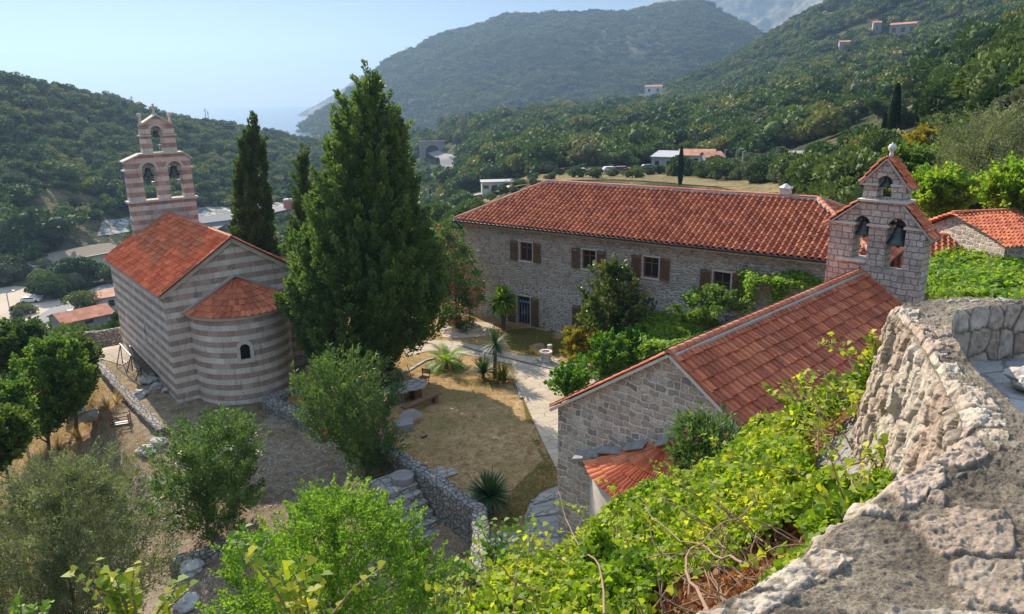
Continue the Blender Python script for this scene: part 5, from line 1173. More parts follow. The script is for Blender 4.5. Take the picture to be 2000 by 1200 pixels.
def scatter(name, P, scl, idx, protos, **k):
    col = bpy.data.collections.new(name+'_kinds')
    for p in protos: sc.collection.objects.unlink(p); col.objects.link(p)
    me = bpy.data.meshes.new(name); n = len(P); me.vertices.add(n); me.vertices.foreach_set('co', np.asarray(P, np.float32).ravel())
    for nm, arr, ty in (('scl', scl, 'FLOAT'), ('rotz', rng.random(n)*6.283, 'FLOAT'), ('idx', idx, 'INT')):
        a = me.attributes.new(nm, ty, 'POINT'); a.data.foreach_set('value', np.asarray(arr, np.float32 if ty == 'FLOAT' else np.int32))
    o = link(bpy.data.objects.new(name, me)); g = bpy.data.node_groups.new(name, 'GeometryNodeTree')
    g.interface.new_socket('Geometry', in_out='INPUT', socket_type='NodeSocketGeometry'); g.interface.new_socket('Geometry', in_out='OUTPUT', socket_type='NodeSocketGeometry')
    N = g.nodes; gi = N.new('NodeGroupInput'); go = N.new('NodeGroupOutput'); ip = N.new('GeometryNodeInstanceOnPoints'); ci = N.new('GeometryNodeCollectionInfo'); ci.inputs[0].default_value = col; ci.inputs['Separate Children'].default_value = True; ci.inputs['Reset Children'].default_value = True
    def at(nm, ty): a = N.new('GeometryNodeInputNamedAttribute'); a.data_type = ty; a.inputs[0].default_value = nm; return a.outputs[0]
    cx_ = N.new('ShaderNodeCombineXYZ'); g.links.new(at('rotz', 'FLOAT'), cx_.inputs[2])
    g.links.new(gi.outputs[0], ip.inputs['Points']); g.links.new(ci.outputs[0], ip.inputs['Instance']); ip.inputs['Pick Instance'].default_value = True
    g.links.new(at('idx', 'INT'), ip.inputs['Instance Index']); g.links.new(cx_.outputs[0], ip.inputs['Rotation']); g.links.new(at('scl', 'FLOAT'), ip.inputs['Scale']); g.links.new(ip.outputs[0], go.inputs[0])
    md = o.modifiers.new('scatter', 'NODES'); md.node_group = g; return tag(o, kind='stuff', **k)
def project(P):
    P = np.asarray(P)-CAM[None]; w_ = P@cF; return 1000+FPX*(P@cR)/w_, 600-FPX*(P@cU)/w_
KEEP = []   # pixel regions (of ground) kept thinly wooded
def clear_mask(x, y):
    m = np.zeros(x.shape, bool)
    for e in EXC:
        if isinstance(e, tuple) and e[0] == 'rib':
            A = e[1][::2]
            for q in A: m |= np.hypot(x-q[0], y-q[1]) < e[2]
        else: m |= inpoly(x, y, e)
    return m
N = 52000
azr = rng.uniform(LAND[0][0]+.01, LAND[0][-1]-.01, N); dr = np.sqrt(rng.uniform(66**2, 1040**2, N)); k_ = rng.random(N) < 1; 
x = np.sin(azr)*dr; y = np.cos(azr)*dr; z = ground(x, y)
dens = fbm(x, y, 60, 3, 31); px, py = project(np.stack([x, y, z], 1))
ok = ~clear_mask(x, y) & (dens > np.where(px < 700, .1, .36))
# left ridge: lower, scrubbier; valley floor and near fields: thin
ridge = (px < 640) & (dr > 260)
ok &= ~((px > 860) & (px < 1850) & (dr < 275) & (rng.random(N) < np.where(dr < 235, .985, .6)))
ok &= ~((px < 300) & (z < -26) & (dr < 260) & (rng.random(N) < .8))
ok &= ~((px > 60) & (px < 640) & (dr < 300) & (dr > 170) & (rng.random(N) < .55))
s_ = (.62+.55*rng.random(N))*np.where(ridge, .62, 1.0)*np.where(dr > 620, .95, 1)*np.where(z < -25, .8, 1)
P = np.stack([x, y, z-.3], 1)[ok]; s_ = s_[ok]; nn = len(P)
for hx, hy, hw_, hd in ((1357, 326, 50, 217), (1398, 326, 24, 217), (1294, 330, 36, 222), (1571, 344, 30, 150), (974, 374, 48, 150), (836, 246, 20, 560), (1245, 182, 26, 880), (1276, 184, 30, 880), (1762, 70, 34, 900), (1712, 66, 14, 900), (1650, 102, 14, 900), (165, 532, 90, 205), (432, 447, 45, 262), (178, 648, 60, 80), (222, 614, 40, 90), (848, 303, 26, 500), (872, 320, 26, 480), (566, 412, 24, 320), (100, 600, 130, 170), (1200, 338, 90, 200)):
    hd = float(np.hypot(*gpx(hx, hy, 60.)[:2])); pp_, qq_ = project(P); dd_ = np.hypot(P[:, 0], P[:, 1]); topy = qq_-8.5*s_*FPX/dd_
    kp = ~((np.abs(pp_-hx) < hw_+4*FPX/dd_) & (dd_ < hd+12) & (topy < hy+6)); P = P[kp]; s_ = s_[kp]
nn = len(P)
protos = [blob_tree('broadleaf_%s' % a, 4.2, 5.2, 900, .75, sd_, f_for, sq) for a, sd_, sq in (('a', 1, .8), ('b', 2, .7), ('c', 3, .95), ('d', 4, .75))]+[blob_tree('broadleaf_%s' % a, 4.0, 5.4, 8000, .33, sd_, f_for, sq) for a, sd_, sq in (('e', 21, .85), ('f', 22, .95))]
scatter('forest', P, s_*rng.choice([.7, .85, 1., 1.15, 1.4], nn), np.where(np.hypot(P[:, 0], P[:, 1]) < 210, rng.integers(4, 6, nn), rng.integers(0, 4, nn)), protos)
# scrub on the bare hill, its crest and the headland
a, D_, Zh = FARHILL; ii = rng.integers(0, 88, 34000); jj = rng.integers(0, 418, 34000); fi, fj = rng.random(34000), rng.random(34000)
aa = a[jj]+(a[jj+1]-a[jj])*fj; Dm = D_ if D_.ndim == 2 else D_; d0 = Dm[ii, jj]*(1-fi)+Dm[ii+1, jj]*fi; z0 = Zh[ii, jj]*(1-fi)+Zh[ii+1, jj]*fi
xs, ys = np.sin(aa)*d0, np.cos(aa)*d0; dn = fbm(xs, ys, 220, 4, 8); hh_ = ii/88.
keep = (rng.random(34000) < np.clip((dn-.22)*2.6+.4*(hh_ < .25)+.6*(hh_ > .93), .16, 1))
hp = [blob_tree('scrub_%s' % q, 4.0, 2.6, 130, 1.6, sd_, f_scr, .6) for q, sd_ in (('a', 5), ('b', 6))]
scatter('hill_scrub', np.stack([xs, ys, z0-1.0], 1)[keep], (.8+1.5*rng.random(keep.sum())**2), rng.integers(0, 2, keep.sum()), hp)

# single trees one can tell apart in the valley and behind the long house
def proto_tree(nm, crown_obj, th, r, group=None):
    e = empty(nm, (0, 0, 0), cat='tree'); crown_obj.name = 'crown'; crown_obj.parent = e
    mb = MB(); mb.tube([(0, 0, -.3), (.1, .05, th*.5), (.15, 0, th)], [r*1.3, r, r*.6], 7); mb.build('trunk', m_bark, e, uv=False); return e
def copytree(o, loc, rz, s, label, group):
    c = o.copy(); link(c); c.location = loc; c.rotation_euler = (0, 0, rz); c.scale = (s[0], s[0], s[1]) if isinstance(s, tuple) else (s, s, s); c['label'] = label; c['group'] = group
    for ch_ in [q for q in sc.objects if q.parent == o]:
        d = ch_.copy(); link(d); d.parent = c
    return c
pr_ol = proto_tree('olive_tree', blob_tree('crown', 3.0, 3.4, 2600, .34, 11, f_oli, .8), 2.6, .22)
pr_bl = proto_tree('broadleaf_tree', blob_tree('crown', 3.4, 4.2, 2600, .40, 12, f_for, .85), 3.0, .2)
cyv = blob_tree('crown', 1.0, 1.0, 10, .3, 13, f_cyp); bpy.data.objects.remove(cyv)
rr_ = np.random.default_rng(14); n_ = 1800; tz = rr_.random(n_); aa = rr_.random(n_)*6.283; rad = .62*np.sin(np.pi*np.clip(tz*.9+.1, 0, 1))**.7*(1-.35*tz); C = np.stack([rad*np.cos(aa), rad*np.sin(aa), .5+tz*8], 1)
cyo = leaves('crown', C, np.full(n_, .42), np.stack([np.cos(aa)*.4, np.sin(aa)*.4, np.ones(n_)], 1), unit(n_, rr_), T_TUFT, f_cyp, rr_.random(n_))
pr_cy = proto_tree('cypress', cyo, 1.2, .12)
used = {}
def put(pr, px, py, s, label, group, rz=None):
    p = gpx(px, py, 60.)
    if pr.name not in used:
        used[pr.name] = 1; o = pr; o.location = p; o.scale = (s, s, s) if not isinstance(s, tuple) else (s[0], s[0], s[1]); o['label'] = label; o['group'] = group; return o
    return copytree(pr, p, random.uniform(0, 6.28), s, label, group)
rs = random.Random(77)
cnt = 0
def region(poly, n, kinds, label, group, smin, smax, mind):
    done = []; t_ = 0; xs = [p[0] for p in poly]; ys = [p[1] for p in poly]
    while len(done) < n and t_ < n*40:
        t_ += 1; X = rs.uniform(min(xs), max(xs)); Yp = rs.uniform(min(ys), max(ys))
        if not inpoly(np.array([X]), np.array([Yp]), poly)[0] or any(math.hypot(X-a, (Yp-b)*1.8) < mind for a, b in done): continue
        done.append((X, Yp)); k = rs.choice(kinds); lab = label[{'olive_tree': 0, 'broadleaf_tree': 1, 'cypress': 2}[k.name.split('.')[0]]]
        put(k, X, Yp, rs.uniform(smin, smax), lab, group)
olv, brd = pr_ol, pr_bl
region([(1545, 372), (1700, 318), (1720, 330), (1700, 420), (1640, 420)], 20, [olv, olv, olv, brd], ('grey green olive tree between the chimney and the bell gable', 'green tree among the olives between the chimney and the bell gable', ''), 'olive trees close behind the right end of the long house', .85, 1.25, 15)
region([(1330, 345), (1550, 325), (1560, 366), (1450, 356)], 26, [olv, olv, brd], ('small olive tree on the terraces under the ruined hut', 'green tree among the olives under the ruined hut', ''), 'trees beyond the ridge of the long house', .6, 1.0, 16)
region([(880, 345), (1030, 340), (1240, 332), (1330, 335), (1330, 347), (1100, 352), (960, 392), (890, 410)], 52, [olv, brd], ('small olive tree in the dry field behind the long house', 'small green tree in the dry field behind the long house', ''), 'scattered trees in the dry field', .28, .55, 13)
region([(810, 360), (880, 330), (935, 360), (880, 430), (815, 440)], 20, [brd, brd, olv], ('grey green tree in the valley between the huge cypress and the long house', 'green tree in the valley between the huge cypress and the long house', ''), 'valley trees right of the huge cypress', .7, 1.2, 18)
region([(560, 420), (620, 410), (625, 560), (560, 520)], 14, [brd, olv], ('grey green tree below the thin wispy cypress', 'green tree below the thin wispy cypress', ''), 'valley trees beneath the wispy cypress', .7, 1.1, 16)
region([(0, 505), (60, 500), (95, 540), (205, 535), (215, 555), (150, 585), (100, 600), (60, 560), (0, 556)], 20, [brd, brd, olv], ('grey green tree by the gravel lot on the valley floor', 'green tree by the gravel lot on the valley floor', ''), 'trees on the valley floor by the gravel lot', .6, 1.1, 20)
region([(15, 600), (60, 606), (50, 622), (20, 625)], 3, [brd], ('', 'low bush on the island between gravel lot and road', ''), 'bushes on the island between gravel lot and road', .3, .5, 12)
put(brd, 160, 555, 1.5, 'big leafy tree in front of the pale warehouse', 'large trees beside the warehouse'); put(brd, 185, 612, 1.1, 'leafy tree beside the road left of the striped church', 'large trees beside the warehouse'); put(olv, 35, 540, 1.3, 'pale olive tree at the left edge by the parked cars', 'large trees beside the warehouse')
for (px, py, s, lab) in ((1735, 330, 1.25, 'tall thin cypress rising right behind the finial of the chapel bell gable'), (1720, 310, .8, 'shorter cypress left of the one behind the chapel finial'), (851, 252, 1.9, 'lone dark cypress beside the little house above the tunnel'), (842, 418, 1.1, 'slim cypress in the valley just right of the huge cypress'), (836, 425, .9, 'second slim cypress in the valley just right of the huge cypress'), (1328, 365, .9, 'dark cypress in front of the white house'), (1985, 222, 1.6, 'cypress on the skyline at the right edge'), (1955, 228, 1.3, 'cypress left of the one at the right edge'), (1880, 250, 1.2, 'cypress above the large olive tree')):
    put(pr_cy, px, py, (s*.9, s) , lab, 'slim cypresses in the distance')

# ------------------------------------------------------------------ far houses
def house(name, label, px, py, wpx, hm_, dm, rz, wallm, roofm, roof='gable', cat='house', openings=2, rise=.32, zoff=0, shed=0):
    """small house: px,py = middle of the visible wall's foot"""
    p = gpx(px, py, 60.); D = math.hypot(p.x, p.y); wm = wpx/FPX*D*1.04; e = empty(name, p+Vector((0, 0, zoff)), -math.atan2(p.x, p.y)+rz, label=label, cat=cat)
    hw = wm/2; mb = MB(); top = hm_
    ops = []
    k = max(0, openings)
    for i in range(k):
        c = -hw+wm*(i+.5)/k; ops.append([(c-wm*.06-.25, hm_*.30), (c+wm*.06+.25, hm_*.30), (c+wm*.06+.25, hm_*.72), (c-wm*.06-.25, hm_*.72)])
    mb.slab([(-hw, -2), (hw, -2), (hw, top), (-hw, top)], ops, 0, .3); mb.box((-hw, .301, -2), (-hw+.3, dm, top)); mb.box((hw-.3, .301, -2), (hw, dm, top)); mb.box((-hw+.301, dm-.3, -2), (hw-.301, dm, top))
    mb.build('wall', wallm, e)
    for o_ in ops:
        mb = MB(); mb.box((o_[0][0]-.02, .2, o_[0][1]-.02), (o_[1][0]+.02, .24, o_[2][1]+.02)); mb.build('window', m_glass, e)
    mb = MB(); ov = .35
    if roof == 'gable':
        r = dm*.5*rise*1.3; mb.add([(-hw-ov, -ov, top-.1), (hw+ov, -ov, top-.1), (hw+ov, dm/2, top+r), (-hw-ov, dm/2, top+r), (-hw-ov, dm+ov, top-.1), (hw+ov, dm+ov, top-.1)] + [(-hw-ov, -ov, top-.25), (hw+ov, -ov, top-.25), (hw+ov, dm/2, top+r-.15), (-hw-ov, dm/2, top+r-.15), (-hw-ov, dm+ov, top-.25), (hw+ov, dm+ov, top-.25)],
            [(0,1,2,3),(3,2,5,4),(6,9,8,7),(9,10,11,8),(0,6,7,1),(4,5,11,10),(0,3,9,6),(3,4,10,9),(1,7,8,2),(2,8,11,5)])
        g = MB(); 
        for sx in (-hw+.02, hw-.28): g.add([(sx, 0.02, top-.02), (sx, dm-.02, top-.02), (sx, dm/2, top+r-.2), (sx+.26, 0.02, top-.02), (sx+.26, dm-.02, top-.02), (sx+.26, dm/2, top+r-.2)], [(0,1,2),(3,5,4),(0,3,4,1),(1,4,5,2),(0,2,5,3)])
        build_each(g, 'gable', wallm, e)
    else: mb.add([(-hw-ov, -ov, top+.005), (hw+ov, -ov, top+.005), (hw+ov, dm+ov, top+shed), (-hw-ov, dm+ov, top+shed), (-hw-ov, -ov, top+.3), (hw+ov, -ov, top+.3), (hw+ov, dm+ov, top+shed+.3), (-hw-ov, dm+ov, top+shed+.3)], [(0,3,2,1),(4,5,6,7),(0,1,5,4),(1,2,6,5),(2,3,7,6),(3,0,4,7)])
    mb.build('roof', roofm, e); return e, p, wm
m_farroof = tilemat('far_roof_tiles', (.42, .16, .09), (.48, .22, .13), (.5, .28, .18), .4, .2); m_ruin = masonry('ruin_stone', [(.42, .39, .36), (.36, .33, .30), (.47, .44, .40)], (.3, .28, .25), 1.2, 1.8, .06)
house('house', 'white two storey house with a broken red roof beyond the long stone house', 1357, 326, 62, 3.6, 8, R(-8), m_white, m_farroof, openings=3)
house('stone_cottage', 'small stone cottage with an orange roof just right of the white house', 1398, 326, 32, 3.0, 7, R(25), m_ruin, m_farroof, openings=1)
house('modern_house', 'grey modern house with a sloping roof and open carport left of the white house', 1294, 330, 44, 3.4, 7, R(-20), m_grey, m_tin, 'flat', shed=1.4, openings=2)
house('ruined_hut', 'roofless grey stone ruin among the olives above the long house roof', 1571, 344, 36, 3.2, 5, R(10), m_ruin, m_ruin, 'flat', openings=0, shed=.6, cat='ruin')
house('bungalow', 'flat roofed pale bungalow at the foot of the hill left of the long house roof', 974, 374, 62, 2.9, 7, R(4), plain('pale_green_render', (.42, .46, .38), .9, .2, .1, 2), m_tin, 'flat', openings=4)
house('house', 'little red roofed house on the slope above the tunnel', 836, 246, 17, 4.5, 8, R(0), m_white, m_farroof, openings=1)
house('farmhouse', 'stone house with a low roof, left of the pair on the forested spur', 1245, 182, 22, 10.5, 9, R(20), m_ruin, m_farroof, openings=1)
house('farmhouse', 'long pale house with a red roof, right of the pair on the forested spur', 1276, 184, 30, 8.5, 9, R(-6), m_white, m_farroof, openings=2)
house('farmhouse', 'long pale hamlet house high on the mountain', 1762, 70, 40, 9.0, 8, R(-15), m_ruin, m_farroof, openings=3)
house('farmhouse', 'second house of the high hamlet, further left', 1712, 66, 12, 9.0, 7, R(10), m_ruin, m_farroof, openings=1)
house('farmhouse', 'small lone house halfway up the forested mountain', 1650, 102, 18, 8.0, 7, R(10), m_ruin, m_farroof, openings=1)
house('cottage', 'small white cottage with a red roof amid the forest slope', 1749, 140, 12, 9.5, 7, R(0), m_white, m_farroof, openings=1)
house('warehouse', 'long pale warehouse with a low roof on the valley floor left of the church', 165, 532, 150, 4.2, 16, R(28), plain('cream_cladding', (.60, .55, .40), .8, .2, .05, 1), plain('beige_metal_roof', (.24, .20, .16), 1.0, .0, .05, 1), cat='warehouse', openings=0, rise=.12)
house('shed', 'long pale roofed shed beyond the dark columnar cypress', 432, 447, 60, 2.6, 12, R(20), m_tin, plain('pale_sheet_roof', (.22, .22, .22), 1.0, .0, .05, 1), 'flat', cat='shed', openings=0, shed=.6)
house('house', 'low red tiled house below the terrace parapet left of the church', 178, 648, 80, 1.8, 8, R(18), m_ruin, m_tile2, openings=1, rise=.25, zoff=1.2)
house('house', 'white roofed house just behind the left wall of the church', 222, 614, 44, 3.2, 7, R(10), m_white, m_farroof, openings=1, rise=.2, zoff=1.0)
# tunnel portal
p = gpx(845, 303, 60.); D = math.hypot(p.x, p.y); e = empty('tunnel_portal', p, -math.atan2(p.x, p.y)+R(6), label='stone road tunnel portal with a dark arched mouth in the hillside', cat='tunnel')
mb = MB(); mb.slab([(-9, -2), (-5, -2), (-5, .0)]+[(5*math.cos(math.pi-math.pi*i/14), 2.2+4.4*math.sin(math.pi*i/14)) for i in range(15)]+[(5, 0), (5, -2), (9, -2), (9, 9), (-9, 9)], [], 0, 1.2); mb.build('portal_wall', m_ruin, e)
mb = MB(); mb.box((-9.3, -.25, 9), (9.3, 1.5, 9.6)); mb.build('coping', m_ruin, e)
mb = MB(); mb.box((-6, 1.3, -2), (6, 1.6, 8)); mb.build('tunnel_bore', m_dark, e)
# red and white tanks, masts, lamp posts
m_redp = plain('faded_red_paint', (.55, .17, .12), .7, .2, .15, 2)
for i, (px, lab) in enumerate(((562, 'left red tank of two in the valley between the cypresses'), (569, 'right of the two red tanks in the valley between the cypresses'))):
    p = gpx(px, 412, 60.); e = empty('storage_tank', p, label=lab, cat='tank', group='red storage tanks'); mb = MB(); mb.lathe([(1.6, 0), (1.6, 4.4), (1.5, 4.7)], n=14); mb.build('tank_body', m_redp, e, smooth=False); mb = MB(); mb.lathe([(1.62, 4.7), (1.3, 5.1), (0, 5.4)], n=14); mb.build('lid', m_white, e)
for px, py, h, lab in ((260, 214, 9, 'left thin mast on the left ridge'), (403, 238, 14, 'taller mast of the pair on the left ridge near the sea'), (408, 240, 13, 'right mast of the pair on the left ridge near the sea')):
    d = {260: 525, 403: 585, 408: 590}[px]; q = ond(px, py, d); g = gz(q[0], q[1]); e = empty('mast', (q[0], q[1], g), label=lab, cat='mast', group='masts on the ridge'); mb = MB(); mb.tube([(0, 0, 0), (0, 0, h)], [.35, .2], 6); mb.build('pole', m_steel, e)
    mb = MB(); mb.bar((-1.2, 0, h*.9), (1.2, 0, h*.9), .25); mb.build('crossarm', m_steel, e)
for px, py, lab in ((1448, 345, 'left pale lamp post behind the long house'), (1414, 330, 'pale lamp post right of the stone cottage'), (1437, 322, 'far pale post on the slope above the olives')):
    p = gpx(px, py, 60.); e = empty('lamp_post', p, label=lab, cat='lamp post', group='pale posts beyond the long house'); mb = MB(); mb.tube([(0, 0, -.2), (0, 0, 5.6)], [.16, .1], 6); mb.build('pole', m_white, e); mb = MB(); mb.bar((0, 0, 5.5), (.7, 0, 5.7), .12); mb.build('lamp_arm', m_white, e)
# cars
def car(px, py, col, label, rz=0, van=False):
    p = gpx(px, py, 60.); e = empty('parked_van' if van else 'parked_car', p+Vector((0, 0, .2)), rz, label=label, cat='van' if van else 'car', group='parked cars in the distance'); L, W_, Hh = (4.8, 1.9, 2.0) if van else (4.2, 1.7, 1.4)
    pr = [(-L/2, .3), (L/2, .3), (L/2, .8), (L*.36, .92), (L*.2, Hh), (-L*.36, Hh), (-L*.48, .95), (-L/2, .85)] if not van else [(-L/2, .3), (L/2, .3), (L/2, 1.0), (L*.38, Hh), (-L/2, Hh)]
    mb = MB(); mb.slab(pr, [], -W_/2, W_/2); mb.build('body', plain('car_paint', col, .3, .5, .02, 1), e, bevel=.08)
    mb = MB(); mb.box((-L*.3, -W_/2-.01, Hh*.68), (L*.2, W_/2+.01, Hh*.9)); mb.build('side_windows', m_glass, e)
    for sx in (-.32, .32):
        for sy in (-1, 1): mb = MB(); mb.tube([(sx*L, sy*(W_/2-.1), .32), (sx*L, sy*(W_/2+.06), .32)], .32, 12); mb.build('wheel', m_dark, e)
for c_ in ((1136, 340, (.6, .6, .62), 'silver car left in the far row behind the house', R(10)), (1192, 337, (.7, .7, .7), 'white car in the middle of the far row', R(5)), (1208, 337, (.08, .09, .12), 'dark car right of the white one in the far row', R(0)), (1216, 336, (.45, .12, .1), 'red car at the right end of the far row', R(0)), (1266, 332, (.2, .22, .25), 'dark car parked by the grey modern house', R(10)), (89, 542, (.75, .75, .75), 'white car parked left of the warehouse', R(30)), (80, 538, (.5, .52, .55), 'silver car behind the white one left of the warehouse', R(30)), (150, 618, (.6, .6, .6), 'silver car at the roadside below the slope', R(50)), (62, 592, (.75, .74, .7), 'white car by the gravel lot', R(10))): car(*c_[:4], rz=c_[4])
car(884, 312, (.8, .8, .8), 'white van on the bend of the tunnel road', R(-50), True)
# street lamp on the left
p = gpx(24, 628, 60.); e = empty('street_lamp', p, label='curved street lamp beside the valley road at the left edge', cat='street lamp'); mb = MB(); mb.tube([(0, 0, -.2), (0, 0, 6.0), (.3, 0, 6.6), (1.3, 0, 6.9)], [.12, .09, .07, .06], 7); mb.build('pole', m_steel, e); mb = MB(); mb.obox((1.6, 0, 6.88), (.7, .22, .12)); mb.build('lamp_head', m_steel, e)
#@@PART5
# ------------------------------------------------------------------ paving, kerbs, grass in the court
PATH = pxpoly([(1200, 905), (1085, 915), (1062, 868), (1036, 812), (1012, 755), (1000, 712), (935, 698), (880, 690), (838, 686), (800, 697), (786, 684), (830, 668), (880, 666), (950, 680), (1010, 694), (1090, 706), (1150, 715), (1200, 740)])
sheet('stone_path', PATH, .4, m_pave, .03, kind='structure')
STEPP = pxpoly([(1110, 945), (1060, 962), (1035, 985), (1026, 1010), (1024, 1045), (960, 1040), (950, 1100), (1040, 1140), (1130, 1120)])
m_pave2 = masonry('grey_paving_slabs', [(.36, .34, .31), (.42, .39, .35), (.32, .30, .28), (.40, .36, .31)], (.22, .20, .17), 1.0, 2.2, .03, bump=.5, dirtamt=.3)
sheet('paved_steps', STEPP, .4, m_pave2, .035, kind='structure')
UP = pxpoly([(860, 640), (905, 628), (965, 632), (960, 656), (900, 662), (865, 660)])
sheet('gravel_path', UP, .5, m_sand, .03, kind='structure')
LAWN = pxpoly([(975, 650), (1060, 640), (1115, 652), (1100, 690), (1060, 700), (1000, 685)])
def kerb(pp, label, w_=.16, h=.14):
    q = [gpx(x, y) for x, y in pp]; e = empty('kerb', q[0], label=label, cat='kerb'); mb = MB()
    for a, b in zip(q[:-1], q[1:]): mb.bar(a-q[0]+Vector((0, 0, .03)), b-q[0]+Vector((0, 0, .03)), w_, h)
    mb.build('kerb_stones', m_cap if h < .1 else m_slate, e)
kerb([(905, 678), (945, 690), (1000, 703), (1085, 724)], 'low dark kerb between the green lawn and the stone path')
kerb([(1000, 738), (1012, 760), (1018, 780)], 'thin edging between the yellow green plant and the path')
kerb([(782, 733), (800, 724), (830, 706), (850, 700)], 'pale stone edging line above the picnic table', .2, .07)
# steps of the lower paved way
for i, (a, b) in enumerate((((1040, 985), (1100, 968)), ((1030, 1012), (1100, 1000)), ((1022, 1044), (1100, 1050)))):
    p, q = gpx(*a), gpx(*b); e = empty('stone_step', p, label=('upper', 'middle', 'lowest')[i]+' shallow step of the paved way beside the chapel corner', cat='step', group='steps beside the chapel corner'); mb = MB(); mb.bar(Vector((0, 0, .03)), q-p+Vector((0, 0, .03)), .35, .12); mb.build('tread', m_cap, e)
def blades(name, poly, n, L, mat, seed, thr=.5, exc=(), label=None, sc_n=1.6):
    r = np.random.default_rng(seed); xs = [p[0] for p in poly]; ys = [p[1] for p in poly]; X = r.uniform(min(xs), max(xs), n); Yq = r.uniform(min(ys), max(ys), n)
    ok = inpoly(X, Yq, poly) & (fbm(X, Yq, sc_n, 3, seed) > thr)
    for q in exc: ok &= ~inpoly(X, Yq, q)
    X, Yq = X[ok], Yq[ok]; m = len(X); P = np.stack([X, Yq, ground(X, Yq)-.01], 1); D = np.stack([r.normal(size=m)*.7, r.normal(size=m)*.7, np.full(m, .8)], 1)
    return leaves(name, P, L*(.5+r.random(m)), D, unit(m, r), T_BLADE, mat, r.random(m), kind='stuff')
COURT = pxpoly([(560, 770), (640, 700), (800, 640), (980, 620), (1150, 680), (1180, 780), (1100, 1000), (1000, 1060), (950, 1010), (770, 890), (640, 820)])
YARD = pxpoly([(260, 700), (330, 820), (300, 900), (200, 1000), (300, 1250), (900, 1250), (930, 1060), (770, 920), (600, 820), (500, 790), (350, 800)])
SLOPE = pxpoly([(190, 740), (300, 870), (300, 1000), (150, 1040), (-50, 1000), (-50, 900), (100, 850), (160, 780)])
for pl, n, L, mt, sd_, th_ in ((COURT, 110000, .09, l_dry, 61, .48), (YARD, 90000, .09, l_dry, 62, .5), (SLOPE, 36000, .17, l_dry, 63, .42)):
    blades('dry_grass', pl, n, L, mt, sd_, th_, exc=(PATH, STEPP))
GS = [pxpoly([(1018, 770), (1040, 790), (1085, 905), (1090, 960), (1060, 965), (1020, 1010), (1000, 1040), (960, 1010), (1000, 960), (1060, 900), (1030, 840)]), LAWN, pxpoly([(780, 690), (850, 700), (900, 720), (960, 735), (980, 760), (900, 755), (850, 715), (800, 700)]), pxpoly([(330, 790), (400, 800), (560, 775), (620, 830), (560, 860), (400, 850), (340, 830)])]
for i, g_ in enumerate(GS): blades('green_grass', g_, (60000, 60000, 40000, 26000)[i], .11, l_gras, 70+i, .42, exc=(PATH, STEPP))
lr = np.random.default_rng(99); LX = lr.uniform(-24, 6, 26000); LY = lr.uniform(22, 52, 26000); ok = (fbm(LX, LY, 2.2, 3, 17) > .46) & ~inpoly(LX, LY, PATH) & (inpoly(LX, LY, COURT) | inpoly(LX, LY, YARD)); LX, LY = LX[ok], LY[ok]; lm = len(LX)
leaves('leaf_litter', np.stack([LX, LY, ground(LX, LY)+.015], 1), .035+.07*lr.random(lm)**2, unit(lm, lr)*np.array([1, 1, .15]), unit(lm, lr)*.3+np.array([0, 0, 1.]), T_LEAF, l_dead, lr.random(lm), kind='stuff')
# tall dry grass tussocks on the slope, small stones lying about
for i, (px, py) in enumerate(((90, 900), (60, 925), (115, 880), (150, 860), (30, 960), (120, 940), (210, 800), (228, 790))):
    b = gpx(px, py); e = empty('grass_tussock', b, label='tall dry straw coloured grass tussock on the slope outside the wall', cat='grass tussock', group='dry grass tussocks on the slope'); rosette(e, (0, 0, 0), 90, 1.0, .02, 1.0, l_dry, 80+i, 'blades', .5, 1.4)
def rock(parent, name, c, s, seed, mat=None, sq=.6, **k):
    bm = bmesh.new(); bmesh.ops.create_icosphere(bm, subdivisions=3, radius=1); r = random.Random(seed); off = Vector((r.random()*50, r.random()*50, r.random()*50)); from mathutils import noise as mn
    for v in bm.verts:
        n_ = mn.noise(v.co*1.1+off)*.5+mn.noise(v.co*2.7+off)*.22+mn.cell(v.co*1.6+off)*.10; v.co = Vector((v.co.x, v.co.y, v.co.z*sq))*(1+n_)*s+Vector(c)
    me = bpy.data.meshes.new(name); bm.to_mesh(me); bm.free(); me.materials.append(mat or m_rock); o = link(bpy.data.objects.new(name, me)); o.parent = parent; return tag(o, **k)
m_rock = plain('limestone_rock', (.40, .38, .35), .9, .15, .35, 2.5, bump=1.0)
for i, (px, py, s, lab) in enumerate(((290, 745, .55, 'grey boulder at the foot of the striped side wall'), (325, 765, .28, 'small pale boulder near the striped corner'), (305, 758, .35, 'flat grey rock between the boulders by the church'), (270, 775, .5, 'jagged rock between the wall and the church'), (287, 885, .42, 'whitish block below the end of the boundary wall'), (312, 868, .4, 'dark rock heap at the end of the boundary wall'), (470, 828, .16, 'single pale stone lying in the yard'), (160, 800, .9, 'grey crag outside the boundary wall under the bush'), (185, 815, .7, 'pale slanting rock on the slope outside the wall'), (375, 1115, .5, 'stone at the head of the lower rubble wall'), (365, 1185, .45, 'pale boulder at the bottom edge'), (672, 872, .4, 'rock under the dark oleander'), (650, 868, .3, 'smaller rock left under the dark oleander'), (612, 705, .5, 'pale rock by the far corner of the church apse'), (630, 715, .4, 'pale rubble between the church and the huge cypress'), (900, 633, .5, 'sunlit rubble heap in front of the long house'), (925, 640, .4, 'rubble stone beside the gravel path'), (1084, 745, .35, 'grey rock at the edge of the path by the citrus bushes'))):
    b = gpx(px, py); o = rock(None, 'rock', (0, 0, .0), s, 200+i); o.location = b+Vector((0, 0, s*.2)); tag(o, lab, 'rock')
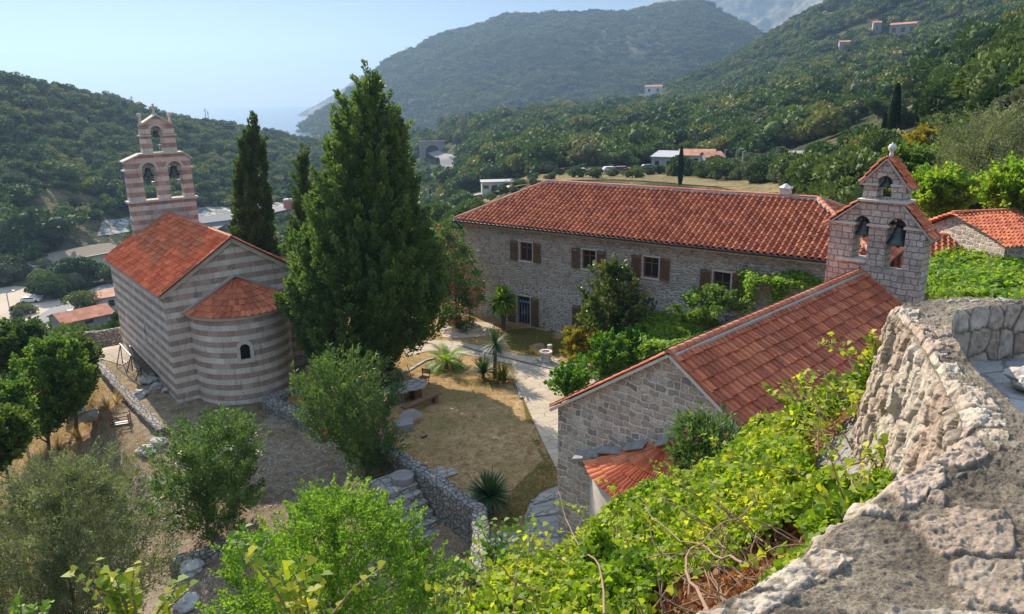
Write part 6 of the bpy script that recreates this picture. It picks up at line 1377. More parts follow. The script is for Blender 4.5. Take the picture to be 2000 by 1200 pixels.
# a band of rubble on the slope: stuff
r = np.random.default_rng(5); V = []; F = []
for k in range(900):
    if k < 500: px, py = r.uniform(230, 340), r.uniform(930, 1040)
    else: px, py = r.uniform(330, 700), r.uniform(840, 990)
    b = gpx(px, py); s = r.uniform(.03, .11); base = len(V); q = unit(6, r)
    for a in ((1, 0, 0), (-1, 0, 0), (0, 1, 0), (0, -1, 0), (0, 0, .7), (0, 0, -.5)): V.append(np.array(b)+np.array(a)*s*r.uniform(.6, 1.2))
    for f in ((0, 2, 4), (2, 1, 4), (1, 3, 4), (3, 0, 4), (2, 0, 5), (1, 2, 5), (3, 1, 5), (0, 3, 5)): F.append([base+i for i in f])
npmesh('rubble', V, F, 3, m_rock, kind='stuff')
# dead leaves and twigs litter in the shade
# ------------------------------------------------------------------ boundary walls
def wall_run(name, label, pts, width, h, cat='wall', tops=None, below=1.8, res=.18, mt=None, cap=True, seed=1):
    """rubble wall following points (x, y, ztop): rough faces and a rough flat top"""
    r = np.random.default_rng(seed); P = [Vector(p) for p in pts]; o0 = P[0].copy(); S = []
    for a, b in zip(P[:-1], P[1:]):
        n_ = max(1, int((b-a).length/res)); S += [a.lerp(b, i/n_) for i in range(n_)]
    S.append(P[-1]); A = np.array([tuple(s) for s in S]); T = np.gradient(A[:, :2], axis=0); T /= np.linalg.norm(T, axis=1)[:, None]; Nn = np.stack([-T[:, 1], T[:, 0]], 1)
    prof = [(-.5, -below), (-.5, -below*.66), (-.5, -below*.33), (-.5, -.12), (-.47, 0), (-.25, .02), (0, .03), (.25, .02), (.47, 0), (.5, -.12), (.5, -below*.33), (.5, -below*.66), (.5, -below)]
    V = []; m = len(prof)
    for i in range(len(A)):
        for u, z in prof: V.append((A[i, 0]+Nn[i, 0]*u*width+r.normal()*.022-o0.x, A[i, 1]+Nn[i, 1]*u*width+r.normal()*.022-o0.y, A[i, 2]+z+r.normal()*.02-0))
    L = np.concatenate([[0], np.cumsum(np.linalg.norm(np.diff(A[:, :2], axis=0), axis=1))]); cum = np.concatenate([[0], np.cumsum([math.hypot((prof[k+1][0]-prof[k][0])*width, prof[k+1][1]-prof[k][1]) for k in range(m-1)])])
    UV = [(L[i], cum[k]) for i in range(len(A)) for k in range(m)]
    F = [(i*m+k, (i+1)*m+k, (i+1)*m+k+1, i*m+k+1) for i in range(len(A)-1) for k in range(m-1)]
    e = empty(name, (o0.x, o0.y, 0), label=label, cat=cat)
    npmesh('wall', V, F, 4, mt or m_dry, e, uv=UV)
    ends = MB()
    for i, sgn in ((0, -1), (len(A)-1, 1)): ends.add([V[i*m+k] for k in range(m)], [tuple(range(m))])
    build_each(ends, 'wall_end', mt or m_dry, e)
    return e
q = [gpx(x, y) for x, y in ((186, 722), (215, 757), (262, 815), (316, 862))]
pts = [(-26.9, 43.2), (-24.8, 40.6), (-22.3, 37.6), (-19.7, 34.3)]
wt = [onz(186, 700, .15), onz(225, 745, -.05), onz(262, 785, -.2), onz(318, 838, -.35)]
bw = wall_run('boundary_wall', 'long low rubble wall edging the yard on the left of the striped church', [(p[0], p[1], p[2]) for p in wt], .55, .8, below=2.6, seed=2)
pr_ = [onz(128, 652, .3), onz(190, 648, .35), onz(236, 640, .4)]
wall_run('parapet_wall', 'stone parapet behind the striped church above the red roofed house', [tuple(p) for p in pr_], .45, .8, below=1.6, seed=3)
pv = pxpoly([(188, 700), (150, 665), (195, 658), (240, 660), (262, 700), (240, 715)]); sheet('church_forecourt', pv, .5, m_pave, .03, kind='structure')
lw = [onz(332, 1092, -1.6), onz(375, 1083, -1.5), onz(425, 1068, -1.5), onz(470, 1050, -1.5)]
wall_run('rubble_wall', 'shaded rubble retaining wall below the white oleander', [tuple(p) for p in lw], .5, .8, below=3.2, seed=4)
# ledge box beside the apse
lg = [onz(572, 758, .1), onz(524, 778, .1), onz(600, 812, .05), onz(640, 838, .05)]
wall_run('stone_ledge', 'low stone ledge with a flat top running from the apse towards the dark oleander', [tuple(p) for p in lg], .75, .7, below=1.1, seed=5)
rw = [(-7.1, 33.2, .38), (-5.5, 31.1, .38), (-3.5, 28.7, .38), (-1.45, 26.15, .36), (-1.30, 24.6, .34), (-1.35, 21.5, .3)]
rwall = wall_run('retaining_wall', 'stone retaining wall with a flat rough top running down to the bottom of the picture', rw, .62, 1.6, below=3.0, seed=6)
# stairs on the lower side of the retaining wall
wd = Vector((.625, -.78, 0)); wn2 = Vector((-.78, -.625, 0)); st0 = onz(800, 938, .02); st0 = Vector((st0[0], st0[1], 0))
# project onto wall line
base0 = Vector((-5.5, 31.1, 0)); tt0 = (st0-base0).dot(wd)
sr = empty('stone_stairs', base0+wd*(tt0-1.0)+wn2*.33, math.atan2(wd.y, wd.x), label='worn stone stairs with a landing built against the lower side of the retaining wall', cat='stairs')
mb = MB(); mb.box((-.2, -1.55, -3), (1.35, -.0, -.06)); mb.build('landing', m_cap, sr, bevel=.02)
for i in range(5):
    mb = MB(); z_ = -.06-.27*(i+1); mb.box((1.352+i*.38, -1.5, -3.5), (1.35+(i+1)*.38, -.0, z_-.09)); mb.box((1.30+i*.38, -1.55, z_-.088), (1.35+(i+1)*.38+.0, -.0, z_)); mb.build('step', m_cap, sr, bevel=.015)
e = empty('round_stone', base0+wd*(tt0-.25)+wn2*.75, label='round millstone shaped stone lying on the stair landing', cat='millstone'); mb = MB(); mb.lathe([(.5, 0), (.52, .05), (.5, .3), (.44, .33), (.40, .31), (.12, .31)], (0, 0, -.06), 20); mb.build('stone_disc', m_slate, e, smooth=False)
for i, (px, py, a_, lab) in enumerate(((852, 925, .5, 'left flat slab lying on the grass by the wall'), (872, 930, .6, 'right flat slab lying on the grass by the wall'))):
    b = gpx(px, py); e = empty('stone_slab', b, a_, label=lab, cat='slab'); mb = MB(); mb.obox((0, 0, .05), (.95, .55, .12)); mb.build('slab', m_cap, e, bevel=.02)

# ------------------------------------------------------------------ things in the court
TB = gpx(800, 785); tdir = R(38)
e = empty('stone_table', TB+Vector((-.2, .2, 0)), R(35), label='thick stone slab table on a block base beneath the huge cypress', cat='table')
mb = MB(); pts = [(-1.25, -.55), (.75, -.75), (1.35, -.15), (1.1, .6), (-.35, .75), (-1.3, .35)]
mb.add([(x, y, .74) for x, y in pts]+[(x, y, .85) for x, y in pts], [tuple(range(6))[::-1], tuple(range(6, 12))]+[(i, (i+1) % 6, (i+1) % 6+6, i+6) for i in range(6)]); mb.build('table_top', m_cap, e, bevel=.015)
mb = MB(); mb.box((-.9, -.3, -.1), (-.2, .35, .738)); mb.build('pedestal', m_dry, e); mb = MB(); mb.box((.35, -.35, -.1), (.8, .35, .738)); mb.build('pedestal', m_wood, e)
tp = TB+Vector((-.55, .0, .86)); e = empty('cloth_bundle', tp, .3, label='dark teal cloth bundle left on the stone table', cat='cloth'); rock(e, 'bundle', (0, 0, .06), .17, 31, plain('teal_cloth', (.02, .10, .13), .8, .2, .3), .45); rock(e, 'bundle', (-.28, .05, .05), .13, 32, plain('pale_blue_cloth', (.35, .45, .5), .8, .2, .3), .4)
def bench(label, pa, pb, w_, h):
    a, b = gpx(*pa), gpx(*pb); L = (b-a).length; e = empty('wooden_bench', a, math.atan2(b.y-a.y, b.x-a.x), label=label, cat='bench'); z = h
    mb = MB(); mb.box((-.1, -w_/2, z-.12), (L+.1, w_/2, z)); mb.build('seat', m_wood, e, bevel=.01)
    for x in (.25, L-.25): mb = MB(); mb.box((x-.12, -w_*.42, -.05), (x+.12, w_*.42, z-.122)); mb.build('leg', m_wood, e)
    mb = MB(); mb.box((.1, -.05, z-.25), (L-.1, .05, z-.122)); mb.build('rail', m_wood, e); return e
bench('heavy brown wooden bench in front of the stone table', (792, 812), (856, 784), .38, .5)
b = gpx(829, 752); e = empty('wooden_chair', b, R(-25), label='brown folding wooden chair beyond the stone table', cat='chair')
mb = MB(); mb.box((-.27, -.22, .43), (.27, .22, .47)); mb.build('seat', m_wood, e); mb = MB()
for z in (.62, .72, .82): mb.box((-.27, .2, z), (.27, .235, z+.07))
mb.box((-.27, .236, .47), (-.22, .26, .9)); mb.box((.22, .236, .47), (.27, .26, .9)); mb.build('backrest', m_wood, e)
for s in (-1, 1): 
    mb = MB(); mb.bar((s*.24, -.22, 0), (s*.24, .2, .43), .04); mb.build('leg', m_wood, e); mb = MB(); mb.bar((s*.2, .25, 0), (s*.2, -.18, .43), .04); mb.build('leg', m_wood, e)
b = gpx(762, 758); e = empty('garden_box', b, R(25), label='dark brown hooded wooden box by the trunk of the huge cypress', cat='box')
mb = MB(); mb.slab([(-.6, 0), (.65, 0), (.7, .55), (.5, 1.05), (-.25, 1.1), (-.6, .6)], [], -.4, .4); mb.build('box_body', plain('dark_stained_wood', (.05, .035, .03), .6, .3, .4, 6), e, bevel=.02)
mb = MB(); mb.bar((-.62, -.42, .62), (-.27, -.42, 1.13), .07); mb.bar((-.27, -.42, 1.13), (.52, -.42, 1.08), .07); mb.bar((.52, -.42, 1.08), (.72, -.42, .56), .07); mb.build('box_trim', m_wood, e)
a, b = gpx(742, 722), gpx(768, 716); e = empty('white_plank', a, label='white plank lying on the stacked timber behind the dark box', cat='plank'); mb = MB(); mb.bar(Vector((0, 0, .35)), b-a+Vector((0, 0, .4)), .25, .06); mb.build('plank', m_white, e); mb = MB(); mb.obox((0.2, .1, .15), (1.2, .5, .34)); mb.build('timber_stack', m_slate, e)
for px, py, px2, py2, lab in ((793, 788, 784, 738, 'thin leaning stick propped against the near side of the stone table'), (803, 737, 795, 712, 'thin upright stick behind the stone table')):
    a = gpx(px, py); D = math.hypot(a.x, a.y); b = Vector(ond(px2, py2, D)); e = empty('stick', a, label=lab, cat='stick'); mb = MB(); mb.tube([(0, 0, 0), b-a], .025, 6); mb.build('shaft', m_wood, e)
b = gpx(800, 838); e = empty('leaning_millstone', b, R(25), label='large half round millstone leaning on a stone block in the court', cat='millstone')
mb = MB(); mb.box((-.75, -.35, -.1), (.15, .4, .42)); mb.build('block', m_slate, e, bevel=.03)
m2 = MB(); m2.slab([(.72*math.cos(t_), .72*math.sin(t_)) for t_ in [math.pi*i/20 for i in range(21)]], [], -.07, .07); Mx = Matrix.Translation((.2, .25, .18))@Matrix.Rotation(R(-35), 4, 'X')@Matrix.Rotation(R(-20), 4, 'Y'); m2.v = [tuple(Mx@Vector(v)) for v in m2.v]; m2.build('disc', m_slate, e, bevel=.015)
a, b = gpx(772, 822)+Vector((0, 0, .45)), gpx(829, 856)+Vector((0, 0, .05)); e = empty('rake', b, label='long handled hoe resting across the stone block', cat='hoe'); mb = MB(); mb.tube([a-b, (0, 0, 0)], .02, 6); mb.build('handle', plain('pale_wood', (.45, .3, .16), .7, .2, .2), e); mb = MB(); mb.bar((-.14, -.10, -.02), (.14, .12, .02), .05); mb.build('head', m_iron, e)
b = gpx(1066, 708); e = empty('well_head', b, R(-20), label='small square pale stone well head on the paved corner of the lawn', cat='well')
mb = MB(); mb.box((-.75, -.6, -.03), (.75, .6, .06)); mb.build('base_slab', m_cap, e)
mb = MB(); ring = [(.42 if i % 1 == 0 else .4, 0) for i in range(1)]; mb.lathe([(.36, .06), (.38, .12), (.33, .2), (.36, .5), (.43, .58), (.43, .72), (.27, .72), (.26, .35), (0, .35)], (0, 0, 0), 8); mb.build('basin', m_lime, e)
b = gpx(1074, 690); e = empty('stone_post', b, label='short pale stone post behind the well head', cat='post'); mb = MB(); mb.lathe([(.15, -.05), (.15, .45), (.18, .5), (.15, .56), (0, .6)], n=10); mb.build('shaft', m_lime, e)
# metal trestle rack beside the church
a, b = gpx(232, 716), gpx(284, 762); L = (b-a).length; e = empty('metal_rack', a+Vector((0, 0, 0)), math.atan2(b.y-a.y, b.x-a.x), label='rusty metal ladder like frame leaning beside the striped side wall', cat='rack')
mb = MB()
for s in (0, .55): mb.bar((-.3, .35+s, 1.35-s*.5), (L-.2, .35+s, .5-s*.5), .06)
mb.build('rail', m_iron, e); mb = MB()
n_ = 22
for i in range(n_): t_ = i/(n_-1); x_ = -.3+(L+.1)*t_; z_ = 1.35-.85*t_; mb.bar((x_, .35, z_), (x_, .9, z_-.27), .03)
mb.build('rungs', m_iron, e)
for x_, h in ((-.2, 1.3), (L*.35, 1.0), (L*.7, .7)):
    mb = MB(); mb.bar((x_, .3, 0), (x_, .35, h), .045); mb.bar((x_+.3, -.15, 0), (x_, .35, h), .04); mb.bar((x_, .3, .3), (x_+.9, .3, .3), .03); mb.build('leg', m_iron, e)
b = gpx(236, 828); e = empty('wire_crate', b, R(20), label='broken wooden crate on the dry slope outside the boundary wall', cat='crate'); mb = MB()
for s in (-1, 1):
    for z in (.05, .3, .5): mb.bar((-.45, s*.3, z), (.45, s*.3, z), .05); mb.bar((s*.45, -.3, z), (s*.45, .3, z), .05)
    for q_ in (-1, 1): mb.bar((s*.45, q_*.3, 0), (s*.45, q_*.3, .62), .06)
mb.build('slats', m_wood, e); mb = MB(); mb.box((-.4, -.26, .02), (.4, .26, .06)); mb.build('bottom', m_dark, e)
#@@PART6
# ------------------------------------------------------------------ rocky slope and ivy below the camera terrace
SC = [560, 700, 850, 950, 1090, 1200, 1330, 1430, 1550, 1640, 1720, 1850, 2000]
def pz(px, py, d, sub=.0): q = ond(px, py, d); return d, q[2]-sub
crest = [pz(560, 1330, 7.0, 2.5), pz(700, 1290, 7.0, 2.0), pz(850, 1215, 7.6, .5), pz(950, 1150, 8.8, .4), pz(1090, 1100, 10.2, .35), pz(1200, 1028, 11.2, .3), pz(1330, 962, 11.6, .3), pz(1430, 880, 11.2, .3), pz(1550, 805, 10.4, .3), pz(1640, 745, 9.6, .3), pz(1720, 690, 9.0, .3), pz(1850, 660, 9.0, .5), pz(2000, 650, 9.0, .5)]
nearr = [(1.6, 12.6)]*13
midr = []
for i, (px, (dc, zc)) in enumerate(zip(SC, crest)):
    dm = 1.6+(dc-1.6)*.42; midr.append((dm, 12.6+(zc-12.6)*.30))
azS = np.array([azel(px, 1000)[0] for px in SC])
def sl_h(a, v):
    """surface of the slope: a azimuth, v 0..1 near..crest, >1 falls away"""
    f = lambda arr: smooth_interp(a, azS, np.array(arr, float))
    d0, z0 = f([q[0] for q in nearr]), f([q[1] for q in nearr]); d1, z1 = f([q[0] for q in midr]), f([q[1] for q in midr]); d2, z2 = f([q[0] for q in crest]), f([q[1] for q in crest])
    v = np.asarray(v, float); t1 = np.clip(v/.42, 0, 1); t2 = np.clip((v-.42)/.58, 0, 1); t3 = np.maximum(v-1, 0)
    d = d0+(d1-d0)*t1+(d2-d1)*t2+t3*5.0; z = z0+(z1-z0)*t1+(z2-z1)*(t2*.8+.2*t2*t2)-(t3*6)**1.15*1.25
    return np.sin(a)*d, np.cos(a)*d, z
ag_ = np.linspace(azS[0], azS[-1], 190); vg = np.concatenate([np.linspace(0, 1, 100), np.linspace(1.02, 2.3, 26)]); A2, V2_ = np.meshgrid(ag_, vg)
X, Yq, Zq = sl_h(A2.ravel(), V2_.ravel()); Zq = Zq+(fbm(X, Yq, 1.3, 4, 41)-.5)*.5+(np.abs(fbm(X, Yq, .35, 3, 42)-.5))*.25; X, Yq, Zq = [q.reshape(A2.shape) for q in (X, Yq, Zq)]
t = NT('weathered_grey_rock', .9, .15); v = t.obj(); n1 = t.noise(t.n('Mapping', {'Vector': v, 'Scale': (1, 1, 2.2)}).outputs[0], 2.2, 8, .68, .6); n2 = t.noise(v, 18, 5, .7)
t.col(t.mix(.5, t.ramp(n1, [(.3, (.12, .11, .10)), (.5, (.33, .31, .29)), (.7, (.50, .47, .43))]), t.ramp(n2, [(.3, (.45, .44, .42)), (.7, (1.3, 1.28, 1.2))]), 'MULTIPLY')); t.bump(t.math('ADD', n1, t.math('MULTIPLY', n2, .3)), 1., .15)
m_crag = t.m
grid_mesh('rocky_slope', X, Yq, Zq, m_crag, kind='structure')
def slopepts(n, seed, vr=(.0, 1.12), lift=(.02, .35), poly=None, npoly=None, px_rng=(830, 1760)):
    r = np.random.default_rng(seed); a = r.uniform(azel(px_rng[0], 1000)[0], azel(px_rng[1], 800)[0], n); v = np.sqrt(r.uniform(vr[0]**2, vr[1]**2, n))
    x, y, z = sl_h(a, v); z = z+(fbm(x, y, 1.3, 4, 41)-.5)*.5+lift[0]+(lift[1]-lift[0])*r.random(n); P = np.stack([x, y, z], 1); px, py = project(P); ok = np.ones(n, bool)
    if poly is not None: ok &= inpoly(px, py, poly)
    if npoly is not None:
        for q in npoly: ok &= ~inpoly(px, py, q)
    return P[ok], px[ok], py[ok], r
DEADP = [(1240, 1330), (1275, 1160), (1330, 1105), (1420, 1080), (1490, 1050), (1550, 1020), (1590, 1060), (1500, 1160), (1400, 1330)]
ROCKP = [(1590, 935), (1560, 880), (1590, 820), (1640, 800), (1700, 760), (1760, 700), (1780, 960), (1660, 985)]
iv = empty('ivy', (4.5, 6.5, 12.2), label='sunlit yellow green ivy covering the rocky slope beside the parapet', cat='ivy')
io = np.array([4.5, 6.5, 12.2])
P, px, py, r = slopepts(260000, 301, lift=(.0, .36), npoly=[DEADP, ROCKP], px_rng=(800, 1760))
n_ = len(P); P[:, 2] += (fbm(P[:, 0], P[:, 1], .8, 3, 44)-.42)*1.15; d_ = np.linalg.norm(P-CAM, axis=1)
D = unit(n_, r)*.8+np.array([-.35, .2, -.25]); Nn = unit(n_, r)*1.15+np.array([-.2, -.1, 1.])
rn = np.clip(fbm(P[:, 0], P[:, 1], 1.1, 3, 46)*1.1-.34+.5*r.random(n_), 0, 1)
leaves('leaves', P-io, (.032+.05*r.random(n_)), D, Nn, T_IVY, l_ivy, rn, iv)
# trailing sprays that stand up from the mass
V = []; F = []; rs = random.Random(9); sp = []; spr = []
mb = MB()
P2, px2, py2, r2 = slopepts(1400, 302, lift=(.1, .3), npoly=[DEADP], px_rng=(830, 1740))
for i in range(min(420, len(P2))):
    p = Vector(P2[i]-io); d = Vector((rs.uniform(-.7, .7), rs.uniform(-.5, .7), rs.uniform(.1, .9))).normalized(); L = rs.uniform(.3, .9); pts = [p]
    for k in range(5): d = (d+Vector((rs.uniform(-.3, .3), rs.uniform(-.3, .3), -.18))).normalized(); pts.append(pts[-1]+d*L/5)
    mb.tube(pts, [.009, .008, .007, .006, .005, .003], 5)
    for k in range(1, 6):
        for j in range(3): sp.append(tuple(pts[k]+Vector((rs.uniform(-.07, .07), rs.uniform(-.07, .07), rs.uniform(-.03, .06))))); spr.append(rs.random()*.6+.35)
mb.build('stems', m_twig, iv, uv=False)
sp = np.array(sp); m = len(sp); leaves('spray_leaves', sp, .045+.04*rng.random(m), unit(m)+np.array([0, 0, -.3]), unit(m)*.7+np.array([0, 0, 1.]), T_IVY, l_ivy, np.array(spr), iv)
# dead leaves and dry stems along the parapet
dl = empty('dead_vine', (2.0, 2.9, 12.8), label='brown withered vine leaves and stems along the foot of the parapet', cat='dead vine'); do = np.array([2.0, 2.9, 12.8])
P, px, py, r = slopepts(60000, 303, vr=(.0, .75), lift=(.0, .16), poly=DEADP, px_rng=(1000, 1600)); n_ = len(P)
P3, _, _, _ = slopepts(30000, 304, lift=(.05, .3), poly=[(1540, 880), (1600, 770), (1700, 720), (1730, 760), (1640, 830), (1600, 880)], px_rng=(1450, 1760)); P3 = P3[:1500]
P = np.vstack([P[:9000], P3]); n_ = len(P)
leaves('withered_leaves', P-do, .03+.045*r.random(n_), unit(n_, r), unit(n_, r), T_IVY, l_dead, r.random(n_), dl)
mb = MB()
for src, cnt in ((P[:9000], 150), (P3, 80)):
    for i in range(cnt):
        if len(src) == 0: break
        p = Vector(src[rs.randrange(len(src))]-do); d = Vector((rs.uniform(-1, 1), rs.uniform(-1, 1), rs.uniform(-.1, .35))).normalized(); pts = [p]
        for k in range(6): d = (d+Vector((rs.uniform(-.5, .5), rs.uniform(-.5, .5), rs.uniform(-.35, .3)))).normalized(); pts.append(pts[-1]+d*.11)
        mb.tube(pts, [.010, .009, .008, .007, .006, .005, .004], 5)
mb.build('dry_stems', m_twig, dl, uv=False, kind='stuff')
# long bare stems arching over the ivy
for (pp, lab) in (([(1255, 985, 8.6), (1300, 1035, 7.2), (1380, 1075, 5.6), (1450, 1100, 4.4)], 'long bare brown stem arching across the ivy'), ([(1480, 985, 6.5), (1400, 1035, 5.6), (1340, 1095, 4.6), (1385, 1200, 3.2)], 'second bare stem crossing the ivy near the parapet'), ([(1090, 960, 8), (1120, 1050, 7.0), (1170, 1110, 5.6), (1180, 1200, 4.4)], 'thin dry stem rising at the left of the ivy')):
    q = [Vector(ond(a, b, c)) for a, b, c in pp]; e = empty('bare_stem', q[0], label=lab, cat='branch'); mb = MB(); mb.tube([(lambda a, b, c, d, t: (.5*((2*b)+(c-a)*t+(2*a-5*b+4*c-d)*t*t+(3*b-a-3*c+d)*t**3))-q[0]+Vector((0, 0, .03*math.sin(t*9+i))))(q[max(i-1, 0)], q[i], q[i+1], q[min(i+2, 3)], t_/5) for i in range(3) for t_ in range(5)]+[q[3]-q[0]], [.004+.0004*i for i in range(16)], 6); mb.build('stem', m_twig, e, uv=False)
# shoots in front (young fig-like shoots with big leaves)
def shoot(label, base, tip, D0, seed, n=34, ls=.16, spread=.5, mt=None, name='leafy_shoot'):
    a, b = Vector(ond(*base, D0)), Vector(ond(*tip, D0)); e = empty(name, a, label=label, cat='shoot'); rs = random.Random(seed); L = (b-a).length; mb = MB(); C = []; Dv = []
    for k in range(max(3, int(n/14))):
        d = (b-a)+Vector((rs.uniform(-spread, spread)*L, rs.uniform(-.3, .3)*L, rs.uniform(-.35, .0)*L)) if k else (b-a); pts = [Vector((0, 0, 0)), d*.35+Vector((0, 0, .05)), d*.7+Vector((rs.uniform(-.05, .05), 0, .05)), d]; mb.tube(pts, [.016, .012, .009, .004], 6)
        for j in range(14):
            t_ = .25+.75*j/13; q = pts[0].lerp(pts[-1], t_)+Vector((0, 0, .04)); C.append(tuple(q)); s = 1 if j % 2 else -1; Dv.append((s*rs.uniform(.3, 1), rs.uniform(-.6, .4), rs.uniform(-.1, .7)))
    mb.build('stem', m_twig, e, uv=False); C = np.array(C); m = len(C); r = np.random.default_rng(seed)
    leaves('leaves', C, ls*(.6+.6*r.random(m)), np.array(Dv), unit(m, r)*.5+np.array([0, -.3, 1]), T_IVY, mt or l_ivy, .3+.7*r.random(m), e)
shoot('yellow green leafy shoots in front of the big rounded bush at the bottom edge', (605, 1260), (600, 1105), 5.2, 1, 110, .085, .75)
shoot('single tall leafy shoot rising at the left of the rounded bush', (488, 1130), (480, 1032), 13, 2, 28, .15, .3, l_citr)
shoot('cluster of large yellow leaves at the bottom edge right of the olive bush', (270, 1260), (262, 1110), 6.5, 3, 150, .095, .9)
shoot('green leafy sapling rising before the paved steps', (975, 1150), (985, 1020), 11, 4, 220, .10, .4, l_citr)
shoot('second part of the sapling with drooping leaves beside the corner wall', (950, 1170), (940, 1085), 10.5, 5, 160, .10, .55, l_citr)
shoot('leafy sprig growing from a crack in the outer face of the parapet', (1722, 945), (1722, 865), 6.6, 6, 40, .06, .35)
shoot('ivy sprig climbing over the edge of the chapel roof beside the parapet', (1715, 720), (1702, 655), 8.6, 7, 70, .07, .5)
shoot('clump of yellow green leaves standing high against the chapel tiles', (1580, 830), (1563, 745), 10.3, 8, 190, .085, .9)
shoot('green and red tipped sprigs in the bottom left corner', (50, 1270), (40, 1165), 7, 9, 90, .07, 1.0, l_lent)

# ------------------------------------------------------------------ parapet in front of the camera
PZ = 14.0
ST = [((1060, 1460), (2500, 1750)), ((1190, 1330), (2350, 1500)), ((1330, 1203), (2250, 1360)), ((1480, 1128), (2200, 1230)), ((1600, 1040), (2160, 1120)), ((1700, 958), (2140, 1020)), ((1815, 892), (2110, 930)), ((1880, 838), (2050, 868)), ((1862, 780), (1992, 805)), ((1822, 705), (1930, 745)), ((1788, 650), (1884, 692)), ((1757, 615), (1860, 655)), ((1747, 597), (1862, 618)), ((1772, 586), (1880, 605)), ((1860, 580), (1940, 600)), ((2000, 583), (2005, 598)), ((2200, 588), (2200, 602)), ((2400, 592), (2400, 606))]
def cat(P, n):
    P = np.array(P, float); out = []
    for i in range(len(P)-1):
        p0, p1, p2, p3 = P[max(i-1, 0)], P[i], P[i+1], P[min(i+2, len(P)-1)]
        for j in range(n): t = j/n; out.append(.5*((2*p1)+(p2-p0)*t+(2*p0-5*p1+4*p2-p3)*t*t+(3*p1-p0-3*p2+p3)*t**3))
    out.append(P[-1]); return np.array(out)
O_ = cat([onz(*a, PZ)[:2] for a, b in ST], 52); I_ = cat([onz(*b, PZ)[:2] for a, b in ST], 52)
ns = len(O_); nt_ = 210
def vor(x, y, s, seed, jit=.8):
    """nearest-cell distance difference and cell random (numpy voronoi)"""
    x = x/s; y = y/s; xi = np.floor(x); yi = np.floor(y); f1 = np.full(x.shape, 9.); f2 = np.full(x.shape, 9.); cr = np.zeros(x.shape)
    for a in (-1, 0, 1):
        for b in (-1, 0, 1):
            cx, cy = xi+a, yi+b; h1 = np.modf(np.abs(np.sin(cx*127.1+cy*311.7+seed)*43758.5453))[0]; h2 = np.modf(np.abs(np.sin(cx*269.5+cy*183.3+seed*2)*43758.5453))[0]; h3 = np.modf(np.abs(np.sin(cx*53.3+cy*97.1+seed*3)*23758.5453))[0]
            d = np.hypot(x-(cx+.5+(h1-.5)*jit), y-(cy+.5+(h2-.5)*jit)); m = d < f1; f2 = np.where(m, f1, np.minimum(f2, d)); cr = np.where(m, h3, cr); f1 = np.where(m, d, f1)
    return f2-f1, cr
tt_ = np.linspace(0, 1, nt_); X = O_[:, 0][:, None]*(1-tt_)+I_[:, 0][:, None]*tt_; Yp = O_[:, 1][:, None]*(1-tt_)+I_[:, 1][:, None]*tt_
wob = (fbm(X, Yp, .4, 3, 3)-.5)*.22; e_, cr_ = vor(X+wob, Yp*1.25+wob, .46, 5.0, .95)
edge_d = np.minimum(tt_[None]*np.hypot(*(O_-I_).T)[:, None], 10)
on = sst(.07, .12, e_)*(cr_ > .70); on = np.maximum(on*.6*(fbm(X, Yp, .5, 4, 14) > .45), sst(.06, .13, e_)*(edge_d < .24)*(cr_ > .12))
ero = fbm(X, Yp, .11, 5, 12); ero2 = fbm(X, Yp, .03, 3, 13); mort = fbm(X, Yp, .5, 4, 14)
rid = 1-np.abs(fbm(X, Yp, .16, 4, 22)-.5)*2
fr_ = np.abs(fbm(X, Yp, .09, 4, 71)-.5)*2; fr2 = np.abs(fbm(X, Yp, .035, 3, 72)-.5)*2
stone_a = on*sst(.40, .46, ero+.25*(cr_-.3)+.06)
def facets(x, y, s, seed):
    e, c = vor(x, y, s, seed, .9); return c*sst(.0, .12, e)
fa1 = facets(X+wob*.6, Yp, .15, 3.3); fa2 = facets(X, Yp+wob*.4, .06, 8.1)
Zt = PZ+stone_a*((fa1-.5)*.020+(fa2-.5)*.010)+(mort-.5)*.06+stone_a*(.012+.016*cr_)+on*(fr_-.3)*.02+stone_a*(fr2-.3)*.004+(ero2-.5)*.022+(fr2-.3)*.008+(rid-.8)*.03-.05*(1-sst(0, .07, edge_d))*1.0
par = empty('stone_parapet', (1.5, 3.0, 12.0), label='thick weathered rubble parapet with mortared pale stones in the near right foreground', cat='wall')
po = np.array([1.5, 3.0, 12.0])
def vgrid(name, V, shp, mat, stone, parent, cellr):
    n, m = shp; i = np.arange(n*m).reshape(n, m); Fc = np.stack([i[:-1, :-1], i[1:, :-1], i[1:, 1:], i[:-1, 1:]], -1).reshape(-1, 4)
    o = npmesh(name, V, Fc, 4, mat, parent, smooth=True)
    for nm, ar in (('stone', stone), ('cell', cellr)): a = o.data.attributes.new(nm, 'FLOAT', 'POINT'); a.data.foreach_set('value', np.asarray(ar, np.float32).ravel())
    return o
t = NT('parapet_stone_and_mortar', .93, .12); v = t.obj(); st_ = t.n('Attribute', attribute_name='stone').outputs['Fac']; ce = t.n('Attribute', attribute_name='cell').outputs['Fac']
g1 = t.noise(v, 9, 8, .72); g2 = t.noise(v, 70, 4, .75); g3 = t.noise(v, 260, 2, .7); big = t.noise(v, 2.2, 5, .6)
mo = t.ramp(t.math('ADD', t.math('MULTIPLY', big, .7), t.math('MULTIPLY', g1, .35)), [(.38, (.10, .085, .068)), (.52, (.20, .17, .135)), (.66, (.33, .285, .225))])
mo = t.mix(.6, mo, t.ramp(g2, [(.38, (.28, .27, .26)), (.58, (1.4, 1.38, 1.3))]), 'MULTIPLY')
mo = t.mix(.4, mo, t.ramp(g3, [(.40, (.3, .3, .3)), (.6, (1.6, 1.56, 1.48))]), 'MULTIPLY')
so_ = t.ramp(ce, [(0, (.50, .41, .31)), (.4, (.60, .53, .44)), (.65, (.54, .45, .36)), (.85, (.50, .38, .30)), (1, (.62, .55, .46))])
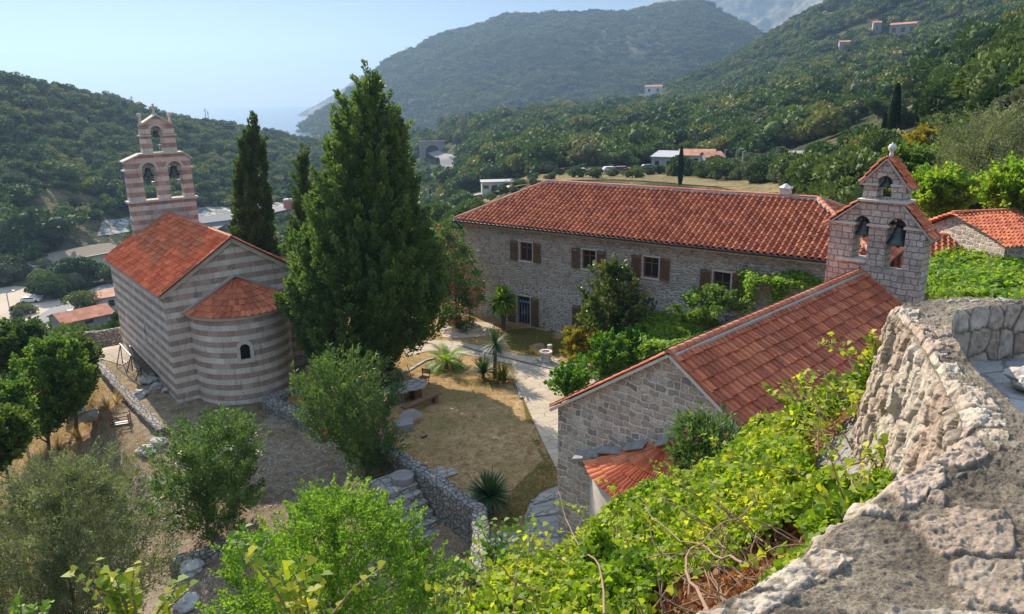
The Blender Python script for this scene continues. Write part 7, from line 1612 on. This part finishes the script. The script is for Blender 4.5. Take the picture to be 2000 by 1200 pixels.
so_ = t.mix(.85, so_, t.ramp(g1, [(.30, (.30, .29, .29)), (.48, (.85, .83, .80)), (.68, (1.2, 1.2, 1.18))]), 'MULTIPLY'); so_ = t.mix(.4, so_, t.ramp(g2, [(.35, (.6, .6, .6)), (.65, (1.2, 1.2, 1.2))]), 'MULTIPLY')
t.col(t.mix(st_, mo, so_)); t.bump(t.math('ADD', t.math('MULTIPLY', g1, 1.0), t.math('ADD', t.math('MULTIPLY', g2, .35), t.math('MULTIPLY', g3, .12))), 1., .03)
m_par = t.m
V = np.stack([X, Yp, Zt], -1).reshape(-1, 3)-po; vgrid('wall_top', V, (ns, nt_), m_par, stone_a, par, cr_)
# outer face: battered, pitted limestone blocks
nr = 300; vv = np.linspace(0, 1, nr); T = np.gradient(O_, axis=0); T /= np.linalg.norm(T, axis=1)[:, None]; No = np.stack([-T[:, 1], T[:, 0]], 1)
cen_ = (O_+I_)/2; sgn = np.sign(((O_-cen_)*No).sum(1)); No = No*np.where(sgn == 0, 1, sgn)[:, None]
arc = np.concatenate([[0], np.cumsum(np.linalg.norm(np.diff(O_, axis=0), axis=1))]); S_, Vv = np.meshgrid(arc, vv, indexing='ij'); dep = Vv**1.1*2.9
gr = 1-np.abs(fbm(S_+dep*.35, dep*.30, .22, 5, 33)-.5)*2.6; pit = np.abs(fbm(S_, dep*.6, .09, 4, 34)-.5)*2; pit2 = np.abs(fbm(S_, dep*.8, .03, 3, 35)-.5)*2; bl, cb = vor(S_+ (fbm(S_, dep, .3, 2, 9)-.5)*.2, dep*.7, .5, 9.0, .8)
wv = (fbm(S_, dep, .35, 3, 91)-.5)*.25; ff1 = facets(S_/.13+wv*3, dep/.42+wv*3, 1., 4.4); ff2 = facets(S_/.055+wv*6, dep/.14, 1., 6.6)
off = .30*dep*.45+(gr-.5)*.05+(ff1-.5)*.085+(ff2-.5)*.03-pit*.02-pit2*.008+sst(.0, .10, bl)*.03-.02; fade = sst(0, .05, dep); off = off*fade
Xo = O_[:, 0][:, None]+No[:, 0][:, None]*off; Yo = O_[:, 1][:, None]+No[:, 1][:, None]*off; Zo = np.where(dep < .001, Zt[:, 0][:, None], PZ-.03-dep+(pit-.5)*.03)
Zo = Zo*fade+(Zt[:, 0][:, None]-dep)*(1-fade)
V = np.stack([Xo, Yo, Zo], -1).reshape(-1, 3)-po; vgrid('outer_face', V, Xo.shape, m_par, np.clip(sst(.02, .12, bl)*.95+.25, 0, 1)*sst(.0, .05, dep), par, cb)
# inner face
dep2 = np.linspace(0, .75, 40)[None]*np.ones((ns, 1)); S2 = arc[:, None]*np.ones((1, 40)); ci_ = (I_-O_); ci_ /= np.linalg.norm(ci_, axis=1)[:, None]
bl2, cb2 = vor(S2, dep2*1.2, .3, 3.0, .6); of2 = ((fbm(S2, dep2, .12, 4, 7)-.5)*.05+sst(0, .15, bl2)*.02)*sst(0, .05, dep2)
V = np.stack([I_[:, 0][:, None]+ci_[:, 0][:, None]*of2, I_[:, 1][:, None]+ci_[:, 1][:, None]*of2, Zt[:, -1][:, None]-dep2], -1).reshape(-1, 3)-po; vgrid('inner_face', V, (ns, 40), m_par, sst(.02, .12, bl2), par, cb2)
# terrace floor inside the parapet
xf, yf = np.meshgrid(np.linspace(.4, 9, 260), np.linspace(.5, 7.6, 220)); zf_ = 13.45+(fbm(xf, yf, .6, 4, 61)-.5)*.10+sst(.05, .2, vor(xf, yf, .6, 2.0)[0])*.02
m_flr = masonry('terrace_flagstones', [(.44, .43, .42), (.38, .37, .37), (.48, .47, .45), (.40, .385, .37)], (.33, .32, .30), 1.9, 2.6, .025, bump=.6, dirtamt=.45)
fpoly = [tuple(p) for p in I_[60:]]+[(14, 7), (14, 0), (3, -.5)]
fl_ = sheet('terrace_floor', fpoly, .12, m_flr, 0, gfun=lambda x, y: 13.45+(fbm(x, y, .6, 4, 61)-.5)*.12, kind='structure')
b = onz(1995, 735, 13.6); e = rock(None, 'pale_block', (0, 0, 0), .20, 77, plain('pale_limestone_block', (.45, .41, .36), .9, .15, .3, 6, bump=1), .6); e.location = (b[0]+.12, b[1], 13.55); tag(e, 'pale rough stone block on the terrace floor at the right edge', 'stone block'); e.name = 'stone_block'
#@@END
